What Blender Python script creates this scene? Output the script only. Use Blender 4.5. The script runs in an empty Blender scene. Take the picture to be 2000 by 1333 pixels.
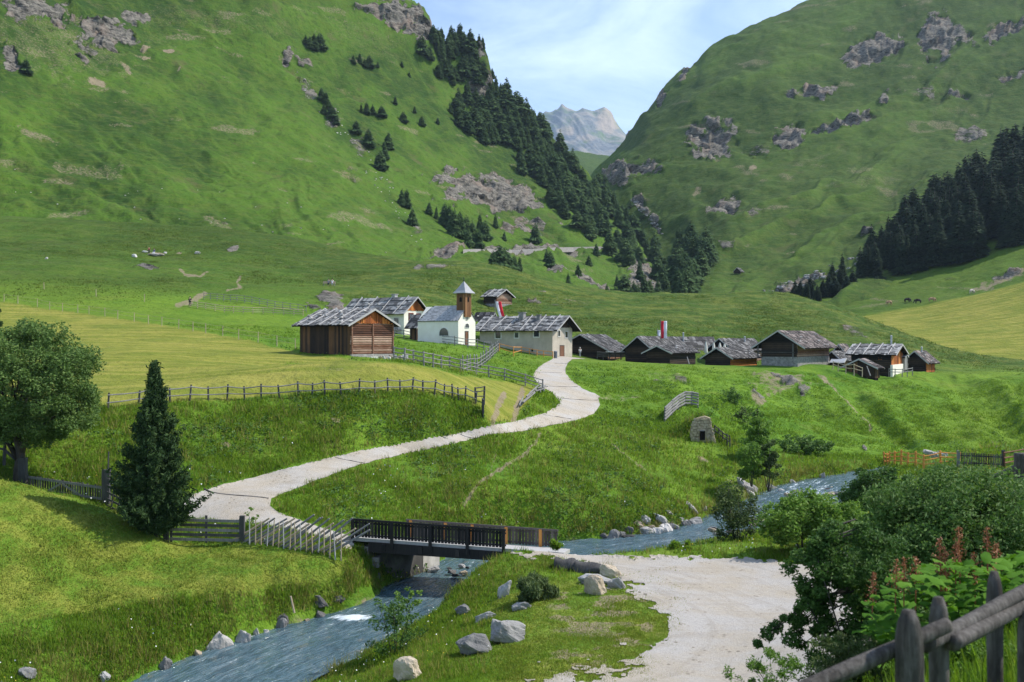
import bpy, math, random
import numpy as np
from mathutils import Vector, Matrix
R = math.radians
random.seed(7)
rng = np.random.default_rng(7)
scene = bpy.context.scene
COL = scene.collection
F = 2000.0; CX = 1000.0; CY = 667.0      # focal length and principal point of the photograph, in its pixels

# ------------------------------------------------------------------ numbers
def _hash(ix, iy, iz, seed):
    h = (ix.astype(np.int64) * 374761393 + iy.astype(np.int64) * 668265263 + iz * 2147483647 + seed * 974711) & 0x7fffffff
    h = ((h ^ (h >> 13)) * 1274126177) & 0x7fffffff
    h = h ^ (h >> 16)
    return (h & 0xffff) / 65535.0
def vnoise(x, y, seed=0):
    ix = np.floor(x); iy = np.floor(y); fx = x - ix; fy = y - iy
    fx = fx * fx * fx * (fx * (fx * 6 - 15) + 10); fy = fy * fy * fy * (fy * (fy * 6 - 15) + 10)
    a = _hash(ix, iy, 0, seed); b = _hash(ix + 1, iy, 0, seed); c = _hash(ix, iy + 1, 0, seed); d = _hash(ix + 1, iy + 1, 0, seed)
    return (a * (1 - fx) + b * fx) * (1 - fy) + (c * (1 - fx) + d * fx) * fy
def fbm(x, y, octv=4, seed=0, gain=.5):
    s = 0; a = 1; t = 0
    for k in range(octv):
        s = s + a * (vnoise(x, y, seed + k * 17) - .5); t += a; a *= gain
        x, y = x * 1.62 + y * 1.23 + 3.1, y * 1.62 - x * 1.23 + 7.7
    return s / t * 2
def ridged(x, y, octv=4, seed=0):
    s = 0; a = 1; t = 0
    for k in range(octv):
        s = s + a * (1 - np.abs(2 * vnoise(x, y, seed + k * 31) - 1)); t += a; a *= .5
        x, y = x * 1.7 + y * 1.1 + 1.7, y * 1.7 - x * 1.1 + 5.3
    return s / t
def sstep(a, b, x):
    t = np.clip((x - a) / (b - a), 0, 1); return t * t * (3 - 2 * t)
def inpoly(px, py, poly):
    c = np.zeros(px.shape, bool); n = len(poly); j = n - 1
    for i in range(n):
        xi, yi = poly[i]; xj, yj = poly[j]
        if yi != yj:
            c ^= ((yi > py) != (yj > py)) & (px < (xj - xi) * (py - yi) / (yj - yi) + xi)
        j = i
    return c
def polydist(px, py, poly, closed=True, sx=1., sy=1.):
    d = np.full(px.shape, 1e9); n = len(poly)
    for i in range(n if closed else n - 1):
        ax, ay = poly[i]; bx, by = poly[(i + 1) % n]
        ux, uy = (bx - ax) * sx, (by - ay) * sy; wx, wy = (px - ax) * sx, (py - ay) * sy
        t = np.clip((wx * ux + wy * uy) / (ux * ux + uy * uy + 1e-9), 0, 1)
        d = np.minimum(d, np.hypot(wx - t * ux, wy - t * uy))
    return d
def softpoly(px, py, poly, soft):
    d = polydist(px, py, poly, True, 1, 2.0); i = inpoly(px, py, poly)
    return sstep(-soft, soft, np.where(i, d, -d))
def P(px, py, D):
    return Vector(((px - CX) * D / F, D, (CY - py) * D / F))

# ------------------------------------------------------------------ objects
def tag(o, label=None, cat=None, group=None, kind=None):
    if label: o['label'] = label
    if cat: o['category'] = cat
    if group: o['group'] = group
    if kind: o['kind'] = kind
    return o
def empty(name, loc, label, cat, group=None, rz=0):
    o = bpy.data.objects.new(name, None); COL.objects.link(o); o.empty_display_size = .3
    o.location = loc; o.rotation_euler = (0, 0, rz)
    return tag(o, label, cat, group)
def mesh_np(name, verts, faces, material=None, parent=None, smooth=True, attrs=None):
    """faces: (n,3) or (n,4) array"""
    me = bpy.data.meshes.new(name); verts = np.asarray(verts, np.float32); faces = np.asarray(faces, np.int32)
    n, k = faces.shape
    me.vertices.add(len(verts)); me.vertices.foreach_set('co', verts.ravel())
    me.loops.add(n * k); me.loops.foreach_set('vertex_index', faces.ravel())
    me.polygons.add(n); me.polygons.foreach_set('loop_start', np.arange(0, n * k, k, dtype=np.int32))
    me.polygons.foreach_set('use_smooth', np.full(n, smooth, bool))
    if attrs:
        for a, v in attrs.items():
            me.attributes.new(a, 'FLOAT', 'POINT').data.foreach_set('value', np.asarray(v, np.float32).ravel())
    me.update(calc_edges=True)
    o = bpy.data.objects.new(name, me); COL.objects.link(o)
    if material: me.materials.append(material)
    if parent: o.parent = parent
    return o
class MB:
    """collects simple solids into one mesh"""
    def __init__(s): s.v = []; s.f = []
    def add(s, vs, fs):
        b = len(s.v); s.v += [tuple(v) for v in vs]; s.f += [tuple(b + i for i in f) for f in fs]
    def hexa(s, c):   # 8 corners: bottom 4 (ccw), top 4
        s.add(c, [(3, 2, 1, 0), (4, 5, 6, 7), (0, 1, 5, 4), (1, 2, 6, 5), (2, 3, 7, 6), (3, 0, 4, 7)])
    def box(s, o, a, b, c):   # origin and three edge vectors
        o, a, b, c = Vector(o), Vector(a), Vector(b), Vector(c)
        s.hexa([o, o + a, o + a + b, o + b, o + c, o + a + c, o + a + b + c, o + b + c])
    def cbox(s, p, x, y, z, rz=0):
        c, sn = math.cos(rz), math.sin(rz); ax = Vector((c, sn, 0)) * x; ay = Vector((-sn, c, 0)) * y
        s.box(Vector(p) - ax / 2 - ay / 2, ax, ay, (0, 0, z))
    def tube(s, p, q, r0, r1=None, n=7, cap=True, wob=0):
        p, q = Vector(p), Vector(q); r1 = r0 if r1 is None else r1
        d = (q - p); d = d.normalized() if d.length > 1e-6 else Vector((0, 0, 1))
        a = d.orthogonal().normalized(); b = d.cross(a)
        vs = []
        for (c, r) in ((p, r0), (q, r1)):
            for i in range(n):
                t = 2 * math.pi * i / n; rr = r * (1 + random.uniform(-wob, wob))
                vs.append(c + (a * math.cos(t) + b * math.sin(t)) * rr)
        fs = [(i, (i + 1) % n, n + (i + 1) % n, n + i) for i in range(n)]
        if cap: fs += [tuple(range(n - 1, -1, -1)), tuple(range(n, 2 * n))]
        s.add(vs, fs)
    def path(s, pts, rs, n=7, wob=.0):
        pts = [Vector(p) for p in pts]; vs = []; m = len(pts); ref = None
        for k, p in enumerate(pts):
            d = (pts[min(k + 1, m - 1)] - pts[max(k - 1, 0)]).normalized()
            if ref is None: ref = d.orthogonal().normalized()
            a = (ref - d * ref.dot(d)).normalized(); ref = a; b = d.cross(a)
            for i in range(n):
                t = 2 * math.pi * i / n; r = rs[k] * (1 + random.uniform(-wob, wob))
                vs.append(p + (a * math.cos(t) + b * math.sin(t)) * r)
        fs = [(k * n + i, k * n + (i + 1) % n, (k + 1) * n + (i + 1) % n, (k + 1) * n + i) for k in range(m - 1) for i in range(n)]
        fs += [tuple(range(n - 1, -1, -1)), tuple(range((m - 1) * n, m * n))]
        s.add(vs, fs)
    def build(s, name, material, parent=None, smooth=False):
        me = bpy.data.meshes.new(name); me.from_pydata(s.v, [], s.f); me.update()
        if smooth: me.polygons.foreach_set('use_smooth', [True] * len(me.polygons))
        o = bpy.data.objects.new(name, me); COL.objects.link(o); me.materials.append(material)
        if parent: o.parent = parent
        return o

# ------------------------------------------------------------------ node materials
class G:
    def __init__(s, nt): s.nt = nt; s.n = nt.nodes; s.l = nt.links
    def node(s, t, **kw):
        nd = s.n.new(t)
        for k, v in kw.items(): setattr(nd, k, v)
        return nd
    def put(s, sock, v):
        if hasattr(v, 'is_linked') or isinstance(v, bpy.types.NodeSocket): s.l.new(v, sock)
        else:
            if isinstance(v, tuple) and len(v) == 3 and sock.type == 'RGBA': v = v + (1,)
            sock.default_value = v
    def pos(s): return s.node('ShaderNodeNewGeometry').outputs['Position']
    def obj(s): return s.node('ShaderNodeTexCoord').outputs['Object']
    def island(s): return s.node('ShaderNodeNewGeometry').outputs['Random Per Island']
    def orand(s): return s.node('ShaderNodeObjectInfo').outputs['Random']
    def attr(s, a): return s.node('ShaderNodeAttribute', attribute_name=a).outputs['Fac']
    def map(s, v, scale=(1, 1, 1), rot=(0, 0, 0)):
        m = s.node('ShaderNodeMapping'); s.put(m.inputs['Vector'], v); m.inputs['Scale'].default_value = scale; m.inputs['Rotation'].default_value = rot
        return m.outputs[0]
    def noise(s, scale, detail=4, v=None, rough=.55, dist=0):
        t = s.node('ShaderNodeTexNoise'); t.inputs['Scale'].default_value = scale; t.inputs['Detail'].default_value = detail
        t.inputs['Roughness'].default_value = rough; t.inputs['Distortion'].default_value = dist
        s.put(t.inputs['Vector'], v if v is not None else s.pos()); return t.outputs['Fac']
    def voro(s, scale, v=None, feat='F1', out='Distance'):
        t = s.node('ShaderNodeTexVoronoi', feature=feat); t.inputs['Scale'].default_value = scale
        s.put(t.inputs['Vector'], v if v is not None else s.pos()); return t.outputs[out]
    def math(s, op, a, b=0., c=None, clamp=False):
        m = s.node('ShaderNodeMath', operation=op, use_clamp=clamp); s.put(m.inputs[0], a); s.put(m.inputs[1], b)
        if c is not None: s.put(m.inputs[2], c)
        return m.outputs[0]
    def ss(s, a, b, x):
        m = s.node('ShaderNodeMapRange', interpolation_type='SMOOTHSTEP'); s.put(m.inputs[0], x); m.inputs[1].default_value = a; m.inputs[2].default_value = b
        return m.outputs[0]
    def mix(s, f, a, b, blend='MIX'):
        m = s.node('ShaderNodeMix', data_type='RGBA', blend_type=blend); s.put(m.inputs['Factor'], f); s.put(m.inputs[6], a); s.put(m.inputs[7], b)
        return m.outputs[2]
    def ramp(s, f, stops):
        r = s.node('ShaderNodeValToRGB'); e = r.color_ramp.elements
        while len(e) < len(stops): e.new(.5)
        for k, (p, c) in enumerate(stops): e[k].position = p; e[k].color = tuple(c) + (1,)
        s.put(r.inputs[0], f); return r.outputs[0]
    def bump(s, h, strength=.5, dist=.1):
        b = s.node('ShaderNodeBump'); b.inputs['Strength'].default_value = strength; b.inputs['Distance'].default_value = dist
        s.put(b.inputs['Height'], h); return b.outputs[0]
    def sepz(s, v): 
        x = s.node('ShaderNodeSeparateXYZ'); s.put(x.inputs[0], v); return x.outputs
def newmat(name):
    m = bpy.data.materials.new(name); m.use_nodes = True; m.node_tree.nodes.clear(); g = G(m.node_tree)
    out = g.node('ShaderNodeOutputMaterial'); return m, g, out
def finish(g, out, col, rough=.85, spec=.25, normal=None, transl=0., metal=0.):
    b = g.node('ShaderNodeBsdfPrincipled'); g.put(b.inputs['Base Color'], col); g.put(b.inputs['Roughness'], rough)
    b.inputs['Specular IOR Level'].default_value = spec; b.inputs['Metallic'].default_value = metal
    if normal is not None: g.l.new(normal, b.inputs['Normal'])
    if transl > 0:
        t = g.node('ShaderNodeBsdfTranslucent'); g.put(t.inputs['Color'], g.mix(1., col, (1., 1., .55), 'MULTIPLY'))
        x = g.node('ShaderNodeMixShader'); x.inputs[0].default_value = transl; g.l.new(b.outputs[0], x.inputs[1]); g.l.new(t.outputs[0], x.inputs[2])
        g.l.new(x.outputs[0], out.inputs[0])
    else: g.l.new(b.outputs[0], out.inputs[0])

def terrain_mat():
    m, g, out = newmat('grassland')
    p = g.pos()
    n_big = g.noise(.018, 4, p); n_mid = g.noise(.12, 5, p, .6); n_sm = g.noise(1.3, 5, p, .65); n_fine = g.noise(7., 4, p, .7)
    ps = g.map(p, (.35, .35, 1.6)); n_ter = g.noise(.5, 4, ps, .6)           # terracettes follow the contour
    grass = g.mix(g.ss(.35, .66, n_mid), (.074, .165, .012), (.132, .232, .019))
    grass = g.mix(g.ss(.40, .62, n_big), grass, g.mix(.5, grass, (.16, .22, .020)))
    grass = g.mix(g.math('MULTIPLY', g.ss(.50, .70, n_sm), .6), grass, (.050, .120, .012))
    grass = g.mix(g.math('MULTIPLY', g.ss(.54, .70, n_ter), .4), grass, (.16, .185, .028))
    grass = g.mix(g.math('MULTIPLY', g.ss(.5, .75, n_fine), .5), grass, (.10, .20, .018))
    # coarse alpine turf: browner
    alp = g.mix(g.ss(.42, .62, g.noise(.35, 6, g.map(p, (.45, .9, 2.)), .72)), (.044, .088, .013), (.125, .145, .030))
    alp = g.mix(g.math('MULTIPLY', g.ss(.50, .62, g.noise(.75, 6, g.map(p, (.7, 1., 2.)), .8)), .75), alp, (.034, .050, .013))
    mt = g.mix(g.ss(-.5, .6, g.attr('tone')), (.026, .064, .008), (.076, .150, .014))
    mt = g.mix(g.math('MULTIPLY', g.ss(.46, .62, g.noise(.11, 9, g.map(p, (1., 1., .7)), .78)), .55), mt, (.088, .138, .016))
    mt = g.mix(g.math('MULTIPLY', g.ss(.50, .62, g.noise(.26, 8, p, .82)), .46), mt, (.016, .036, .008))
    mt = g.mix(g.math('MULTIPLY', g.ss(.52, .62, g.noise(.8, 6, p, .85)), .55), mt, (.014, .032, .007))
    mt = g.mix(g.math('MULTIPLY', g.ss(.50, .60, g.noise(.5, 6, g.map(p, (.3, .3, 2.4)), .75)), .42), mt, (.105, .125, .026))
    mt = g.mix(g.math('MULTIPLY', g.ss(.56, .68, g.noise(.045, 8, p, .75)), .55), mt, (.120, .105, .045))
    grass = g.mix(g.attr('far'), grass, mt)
    grass = g.mix(g.attr('alpine'), grass, alp)
    # mown hay
    st = g.noise(.55, 3, g.map(p, (.14, 1.1, .9), (0, 0, R(7))), .6)
    hay = g.mix(g.ss(.36, .64, st), (.165, .190, .024), (.270, .255, .050))
    hay = g.mix(g.math('MULTIPLY', g.ss(.45, .66, n_mid), .6), hay, (.135, .175, .022))
    hay = g.mix(g.math('MULTIPLY', g.ss(.55, .8, n_fine), .35), hay, (.30, .27, .08))
    grass = g.mix(g.attr('mown'), grass, hay)
    lawn = g.mix(g.ss(.38, .62, g.noise(.5, 5, p, .6)), (.105, .190, .018), (.205, .230, .036))
    lawn = g.mix(g.math('MULTIPLY', g.ss(.5, .72, n_sm), .55), lawn, (.080, .160, .013))
    grass = g.mix(g.attr('lawn'), grass, lawn)
    # bare earth
    e = g.math('MULTIPLY', g.ss(.36, .80, g.math('ADD', g.math('MULTIPLY', g.attr('dirt'), .85), g.math('MULTIPLY', g.math('SUBTRACT', g.noise(1.1, 8, p, .75), .5), 1.9))), .85)
    earth = g.mix(g.noise(1.2, 5, p), (.17, .125, .080), (.34, .27, .19))
    col = g.mix(e, grass, earth)
    r = g.ss(.40, .62, g.math('ADD', g.math('MULTIPLY', g.attr('rock'), .85), g.math('MULTIPLY', g.math('SUBTRACT', g.noise(.22, 9, g.map(p, (.8, .8, 1.6)), .75, .4), .5), 1.45)))
    pr = g.map(p, (.8, .8, 2.2)); rn = g.noise(.32, 8, pr, .7, .6)
    rock = g.ramp(rn, [(.36, (.022, .021, .019)), (.45, (.125, .115, .098)), (.56, (.235, .215, .18)), (.75, (.38, .335, .27))])
    rock = g.mix(g.math('MULTIPLY', g.ss(.52, .66, g.noise(.07, 4, p)), .45), rock, (.30, .215, .16))
    rock = g.mix(g.math('MULTIPLY', g.ss(.62, .52, g.noise(.9, 4, p)), .0), rock, (.1, .15, .03))
    col = g.mix(r, col, rock)
    n_m2 = g.noise(.42, 5, g.map(p, (1., 1., .6)), .7)
    col = g.mix(g.math('MULTIPLY', g.ss(.50, .72, n_m2), .38), col, g.mix(1., col, (.52, .58, .55), 'MULTIPLY'))
    col = g.mix(g.math('MULTIPLY', g.ss(.55, .75, g.noise(.055, 6, p, .65, .8)), .32), col, g.mix(1., col, (.62, .72, .62), 'MULTIPLY'))
    hgt = g.math('ADD', g.math('MULTIPLY', n_m2, 2.2), g.math('MULTIPLY', n_sm, .6))
    hgt = g.math('ADD', hgt, g.math('MULTIPLY', n_mid, 3.))
    hgt = g.math('ADD', hgt, g.math('MULTIPLY', n_sm, .0), g.math('MULTIPLY', n_fine, .25))
    hgt = g.math('ADD', hgt, g.math('MULTIPLY', g.math('MULTIPLY', rn, r), 12.))
    hgt = g.math('ADD', hgt, g.math('MULTIPLY', n_ter, .9))
    finish(g, out, col, .95, .12, g.bump(hgt, .55, .55)); return m
def gravel_mat(name, base, warm):
    m, g, out = newmat(name); p = g.pos()
    c = g.mix(g.ss(.35, .65, g.noise(.35, 5, p, .6)), base, warm)
    c = g.mix(g.math('MULTIPLY', g.ss(.45, .75, g.noise(9., 4, p, .8)), .55), c, tuple(x * .55 for x in base))
    c = g.mix(g.math('MULTIPLY', g.ss(.55, .75, g.noise(3., 5, p, .75)), .5), c, tuple(min(x * 1.25, 1) for x in base))
    tr = g.noise(.9, 3, g.map(p, (.25, 1.4, 1)), .6)
    vd = g.node('ShaderNodeVectorMath', operation='DISTANCE'); g.l.new(p, vd.inputs[0]); vd.inputs[1].default_value = (-1., 42., -11.4)
    cv = g.node('ShaderNodeCombineXYZ'); g.l.new(g.math('ADD', vd.outputs['Value'], g.math('MULTIPLY', g.noise(.25, 3, p), 1.2)), cv.inputs[0]); g.l.new(g.math('MULTIPLY', g.noise(.12, 2, p), 3.), cv.inputs[1])
    c = g.mix(g.math('MULTIPLY', g.ss(.50, .66, g.noise(1.5, 4, cv.outputs[0], .6)), .38), c, tuple(x * .66 for x in warm))
    c = g.mix(g.math('MULTIPLY', g.ss(.52, .7, tr), .35), c, tuple(x * .72 for x in warm))
    c = g.mix(g.math('MULTIPLY', g.ss(.40, .72, g.noise(.8, 8, g.map(p, (.5, 1., 1.), (0, 0, R(25))), .8)), .16), c, tuple(x * .68 for x in base))
    c = g.mix(g.math('MULTIPLY', g.ss(.30, .16, g.voro(3.2, g.map(p, (1, 1, 1)))), g.ss(.5, .62, g.noise(.7, 4, p))), c, tuple(x * .5 for x in warm))
    finish(g, out, c, .95, .15, g.bump(g.math('ADD', g.noise(14., 4, p, .8), g.math('MULTIPLY', g.noise(2.2, 5, p, .7), 1.5)), .6, .06)); return m
def water_mat():
    m, g, out = newmat('stream_water'); fo = g.attr('foam')
    cv = g.node('ShaderNodeCombineXYZ'); g.l.new(g.attr('along'), cv.inputs[0]); g.l.new(g.attr('across'), cv.inputs[1]); v = cv.outputs[0]
    n = g.noise(1., 5, g.map(v, (.75, 1.7, 1)), .6, 1.2); n2 = g.noise(1., 4, g.map(v, (1.9, 3.4, 1)), .62, 1.2); n3 = g.noise(1., 4, g.map(v, (.35, 2.6, 1)), .65, 1.)
    k = g.math('ADD', g.math('MULTIPLY', n, .45), g.math('MULTIPLY', n3, .55))
    f = g.ss(.63, .82, g.math('ADD', g.math('MULTIPLY', fo, .34), g.math('ADD', g.math('MULTIPLY', k, .75), g.math('MULTIPLY', g.math('SUBTRACT', n2, .5), .55))))
    bed = g.ramp(g.math('ADD', g.math('MULTIPLY', k, .8), g.math('MULTIPLY', n2, .2)), [(.36, (.030, .060, .072)), (.5, (.072, .125, .150)), (.66, (.17, .225, .245))])
    bed = g.mix(g.math('MULTIPLY', g.ss(.58, .70, g.noise(1., 5, g.map(v, (.9, 1.4, 1)), .6)), .5), bed, (.17, .155, .105))
    col = g.mix(f, bed, (.74, .82, .86))
    b = g.node('ShaderNodeBsdfPrincipled'); g.put(b.inputs['Base Color'], col); g.put(b.inputs['Roughness'], g.math('ADD', .09, g.math('MULTIPLY', f, .6)))
    b.inputs['IOR'].default_value = 1.33; b.inputs['Specular IOR Level'].default_value = .5
    g.l.new(g.bump(g.math('ADD', g.math('ADD', n, n3), g.math('MULTIPLY', n2, .35)), .8, .22), b.inputs['Normal']); g.l.new(b.outputs[0], out.inputs[0]); return m
def wood_mat(name, dark, mid, light, grain=(1, 1, .12), scale=6., bias=.5, rough=.8):
    """weathered timber; every board its own tone"""
    m, g, out = newmat(name); o = g.obj()
    isl = g.island()
    n = g.noise(scale, 5, g.map(o, grain), .65, .3); n2 = g.noise(1.1, 3, o)
    f = g.math('ADD', g.math('MULTIPLY', isl, .55), g.math('MULTIPLY', n, .55)); f = g.math('ADD', f, g.math('MULTIPLY', n2, .25))
    c = g.ramp(g.math('SUBTRACT', f, .18 + .3 * (.5 - bias)), [(.15, dark), (.5, mid), (.85, light)])
    finish(g, out, c, rough, .25, g.bump(n, .4, .02)); return m
def plaster_mat(name, c0, c1, scale=.8):
    m, g, out = newmat(name); o = g.obj()
    n = g.noise(scale, 6, o, .65); n2 = g.noise(9., 4, o, .7)
    c = g.mix(g.ss(.35, .7, n), c0, c1); c = g.mix(g.math('MULTIPLY', g.ss(.6, .8, n2), .25), c, tuple(x * .7 for x in c0))
    finish(g, out, c, .9, .2, g.bump(n2, .25, .03)); return m
def stone_mat(name, c0, c1, c2, scale=1.6):
    m, g, out = newmat(name); o = g.pos()
    n = g.noise(scale, 7, o, .65, .5); n2 = g.noise(scale * 6, 5, o, .7)
    c = g.ramp(g.math('ADD', g.math('MULTIPLY', n, .75), g.math('MULTIPLY', g.math('SUBTRACT', g.orand(), .5), .35)), [(.22, c0), (.42, c1), (.65, c2)])
    c = g.mix(g.math('MULTIPLY', g.ss(.55, .72, n2), .45), c, tuple(x * .45 for x in c1))
    finish(g, out, c, .9, .2, g.bump(g.math('ADD', n, g.math('MULTIPLY', n2, .3)), .7, .12)); return m
def plain_mat(name, c, rough=.6, spec=.4, metal=0., var=.15):
    m, g, out = newmat(name); o = g.obj()
    cc = g.mix(g.math('MULTIPLY', g.noise(5., 4, o), var * 2), c, tuple(x * .6 for x in c))
    finish(g, out, cc, rough, spec, None, 0, metal); return m
def leaf_mat(name, a, b, c, transl=.3, rough=.5, spec=.35, up=.3):
    m, g, out = newmat(name); i = g.island(); r = g.orand()
    n = g.noise(.9, 3, g.obj(), .6)
    f = g.math('ADD', g.math('MULTIPLY', i, .6), g.math('MULTIPLY', n, .55)); f = g.math('ADD', f, g.math('MULTIPLY', g.math('SUBTRACT', r, .5), .25))
    col = g.ramp(g.math('SUBTRACT', f, .08), [(.1, a), (.5, b), (.9, c)])
    vm = g.node('ShaderNodeVectorMath', operation='MULTIPLY_ADD'); g.l.new(g.node('ShaderNodeNewGeometry').outputs['Normal'], vm.inputs[0]); vm.inputs[1].default_value = (1 - up,) * 3; vm.inputs[2].default_value = (0, 0, up)
    vn = g.node('ShaderNodeVectorMath', operation='NORMALIZE'); g.l.new(vm.outputs[0], vn.inputs[0])
    finish(g, out, col, rough, spec, vn.outputs[0], transl); return m
# ------------------------------------------------------------------ near ground: one height field through surveyed points
S = []                                   # (px, D, q) with q = z/D
def cp(*a):
    for (px, py, D) in a: S.append((px, D, (CY - py) / F))
def cz(*a):
    for (px, py, z) in a: D = -z * F / (py - CY); S.append((px, D, z / D))
def ch(*a):                              # px, distance, height
    for (px, D, z) in a: S.append((px, D, z / D))
ch((-600,3,-1.8),(200,3,-1.8),(1000,3,-1.75),(1800,3,-1.7),(2600,3,-1.5))
ch((1000,10,-4.6),(1000,20,-8.6),(1000,30,-11.4),(1400,10,-4.1),(1400,20,-8.0),(1400,28,-10.9),(1600,12,-4.3),(1600,20,-7.7),(1600,30,-10.7))
ch((1775,5.5,-2.5),(1960,6.8,-2.6),(1950,10.5,-3.25),(1800,10,-3.5),(1800,14,-4.9),(2000,20,-6.0),(2000,30,-8.3),(2600,10,-2.2),(2600,20,-4),(2600,30,-6),(2600,60,-7),
   (0,10,-5),(0,20,-9.5),(0,30,-13.2),(-600,10,-5),(-600,20,-9.5),(-600,30,-13.5),(500,20,-9.5),(500,30,-13),(-600,38,-15.4),(200,40,-15.2))
# gravel yard and the verge beside it
cz((1100,1325,-11.5),(1500,1320,-11.4),(1250,1200,-11.4),(1500,1200,-11.4),(1300,1100,-11.4),(1500,1100,-11.3),(1000,1081,-11.35),(1150,1095,-11.4),(1080,1250,-11.55),(900,1290,-11.9),(990,1240,-11.75),
   (1700,1150,-11.1),(1650,1250,-10.6))
cp((700,1322,42.9),(760,1300,39.8),(850,1203,48.4),(905,1130,51.2),(960,1092,53.9),(1000,1180,45.9))
cz((1300,1079,-11.6),(1450,1083,-11.4),(1500,1040,-11.5),(1560,1010,-11.4),(1600,1060,-11.2),(1640,1070,-11.0),(1700,1000,-10.9),(1800,960,-10.6),(1720,928,-10.6),(1800,905,-9.9),(1960,895,-9.6),
   (1850,890,-10.1),(1950,876,-9.8),(1960,864,-10.2),(2100,900,-9.),(2300,950,-7.),(2000,1000,-9.5),(2200,1100,-8.))
# far bank of the stream and the slopes
cz((1600,930,-11.3),(1480,952,-11.6),(1420,982,-12.1),(1350,1022,-12.4),(1250,1037,-12.6),(1120,1057,-12.8),(1000,1048,-12.5),(880,1132,-13.1),(860,1102,-12.2),(1700,905,-10.9))
cp((700,1032,61.6),(560,1003,60.5),(700,1008,63.),(760,1010,64.),(850,1012,65.6),(700,910,69.8),(600,948,65.3),(800,886,73.6),(900,862,77.),(1000,842,82.5),(1080,832,88.),(1150,812,96.5),
   (800,950,67.8),(900,950,69.),(1000,950,70.7),(1100,950,72.),(1000,890,77.),(1100,880,81.7),(1200,880,83.6),(1200,960,73.7),(1300,950,77.),(1300,870,87.7),(1200,830,95.),(1400,885,92.),(1400,930,85.),
   (1250,790,106.),(1350,790,106.),(1400,866,92.),(1450,830,105.),(1300,750,121.),(1400,750,127.),(1500,760,129.),(1200,760,118.),(1300,716,147.),(1400,716,155.),(1500,720,155.),(1600,713,160.),(1700,731,159.),(1820,727,172.),(1200,706,165.))
ch((1200,186,-3.1),(1400,195,-3.9),(1600,195,-3.6),(1800,195,-5.))
cp((1550,860,103.6),(1600,800,120.),(1550,900,94.),(1700,850,114.8),(1700,790,127.),(1800,850,115.8),(1800,790,131.),(1900,800,135.),(1950,760,150.),(1900,728,190.),(2000,725,200.),(2000,832,122.),(2100,770,140.),(2250,780,120.))
# bank under the meadow fence, road, meadow
cp((205,798,70.),(370,782,73.),(510,778,75.7),(700,768,77.2),(850,775,79.8),(945,795,81.3),(205,850,66.5),(100,900,63.),(205,920,62.6),(380,850,69.),(380,930,64.6),(500,850,71.5),(500,922,67.5),(700,830,74.),(700,878,71.8),
   (850,832,76.6),(850,848,76.),(900,845,78.6),(1000,826,84.6),(1060,812,89.),(1060,790,96.),(1085,786,98.),(1170,790,103.),(1150,747,113.),(1045,737,117.),(1045,720,131.),(1080,704,158.),(1105,727,128.),(1113,706,157.),
   (355,986,61.),(420,958,63.2),(560,918,67.6),(530,985,61.2),(430,1000,60.2),(700,886,71.2),(600,1040,58.8),(690,1062,57.))
cp((0,940,56.),(100,965,56.),(200,995,56.),(300,1050,55.),(-200,900,56.),(-200,850,64.),(-400,880,56.),(-400,820,64.),(0,1050,50.),(0,1150,46.5),(0,1220,44.5),(150,1100,51.),(150,1195,46.5),(300,1100,53.),(300,1170,48.5),
   (450,1080,55.3),(450,1155,50.),(640,1100,54.3),(640,1145,51.7),(720,1152,52.2),(-300,1150,46.),(-300,1230,43.5),(330,1062,56.2),(470,1064,56.3),(670,1084,55.3))
ch((50,60,-8.7),(200,60,-9.6),(290,59,-10.6),(100,63,-7.8),(0,64,-7.))
cp((0,600,170.),(200,626,155.),(400,648,140.),(570,682,124.),(0,700,100.),(200,700,96.),(400,700,100.),(300,750,80.),(600,722,95.),(0,785,74.),(-300,655,130.),(-300,770,78.),(586,691,114.),(685,697,109.),(768,699,112.),
   (850,722,100.),(940,742,92.5),(1010,770,95.),(880,695,125.),(816,667,153.),(895,674,147.),(928,678,148.),(990,690,143.),(1030,715,128.),(1079,698,167.),(945,674,172.),(1118,699,172.))
cp((0,562,190.),(300,582,182.),(560,642,150.),(400,580,192.),(350,597,176.),(600,612,175.),(0,482,250.),(300,496,250.),(640,557,216.),(460,552,216.),(700,522,262.),(750,602,186.),(-300,480,240.),(-300,600,160.),
   (0,430,300.),(300,440,300.),(600,470,300.),(-300,430,300.),(150,520,220.))
cp((720,560,225.),(800,526,250.),(880,513,265.),(960,520,265.),(1050,545,262.),(1150,570,256.),(1250,582,260.),(1350,579,278.),(1500,591,280.),(1620,601,270.),(1700,636,245.),(1800,681,222.),(1850,704,215.),
   (850,570,222.),(970,597,224.),(1000,640,195.),(1150,640,205.),(1250,650,200.),(1400,642,215.),(1550,642,222.),(1700,682,203.),(1100,612,225.),(1950,712,222.),(2100,715,222.),(2400,715,215.))
ch((760,320,17),(880,320,13),(1050,320,8),(1250,325,3),(1500,330,1),(1700,310,-6),(1850,290,-11),(2050,290,-12),(2400,290,-12))
S = np.array(S); SU = (S[:, 0] - CX) / F; SV = np.log(S[:, 1]); SQ = S[:, 2]
def _k(r2): return np.where(r2 > 1e-12, .5 * r2 * np.log(np.maximum(r2, 1e-12)), 0)
_n = len(S); _K = _k((SU[:, None] - SU) ** 2 + (SV[:, None] - SV) ** 2) + np.eye(_n) * 2e-5
_P = np.stack([np.ones(_n), SU, SV], 1)
_A = np.block([[_K, _P], [_P.T, np.zeros((3, 3))]])
_w = np.linalg.solve(_A, np.concatenate([SQ, np.zeros(3)]))
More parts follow.
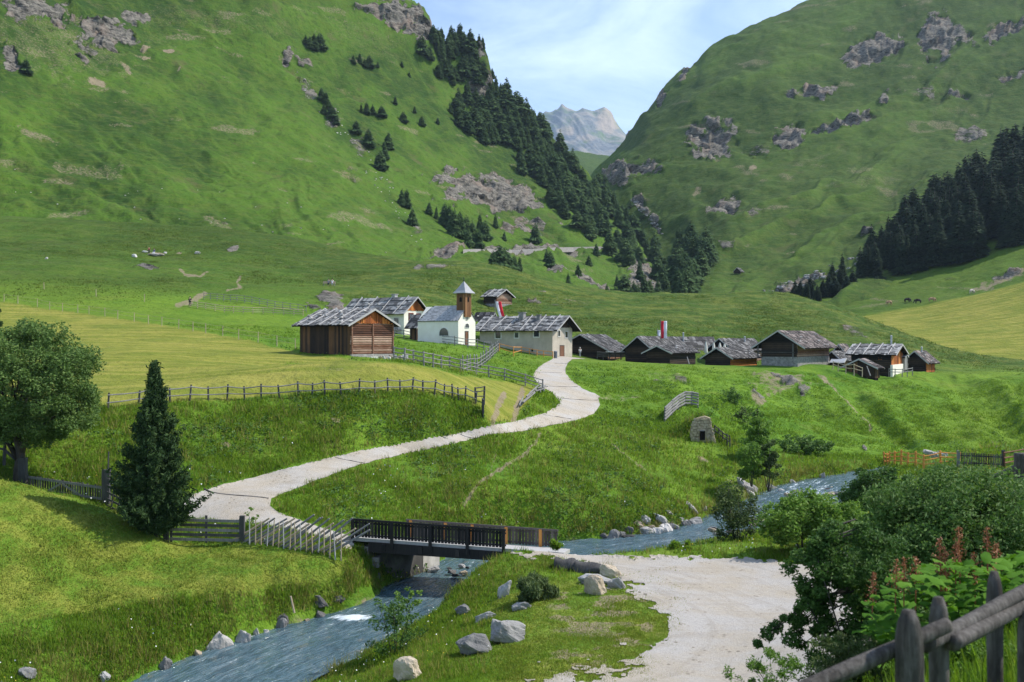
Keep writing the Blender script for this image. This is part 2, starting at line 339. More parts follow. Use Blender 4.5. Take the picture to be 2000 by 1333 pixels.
def rbf(u, v):
    out = np.empty(u.size); uf = u.ravel(); vf = v.ravel()
    for i in range(0, uf.size, 40000):
        a = uf[i:i + 40000, None] - SU; b = vf[i:i + 40000, None] - SV
        out[i:i + 40000] = _k(a * a + b * b) @ _w[:_n] + _w[_n] + _w[_n + 1] * uf[i:i + 40000] + _w[_n + 2] * vf[i:i + 40000]
    return out.reshape(u.shape)

gx = np.concatenate([np.arange(-700, -10, 14), np.arange(-10, 2010, 2.5), np.arange(2010, 2710, 14)])
gv = np.concatenate([np.arange(math.log(3), math.log(32), .024), np.arange(math.log(32), math.log(140), .0034), np.arange(math.log(140), math.log(322), .0052)])
U, V = np.meshgrid((gx - CX) / F, gv); PXG = np.repeat(gx[None], len(gv), 0)
# thin-plate surface is smooth: sample every third node and fill in linearly between them
ri = np.unique(np.concatenate([np.arange(0, len(gv), 3), [len(gv) - 1]])); ci = np.unique(np.concatenate([np.arange(0, len(gx), 3), [len(gx) - 1]]))
Qc = rbf(U[np.ix_(ri, ci)], V[np.ix_(ri, ci)])
Qr = np.stack([np.interp(gx, gx[ci], q) for q in Qc]); 
Q = np.stack([np.interp(gv, gv[ri], Qr[:, c]) for c in range(len(gx))], 1)
DG = np.exp(V); XG = U * DG; ZG = Q * DG
ZBASE = ZG.copy()

# --- stream
STREAM = [(-350,1800,-16.0,3.2),(-120,1620,-15.75,3.2),(110,1500,-15.45,3.2),(285,1405,-15.15,3.15),(412,1333,-14.9,3.1),(522,1285,-14.65,3.0),(622,1246,-14.4,2.8),(735,1210,-14.15,2.5),(800,1182,-13.98,2.5),(858,1152,-13.86,2.6),(912,1121,-13.78,2.2),(960,1096,-13.68,2.8),
          (1020,1082,-13.58,2.8),(1120,1073,-13.47,2.5),(1250,1063,-13.3,2.5),(1370,1050,-13.1,2.7),(1450,1030,-12.9,3.0),(1520,1000,-12.6,3.3),(1570,975,-12.3,3.3),(1612,956,-12.05,3.0),(1658,938,-11.92,1.9),(1750,919.8,-11.88,1.5),(1850,901.9,-11.86,1.3),(1960,882.3,-11.84,1.3),(2150,864,-11.82,1.3),(2600,840,-11.8,1.3)]
st = []
for (px, py, z, hw) in STREAM:
    p = P(px, py, -z * F / (py - CY)); st.append((p.x, p.y, z, hw))
st = np.array(st)
def catmull(a, n):
    a = np.asarray(a, float); out = []
    for i in range(len(a) - 1):
        p0 = a[max(i - 1, 0)]; p1 = a[i]; p2 = a[i + 1]; p3 = a[min(i + 2, len(a) - 1)]
        for t in np.linspace(0, 1, n, endpoint=False):
            out.append(.5 * ((2 * p1) + (p2 - p0) * t + (2 * p0 - 5 * p1 + 4 * p2 - p3) * t * t + (3 * p1 - p0 - 3 * p2 + p3) * t ** 3))
    out.append(a[-1]); return np.array(out)
stc = catmull(st, 5)
near = np.full(XG.shape, 1e9); wz = np.zeros(XG.shape); whw = np.zeros(XG.shape)
sel = (DG > 14) & (DG < 160)
xs, ys = XG[sel], DG[sel]; nb = np.full(xs.shape, 1e9); zb = np.zeros(xs.shape); hb = np.zeros(xs.shape)
for i in range(len(stc) - 1):
    ax, ay, az, ah = stc[i]; bx, by, bz, bh = stc[i + 1]
    ux, uy = bx - ax, by - ay; t = np.clip(((xs - ax) * ux + (ys - ay) * uy) / (ux * ux + uy * uy), 0, 1)
    d = np.hypot(xs - ax - t * ux, ys - ay - t * uy); k = d < nb
    nb[k] = d[k]; zb[k] = (az + (bz - az) * t)[k]; hb[k] = (ah + (bh - ah) * t)[k]
near[sel] = nb; wz[sel] = zb; whw[sel] = hb
SHORE = near - whw                        # metres from the water's edge
edge_n = fbm(XG / 1.6, DG / 1.6, 3, 5) * .45
w = sstep(2.1, -.5, SHORE + edge_n)
ZG = ZG * (1 - w) + np.minimum(ZG, wz - .55 + .1 * fbm(XG, DG, 3, 9)) * w

PYG = CY - ZG / DG * F
VIS = PYG <= np.minimum.accumulate(PYG, 0) + 2.5
# --- regions, each read off the photograph and laid on the ground it shows
ROAD = [(1080,702),(1062,712),(1047,722),(1042,735),(1045,745),(1060,760),(1082,772),(1093,785),(1085,797),(1060,810),(1020,821),(960,834),(900,846),(850,853),(780,868),(700,884),(620,903),(550,920),(480,938),(420,956),(380,968),(356,985),(352,1000),(375,1014),
        (400,1020),(470,1024),(540,1032),(600,1044),(650,1058),(684,1076),(692,1066),(690,1052),(640,1037),(585,1018),(545,1004),(527,990),(530,975),(560,960),(610,943),(680,917),(740,899),(800,885),(880,867),(950,854),(1020,843),(1085,831),(1130,820),(1160,808),(1172,793),(1168,780),(1172,775),(1140,762),(1115,745),(1105,730),(1104,722),(1108,712),(1118,703),(1180,700),(1180,696),(1080,697)]
YARD = [(990,1074),(1090,1082),(1200,1089),(1400,1091),(1500,1094),(1560,1105),(1640,1080),(1680,1085),(1640,1130),(1660,1180),(1700,1260),(1640,1420),(1500,1460),(1000,1450),(1060,1360),(1150,1325),(1250,1290),(1300,1245),(1305,1205),(1260,1170),(1235,1150),(1215,1128),(1190,1108),(1110,1095),(1040,1088),(985,1084)]
HAY = [(-400,640),(0,590),(100,605),(200,619),(300,633),(400,649),(500,669),(585,692),(690,703),(780,711),(850,723),(900,736),(985,747),(1046,757),(1030,790),(1000,822),(955,826),(940,800),(900,776),(800,764),(700,767),(600,769),(500,779),(370,784),(205,800),(0,832),(-400,870)]
LAWN = [(-500,900),(0,935),(100,962),(200,993),(300,1050),(340,1062),(480,1066),(680,1092),(660,1140),(560,1150),(450,1158),(300,1172),(150,1197),(0,1222),(-500,1290)]
TRACKS = [[(985,772),(972,795),(966,815),(962,832)],[(1020,765),(1014,785),(1008,803),(1004,824)]]
PATHS = [([(1055,846),(1045,868),(1028,890),(1000,905),(965,925),(935,945),(905,985)],5),([(975,868),(968,890),(958,925)],3),([(1195,868),(1225,893),(1262,922)],4),([(345,597),(372,590),(400,576)],7),([(472,540),(462,552),(470,563),(445,568)],3.5),([(352,528),(362,540),(392,541),(405,533)],4),([(1600,735),(1625,755),(1680,800),(1700,850)],5)]
def pixmask(fn, base=None):
    return fn
rough = fbm(PXG / 9., PYG / 5., 3, 21)
road_s = softpoly(PXG, PYG + rough * 1.6, ROAD, 4.5) * (VIS & (DG > 54) & (DG < 172))
yd = polydist(PXG, PYG, YARD, True); yi = inpoly(PXG, PYG, YARD); yd = np.where(yi, yd, -yd)
fr = fbm(PXG / 38., PYG / 9., 4, 33); left = sstep(1330, 1150, PXG) * sstep(1110, 1150, PYG)
yard_s = sstep(-4, 4, yd + fr * (9 + 75 * left) + fbm(PXG / 9., PYG / 3.5, 3, 35) * (7 + 16 * left)) * ((DG > 26) & (DG < 60) & VIS)
# worn gravelly patches in the verge
worn = sstep(.02, .26, fbm(PXG / 42., PYG / 10., 4, 61) + .10) * sstep(1010, 1120, PXG) * sstep(1130, 1160, PYG) * sstep(1330, 1240, PXG) * (DG < 52)
hay_s = softpoly(PXG, PYG + rough * 2, HAY, 4) * (VIS & (DG > 60) & (DG < 200))
lawn_s = softpoly(PXG, PYG + rough * 3, LAWN, 5) * (VIS & (DG < 62) & (DG > 36))
dirt = np.zeros(XG.shape)
for pl in TRACKS: dirt = np.maximum(dirt, .95 * sstep(9, 3, polydist(PXG, PYG, pl, False, 1, .6) + rough * 3) * VIS * (DG > 60))
for pl, wd in PATHS: dirt = np.maximum(dirt, .9 * sstep(wd * 1.1, wd * .4, polydist(PXG, PYG, pl, False) + rough * 3) * VIS * (DG > 60))
def blobs(px, py, items, sc=1.):
    m = np.zeros(px.shape); wob = fbm(px / 22., py / 12., 5, 77, .62) * .85
    for it in items:
        cx, cy, rx, ry = it[:4]; a = R(it[4]) if len(it) > 4 else 0; st_ = it[5] if len(it) > 5 else 1.
        dx, dy = px - cx, py - cy; x = (dx * math.cos(a) + dy * math.sin(a)) / rx; y = (-dx * math.sin(a) + dy * math.cos(a)) / ry
        m = np.maximum(m, st_ * sstep(1.08, .5, np.hypot(x, y) + wob))
    return m
NEAR_ROCK = [(640,585,42,12,8,.9),(655,600,30,12,0,1),(610,600,30,8,10,.8),(860,524,70,4,-4,.7),(1480,770,18,10,25,.9),(1545,750,26,7,15,1),(1570,770,24,10,20,.8),(1520,740,16,4,25,.9),(1330,740,22,6,20,.5),(1285,752,14,7,0,.7),(290,526,30,5,8,1),(1690,880,10,4,30,.8),
             (1040,592,16,5,10,.8),(1060,575,14,5,0,.7),(1090,600,26,4,10,.5),(1670,654,30,8,25,.6),(455,487,14,7,0,.8)]
NEAR_DIRT = [(870,720,60,4,3,.5),(640,720,90,4,4,.5),(655,825,12,7,0,1),(590,830,14,6,0,.8),(1525,750,70,22,8,.72),(1480,775,20,14,0,.9),(1370,895,12,6,20,1),(1210,780,45,9,5,.55),(1300,1025,110,12,-4,.75),(1240,1045,90,10,-6,.7),(1450,960,40,22,35,.6),(1690,830,26,10,30,.6),(1300,735,50,8,5,.5),(1770,905,80,9,0,.4),(440,870,14,8,0,.8),
             (120,520,120,10,4,.35),(420,610,60,8,5,.3),(560,520,90,8,5,.35),(1120,590,60,8,8,.45),(1950,870,45,14,-5,.5),(350,492,9,3,0,1),(305,494,20,3,0,1)]
ROCKM = blobs(PXG, PYG, NEAR_ROCK) * VIS * (DG > 60)
dirt = np.maximum(dirt, blobs(PXG, PYG, NEAR_DIRT) * VIS * (DG > 40))
dirt = np.maximum(dirt, .85 * sstep(.9, -.2, SHORE + edge_n) * (DG > 36))
dirt = np.maximum(dirt, worn * .9)
dirt = np.maximum(dirt, np.where((DG < 60) & (PXG > 960) & (PXG < 1360), .62 * sstep(.0, .35, yard_s + fr * .3), 0))
alpine = sstep(165, 215, DG + fbm(XG / 30., DG / 30., 3, 3) * 25) * sstep(560, 760, PXG) + .35 * sstep(170, 230, DG) * sstep(760, 560, PXG)
lawn_s = np.maximum(lawn_s, .85 * sstep(930, 1010, PXG + fr * 60) * sstep(1350, 1300, PXG) * sstep(1110, 1150, PYG) * ((DG < 52) & (DG > 30)))
flat = np.clip(road_s + yard_s + hay_s * .75 + lawn_s * .7, 0, 1)
bank = sstep(40, 46, DG) * sstep(170, 120, DG)
relief = (.34 * fbm(XG / 7., DG / 7., 4, 1) * bank + .13 * fbm(XG / 1.7, DG / 1.7, 4, 2) * sstep(36, 46, DG) * sstep(200, 120, DG)) * (1 - flat)
relief = relief + sstep(175, 230, DG) * (1.0 * fbm(XG / 22., DG / 22., 5, 4) + sstep(600, 740, PXG) * (.55 * ridged(XG / 9., DG / 9. + ZG / 2., 4, 6) + .75 * fbm(XG / 16., (DG + ZG) / 2.6, 4, 14)) + .25 * fbm(XG / 9., (DG + ZG) / 2.2, 4, 15)) * (1 - flat)
relief = relief + ROCKM * (1.1 * ridged(XG / 3., DG / 3., 4, 8) - .4)
relief = relief + (.05 * fbm(XG / 1.2, DG / 1.2, 3, 12)) * np.clip(lawn_s + hay_s, 0, 1) * sstep(34, 44, DG) * (1 - road_s)
sp_c = (PXG - (PYG - 730) * 1.05); spur = fbm(sp_c / 62. + .3 * fbm(PXG / 70., PYG / 70., 2, 81), PYG / 700., 2, 82)
spur_w = sstep(1430, 1540, PXG) * sstep(722, 770, PYG) * sstep(905, 850, PYG) * sstep(95, 104, DG) * (DG < 176)
relief = relief + 1.7 * spur * spur_w + 1.0 * fbm(XG / 4.5, DG / 4.5, 4, 83) * sstep(1150, 1300, PXG) * sstep(712, 745, PYG) * sstep(900, 850, PYG) * ((DG > 88) & (DG < 176)) * (1 - flat)
_mx, _my = (1371 - CX) * 95. / F, 94.9
relief = relief + 2.0 * np.exp(-((XG - _mx) / 2.5) ** 2) * np.where(DG < _my, np.exp(-((DG - _my) / .8) ** 2), np.exp(-((DG - _my) / 3.2) ** 2))
ZG = ZG + relief * sstep(-.3, .8, SHORE)
PYG = CY - ZG / DG * F
VIS = PYG <= np.minimum.accumulate(PYG, 0) + 2.5
XYZ = np.stack([XG, DG, ZG], -1)
def gridfaces(nr, nc):
    a = (np.arange(nr - 1)[:, None] * nc + np.arange(nc - 1)[None]).ravel()
    return np.stack([a, a + 1, a + nc + 1, a + nc], 1)
M_TERRAIN = terrain_mat()
FACES = gridfaces(*XG.shape)
ground = tag(mesh_np('ground', XYZ.reshape(-1, 3), FACES, M_TERRAIN, None, True,
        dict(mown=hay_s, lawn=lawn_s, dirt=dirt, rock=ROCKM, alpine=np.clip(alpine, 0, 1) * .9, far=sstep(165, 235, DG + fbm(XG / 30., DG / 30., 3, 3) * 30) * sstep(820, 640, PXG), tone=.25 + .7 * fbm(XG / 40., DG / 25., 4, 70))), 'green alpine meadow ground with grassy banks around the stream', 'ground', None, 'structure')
def patch(name, mask, lift, material, label, cat, up=4):
    r_, c_ = np.nonzero(mask > .2); r0, r1, c0, c1 = max(r_.min() - 1, 0), r_.max() + 2, max(c_.min() - 1, 0), c_.max() + 2
    A = np.concatenate([XYZ, mask[..., None]], -1)[r0:r1, c0:c1]
    def ups(B):
        t = np.arange(0, (len(B) - 1) * up + 1) / up; i = np.minimum(t.astype(int), len(B) - 2); f = (t - i).reshape((-1,) + (1,) * (B.ndim - 1)); return B[i] * (1 - f) + B[i + 1] * f
    A = ups(A); A = np.swapaxes(ups(np.swapaxes(A, 0, 1)), 0, 1); fc = gridfaces(*A.shape[:2]); fl = A.reshape(-1, 4)
    k = fl[:, 3][fc].mean(1) > .5; f = fc[k]; ids, inv = np.unique(f, return_inverse=True); v = fl[ids, :3].copy(); v[:, 2] += lift
    return tag(mesh_np(name, v, inv.reshape(f.shape), material), label, cat, None, 'structure')
patch('road', road_s, .035, gravel_mat('road_gravel', (.44, .41, .37), (.43, .37, .29)), 'pale gravel road winding up to the hamlet', 'road')
patch('gravel_yard', yard_s, .035, gravel_mat('yard_gravel', (.43, .40, .365), (.41, .355, .28)), 'wide pale gravel turning place beside the bridge', 'gravel')
# --- water sheet
sw = catmull(st, 26); tn = np.gradient(sw[:, :2], axis=0); tn /= np.linalg.norm(tn, axis=1, keepdims=True); nrm = np.stack([-tn[:, 1], tn[:, 0]], 1)
lat = np.linspace(-1, 1, 41); hw = sw[:, 3:4] + .9
wx = sw[:, 0:1] + nrm[:, 0:1] * lat * hw; wy = sw[:, 1:2] + nrm[:, 1:2] * lat * hw
wzv = sw[:, 2:3] + .05 * fbm(wx / .5, wy / .5, 3, 40) + .05 * fbm(wx / 1.7, wy / 1.7, 3, 41)
foam = .32 + .25 * fbm(wx / 3, wy / 3, 3, 44)
def foamat(px, py, rr, s):
    global foam, wzv
    X = (px - CX) / F; D = wy; q = np.hypot((F * wx / D + CX - px) / rr[0], (CY - wzv / D * F - py) / rr[1]); k = s * sstep(1.2, .2, q); foam = np.maximum(foam, .8 * k); wzv = wzv + .05 * k
for a in [(688,1209,(70,10),1.7),(620,1262,(60,8),.7),(540,1300,(60,8),.7),(450,1325,(60,8),.6),(760,1192,(60,12),.9),(870,1160,(40,16),.7),(930,1110,(40,25),.85),(1300,1060,(150,14),.75),(1440,1040,(60,20),.8),(1570,972,(150,70),.95),(1610,950,(70,26),.9),(1490,1012,(90,40),.95),(1250,1066,(120,10),.7)]: foamat(*a)
n_, m_ = wx.shape
tag(mesh_np('water', np.stack([wx, wy, wzv], -1).reshape(-1, 3), gridfaces(n_, m_), water_mat(), None, True, dict(foam=foam, along=np.repeat(np.concatenate([[0], np.cumsum(np.hypot(np.diff(sw[:, 0]), np.diff(sw[:, 1])))])[:, None], len(lat), 1), across=lat * hw)), 'clear grey-blue mountain stream running under the bridge', 'stream', None, 'structure')

# ------------------------------------------------------------------ hills and mountains: lofted slopes
def pchip(Y, t):
    d = Y[1:] - Y[:-1]; m = np.zeros_like(Y); p = d[1:] * d[:-1]
    m[1:-1] = np.where(p > 0, 2 * p / (d[1:] + d[:-1] + 1e-12), 0); m[0] = d[0]; m[-1] = d[-1]
    i = np.clip(t.astype(int), 0, len(Y) - 2); f = (t - i)[:, None]
    return (2 * f**3 - 3 * f**2 + 1) * Y[i] + (f**3 - 2 * f**2 + f) * m[i] + (-2 * f**3 + 3 * f**2) * Y[i + 1] + (f**3 - f**2) * m[i + 1]
def loft(rows, x0, x1, step, per, smooth=14, margin=0):
    xs = np.arange(x0, x1 + .1, step); k = max(1, int(smooth / step)); ker = np.hanning(2 * k + 3); ker /= ker.sum()
    def sm(y): return np.convolve(np.pad(y, k + 1, mode='edge'), ker, 'valid')
    py = np.stack([sm(np.interp(xs, [a[0] for a in r], [a[1] for a in r])) for r in rows])
    D = np.stack([sm(np.interp(xs, [a[0] for a in r], [math.log(a[2]) for a in r])) for r in rows])
    t = np.concatenate([np.linspace(i, i + 1, n, endpoint=False) for i, n in enumerate(per)] + [[len(rows) - 1.]])
    return np.repeat(xs[None], len(t), 0), pchip(py, t), np.exp(pchip(D, t))
class Sheet: pass
def sheet(name, rows, x0, x1, step, per, amp, label, cat, rockb=(), dirtb=(), hay=None, alp=.3, seed=0, smooth=14, rockamp=1., gully=0., rockfn=None, material=None, far_=1., fall=(.8, .6), tbias=0.):
    px, py, D = loft(rows, x0, x1, step, per, smooth)
    rk = blobs(px, py, rockb) if len(rockb) else np.zeros(px.shape)
    if rockfn is not None: rk = np.maximum(rk, rockfn(px, py, D))
    dt = blobs(px, py, dirtb) if len(dirtb) else np.zeros(px.shape)
    hy = softpoly(px, py, hay, 4) if hay else np.zeros(px.shape)
    X = (px - CX) * D / F; Z = (CY - py) * D / F; s = float(np.median(D)) / 500.
    n = amp * (fbm(X / (38 * s), D / (38 * s), 5, seed + 1) + .5 * fbm(X / (9 * s), D / (9 * s), 4, seed + 2))
    n = n + .16 * amp * fbm(X / (2.6 * s), (D + Z) / (2.6 * s), 3, seed + 21)
    if gully: n = n - gully * ridged((X + .15 * D) / (46 * s), (D * .25 + Z * .1) / (46 * s), 4, seed + 5)
    n = n * (1 - .85 * hy)
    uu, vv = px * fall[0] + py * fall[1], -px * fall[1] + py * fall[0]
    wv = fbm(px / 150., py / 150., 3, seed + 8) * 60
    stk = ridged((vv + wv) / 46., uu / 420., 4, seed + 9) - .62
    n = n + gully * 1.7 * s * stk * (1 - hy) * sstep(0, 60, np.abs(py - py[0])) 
    tone_ = 1.3 * stk + .8 * fbm(px / 170., py / 120., 4, seed + 11) + .35 * fbm(px / 30., py / 16., 4, seed + 12) + tbias  # streaks and bias paint gully shade and grazing light into the turf
    if seed == 100: tone_ = tone_ - .55 * sstep(480, 120, px) * sstep(360, 90, py) + .35 * sstep(250, 480, py)  # upper-left slope darkened further, shadow put into the tone; lower slope paler
    Z = Z + n + rk * rockamp * (ridged(X / (11 * s), Z / (6 * s) + D / (30 * s), 5, seed + 3) * 8 * s - 5.2 * s)
    Yd = D + rk * rockamp * fbm(X / (8 * s), Z / (5 * s), 4, seed + 4) * 5 * s
    dt = np.maximum(dt, .62 * sstep(.42, .62, fbm(X / (16 * s), Z / (7 * s), 4, seed + 6) * .9 + .12) * (1 - hy))
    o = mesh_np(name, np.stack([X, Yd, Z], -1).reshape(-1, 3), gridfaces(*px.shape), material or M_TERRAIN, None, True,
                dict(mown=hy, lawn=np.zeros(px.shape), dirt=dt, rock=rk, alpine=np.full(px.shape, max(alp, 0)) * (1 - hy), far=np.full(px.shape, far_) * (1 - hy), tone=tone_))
    tag(o, label, cat, None, 'structure')
    q = Sheet(); q.px = X / Yd * F + CX; q.py = CY - Z / Yd * F; q.X, q.D, q.Z = X, Yd, Z; q.cols = px[0]; q.rk = rk; return q
NEAR = Sheet(); NEAR.px, NEAR.py, NEAR.X, NEAR.D, NEAR.Z, NEAR.cols = PXG, PYG, XG, DG, ZG, gx
def hit(px, py, sh=NEAR, dmin=0.):
    """first point of a slope seen at a place of the photograph"""
    c = int(np.argmin(np.abs(sh.cols - px))); y = sh.py[:, c]; D = sh.D[:, c]
    for k in range(len(y) - 1):
        if D[k] < dmin: continue
        if y[k] >= py >= y[k + 1] and y[k] > y[k + 1]:
            t = (y[k] - py) / (y[k] - y[k + 1]); d = D[k] + (D[k + 1] - D[k]) * t
            return Vector(((px - CX) * d / F, d, sh.Z[k, c] + (sh.Z[k + 1, c] - sh.Z[k, c]) * t))
    k = int(np.argmin(np.abs(y - py) + 1e3 * (D < dmin)))
    return Vector(((px - CX) * D[k] / F, D[k], sh.Z[k, c]))
def ground_z(x, y, sh=NEAR):
    px = x / y * F + CX; c = int(np.argmin(np.abs(sh.cols - px))); return float(np.interp(y, sh.D[:, c], sh.Z[:, c]))

B_ROWS = [
 [(-700,470,285),(0,452,286),(300,462,286),(600,494,286),(700,530,300),(800,560,310),(1000,590,335),(1200,620,365),(1340,630,385)],
 [(-700,400,318),(0,400,320),(300,410,325),(600,458,330),(750,500,340),(850,505,362),(1000,525,405),(1150,560,430),(1250,590,440),(1340,592,450)],
 [(-700,300,345),(0,300,352),(300,312,388),(600,382,402),(750,430,425),(850,445,455),(1000,478,505),(1150,486,565),(1250,505,605),(1310,530,625),(1340,560,630)],
 [(-700,200,370),(0,200,382),(300,205,442),(600,272,482),(750,330,505),(850,360,535),(1000,395,592),(1120,405,645),(1220,440,685),(1300,500,700),(1340,540,700)],
 [(-700,100,395),(0,100,412),(300,104,492),(600,162,562),(750,210,592),(850,240,625),(950,285,662),(1100,335,705),(1200,405,735),(1295,495,735),(1340,540,735)],
 [(-700,0,425),(0,0,442),(300,0,532),(500,20,562),(600,50,602),(750,100,642),(850,135,682),(950,200,715),(1080,288,745),(1190,390,755),(1290,488,750),(1340,540,750)],
 [(-700,-130,480),(0,-120,492),(300,-130,582),(500,-100,622),(650,-65,662),(760,-30,690),(815,-2,696),(833,12,700),(846,50,706),(858,72,710),(900,74,718),(938,84,722),(952,100,726),(960,140,730),(968,165,735),(1000,192,745),(1050,238,756),(1075,262,762),(1100,288,766),(1150,335,770),(1200,392,770),(1260,448,768),(1298,486,765),(1340,545,765)],
 [(-700,-50,700),(0,-50,700),(500,0,760),(800,80,800),(850,130,810),(950,180,820),(1100,370,860),(1200,450,870),(1340,600,870)]]
B_ROCK = [(950,368,118,44,14,1),(1012,384,52,30,10,1),(880,345,45,16,8,.85),(960,480,130,9,0,.85),(870,487,40,10,-5,.9),(1080,482,60,7,2,.8),(785,25,70,32,20,1),(826,45,24,34,-20,1),(740,5,50,14,0,.8),(75,16,96,30,10,.95),(205,55,66,34,20,1),(160,85,40,12,30,.75),(260,25,30,14,0,.8),(15,105,16,34,-25,.95),
 (160,108,22,9,40,.9),(222,80,12,20,0,.9),(562,110,12,26,20,.95),(595,118,22,8,15,.8),(600,170,16,40,-35,.62),(650,225,14,30,-35,.62),(700,270,14,30,-35,.55),(940,95,12,26,0,1),(955,150,14,26,0,1),(930,165,26,18,25,1),(985,200,12,20,-40,1),(960,180,40,16,20,.95),(1070,255,20,14,35,1),(1095,285,14,10,40,1),(1258,540,38,40,20,.85),(1150,545,40,10,12,.85),(1090,525,34,9,10,.85),(1210,575,60,14,6,.8),(1290,560,16,40,0,.9),(1130,380,14,22,40,.6),
 (430,420,24,4,20,.5),(815,440,12,18,-30,.6),(690,330,16,26,-30,.45),(1040,420,60,10,12,.7),(1020,440,50,10,8,.75)]
B_DIRT = [(110,75,190,80,14,.50),(400,30,240,26,4,.42),(720,60,120,40,20,.42),(190,155,24,7,25,1),(283,85,12,5,0,1),(332,90,16,5,10,1),(285,102,16,4,0,.9),(350,131,6,4,0,1),(245,125,8,20,-30,.8),(430,425,60,10,30,.6),(70,260,60,12,8,.7),(150,320,70,12,8,.6),(300,60,60,20,0,.4),(475,490,40,10,10,.6),(870,150,40,10,0,.35),(210,330,50,14,10,.55)]
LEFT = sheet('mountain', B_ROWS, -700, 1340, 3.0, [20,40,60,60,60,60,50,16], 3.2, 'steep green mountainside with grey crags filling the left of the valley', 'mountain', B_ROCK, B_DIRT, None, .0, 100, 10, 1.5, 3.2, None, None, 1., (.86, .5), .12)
E_ROWS = [
 [(1300,760,225),(1600,760,225),(1850,745,226),(2000,745,226),(2700,760,215)],
 [(1300,700,240),(1600,690,240),(1850,706,238),(2000,706,238),(2700,706,225)],
 [(1300,640,330),(1640,626,335),(1800,600,335),(2000,553,330),(2400,450,310),(2700,400,300)],
 [(1300,608,390),(1500,600,392),(1560,588,398),(1700,560,400),(1850,525,398),(2000,478,392),(2400,340,370),(2700,250,350)],
 [(1300,640,430),(1500,615,440),(1560,585,450),(1640,545,462),(1700,512,470),(1850,428,480),(2000,345,490),(2400,180,470),(2700,60,450)],
 [(1300,700,500),(1500,660,510),(1640,590,530),(1720,540,550),(1850,470,560),(2000,390,580),(2400,260,560),(2700,150,550)]]
HAY2 = [(1636,626),(1800,601),(2000,553),(2400,450),(2750,400),(2750,712),(2000,712),(1840,712),(1760,672)]
RIGHTHILL = sheet('hill', E_ROWS, 1300, 2700, 4., [14,60,50,50,14], 1.1, 'mown yellow-green field and pasture rising below the dark wood', 'hill', [(1960,540,40,8,-18,.8),(1860,545,20,4,-10,.4)], [(1960,545,60,10,-18,.9),(1700,598,60,7,-8,.6)], HAY2, .25, 200, 10, 1., 0., None, None, .6, (1., 0.), .3)
D_ROWS = [
 [(1080,700,345),(1350,660,345),(1700,640,345),(2700,640,345)],
 [(1080,640,400),(1290,600,395),(1400,588,385),(1500,578,385),(1700,545,390),(2700,450,400)],
 [(1080,600,560),(1270,560,540),(1330,545,510),(1400,535,500),(1500,530,505),(1700,480,510),(2000,430,510),(2700,330,510)],
 [(1080,560,700),(1240,490,690),(1300,480,660),(1350,450,640),(1450,415,635),(1600,390,640),(1800,360,640),(2000,330,640),(2700,220,640)],
 [(1080,460,820),(1180,365,820),(1230,350,800),(1300,335,790),(1400,318,780),(1500,300,780),(1700,265,780),(2000,230,780),(2700,110,780)],
 [(1080,440,930),(1180,330,930),(1220,285,920),(1260,235,920),(1350,185,910),(1500,130,910),(1700,110,910),(2000,60,900),(2700,-120,900)],
 [(1080,430,1000),(1170,322,1000),(1198,298,1000),(1222,262,1005),(1244,232,1010),(1275,196,1015),(1300,168,1020),(1330,140,1030),(1362,124,1040),(1380,98,1045),(1420,72,1050),(1480,42,1060),(1560,4,1070),(1600,-10,1080),(1800,-95,1090),(2400,-250,1100),(2700,-300,1100)],
 [(1080,520,1150),(1200,420,1150),(1400,200,1180),(1600,100,1200),(2700,-150,1200)]]
D_ROCK = [(1710,86,64,26,-14,1),(1672,108,36,16,-20,.95),(1835,64,50,54,-8,1),(1880,70,40,16,8,.75),(1960,55,54,15,-20,1),(1590,170,56,11,-8,1),(1388,266,54,46,-10,1),(1355,240,14,16,0,.9),(1540,263,36,28,0,1),(1515,262,8,20,0,.9),(1640,242,72,11,-16,1),(1245,326,72,20,-4,1),(1205,345,34,14,10,.95),(1215,250,12,50,28,.9),(1290,190,8,26,35,.85),(1340,140,8,30,40,.85),
 (1415,395,36,16,-30,.8),(1470,410,30,10,-25,.6),(1980,140,34,10,-8,.9),(1810,175,30,20,0,.62),(1725,190,12,22,10,.85),(1870,178,26,8,-10,.8),(1480,285,40,14,0,.5),(1690,440,18,8,-20,.85),(1250,392,10,34,-32,.95),(1280,432,9,24,-22,1),(1605,520,60,5,-12,.9),(1560,540,50,5,-8,.8),(1490,575,20,5,0,.9),(1900,250,40,18,-10,.7),(1420,480,18,8,0,.7)]
D_DIRT = [(1738,361,34,6,0,.6),(1470,325,12,5,-20,1),(1360,370,12,8,-30,.8),(1600,300,80,6,-14,.5),(1700,350,90,8,-8,.5),(1860,205,50,10,-8,.5),(1430,270,40,8,0,.4),(1545,475,20,5,0,.8)]
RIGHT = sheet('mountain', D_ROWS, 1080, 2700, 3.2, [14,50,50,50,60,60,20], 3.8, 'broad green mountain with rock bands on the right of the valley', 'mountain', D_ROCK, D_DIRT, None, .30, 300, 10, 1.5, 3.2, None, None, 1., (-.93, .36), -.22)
G_ROWS = [[(1040,420,1250),(1160,420,1250),(1300,420,1250)],[(1040,345,1500),(1160,345,1500),(1300,345,1500)],[(1040,300,2000),(1130,298,2000),(1160,305,2000),(1200,310,2000),(1300,290,2000)],[(1040,340,2300),(1300,340,2300)]]
sheet('valley_slope', G_ROWS, 1040, 1300, 3., [20,30,8], 5., 'pale green slope at the head of the valley', 'hill', (), (), None, .2, 400, 8, 1., 0., None, None, 1., (.8, .6), -.35)
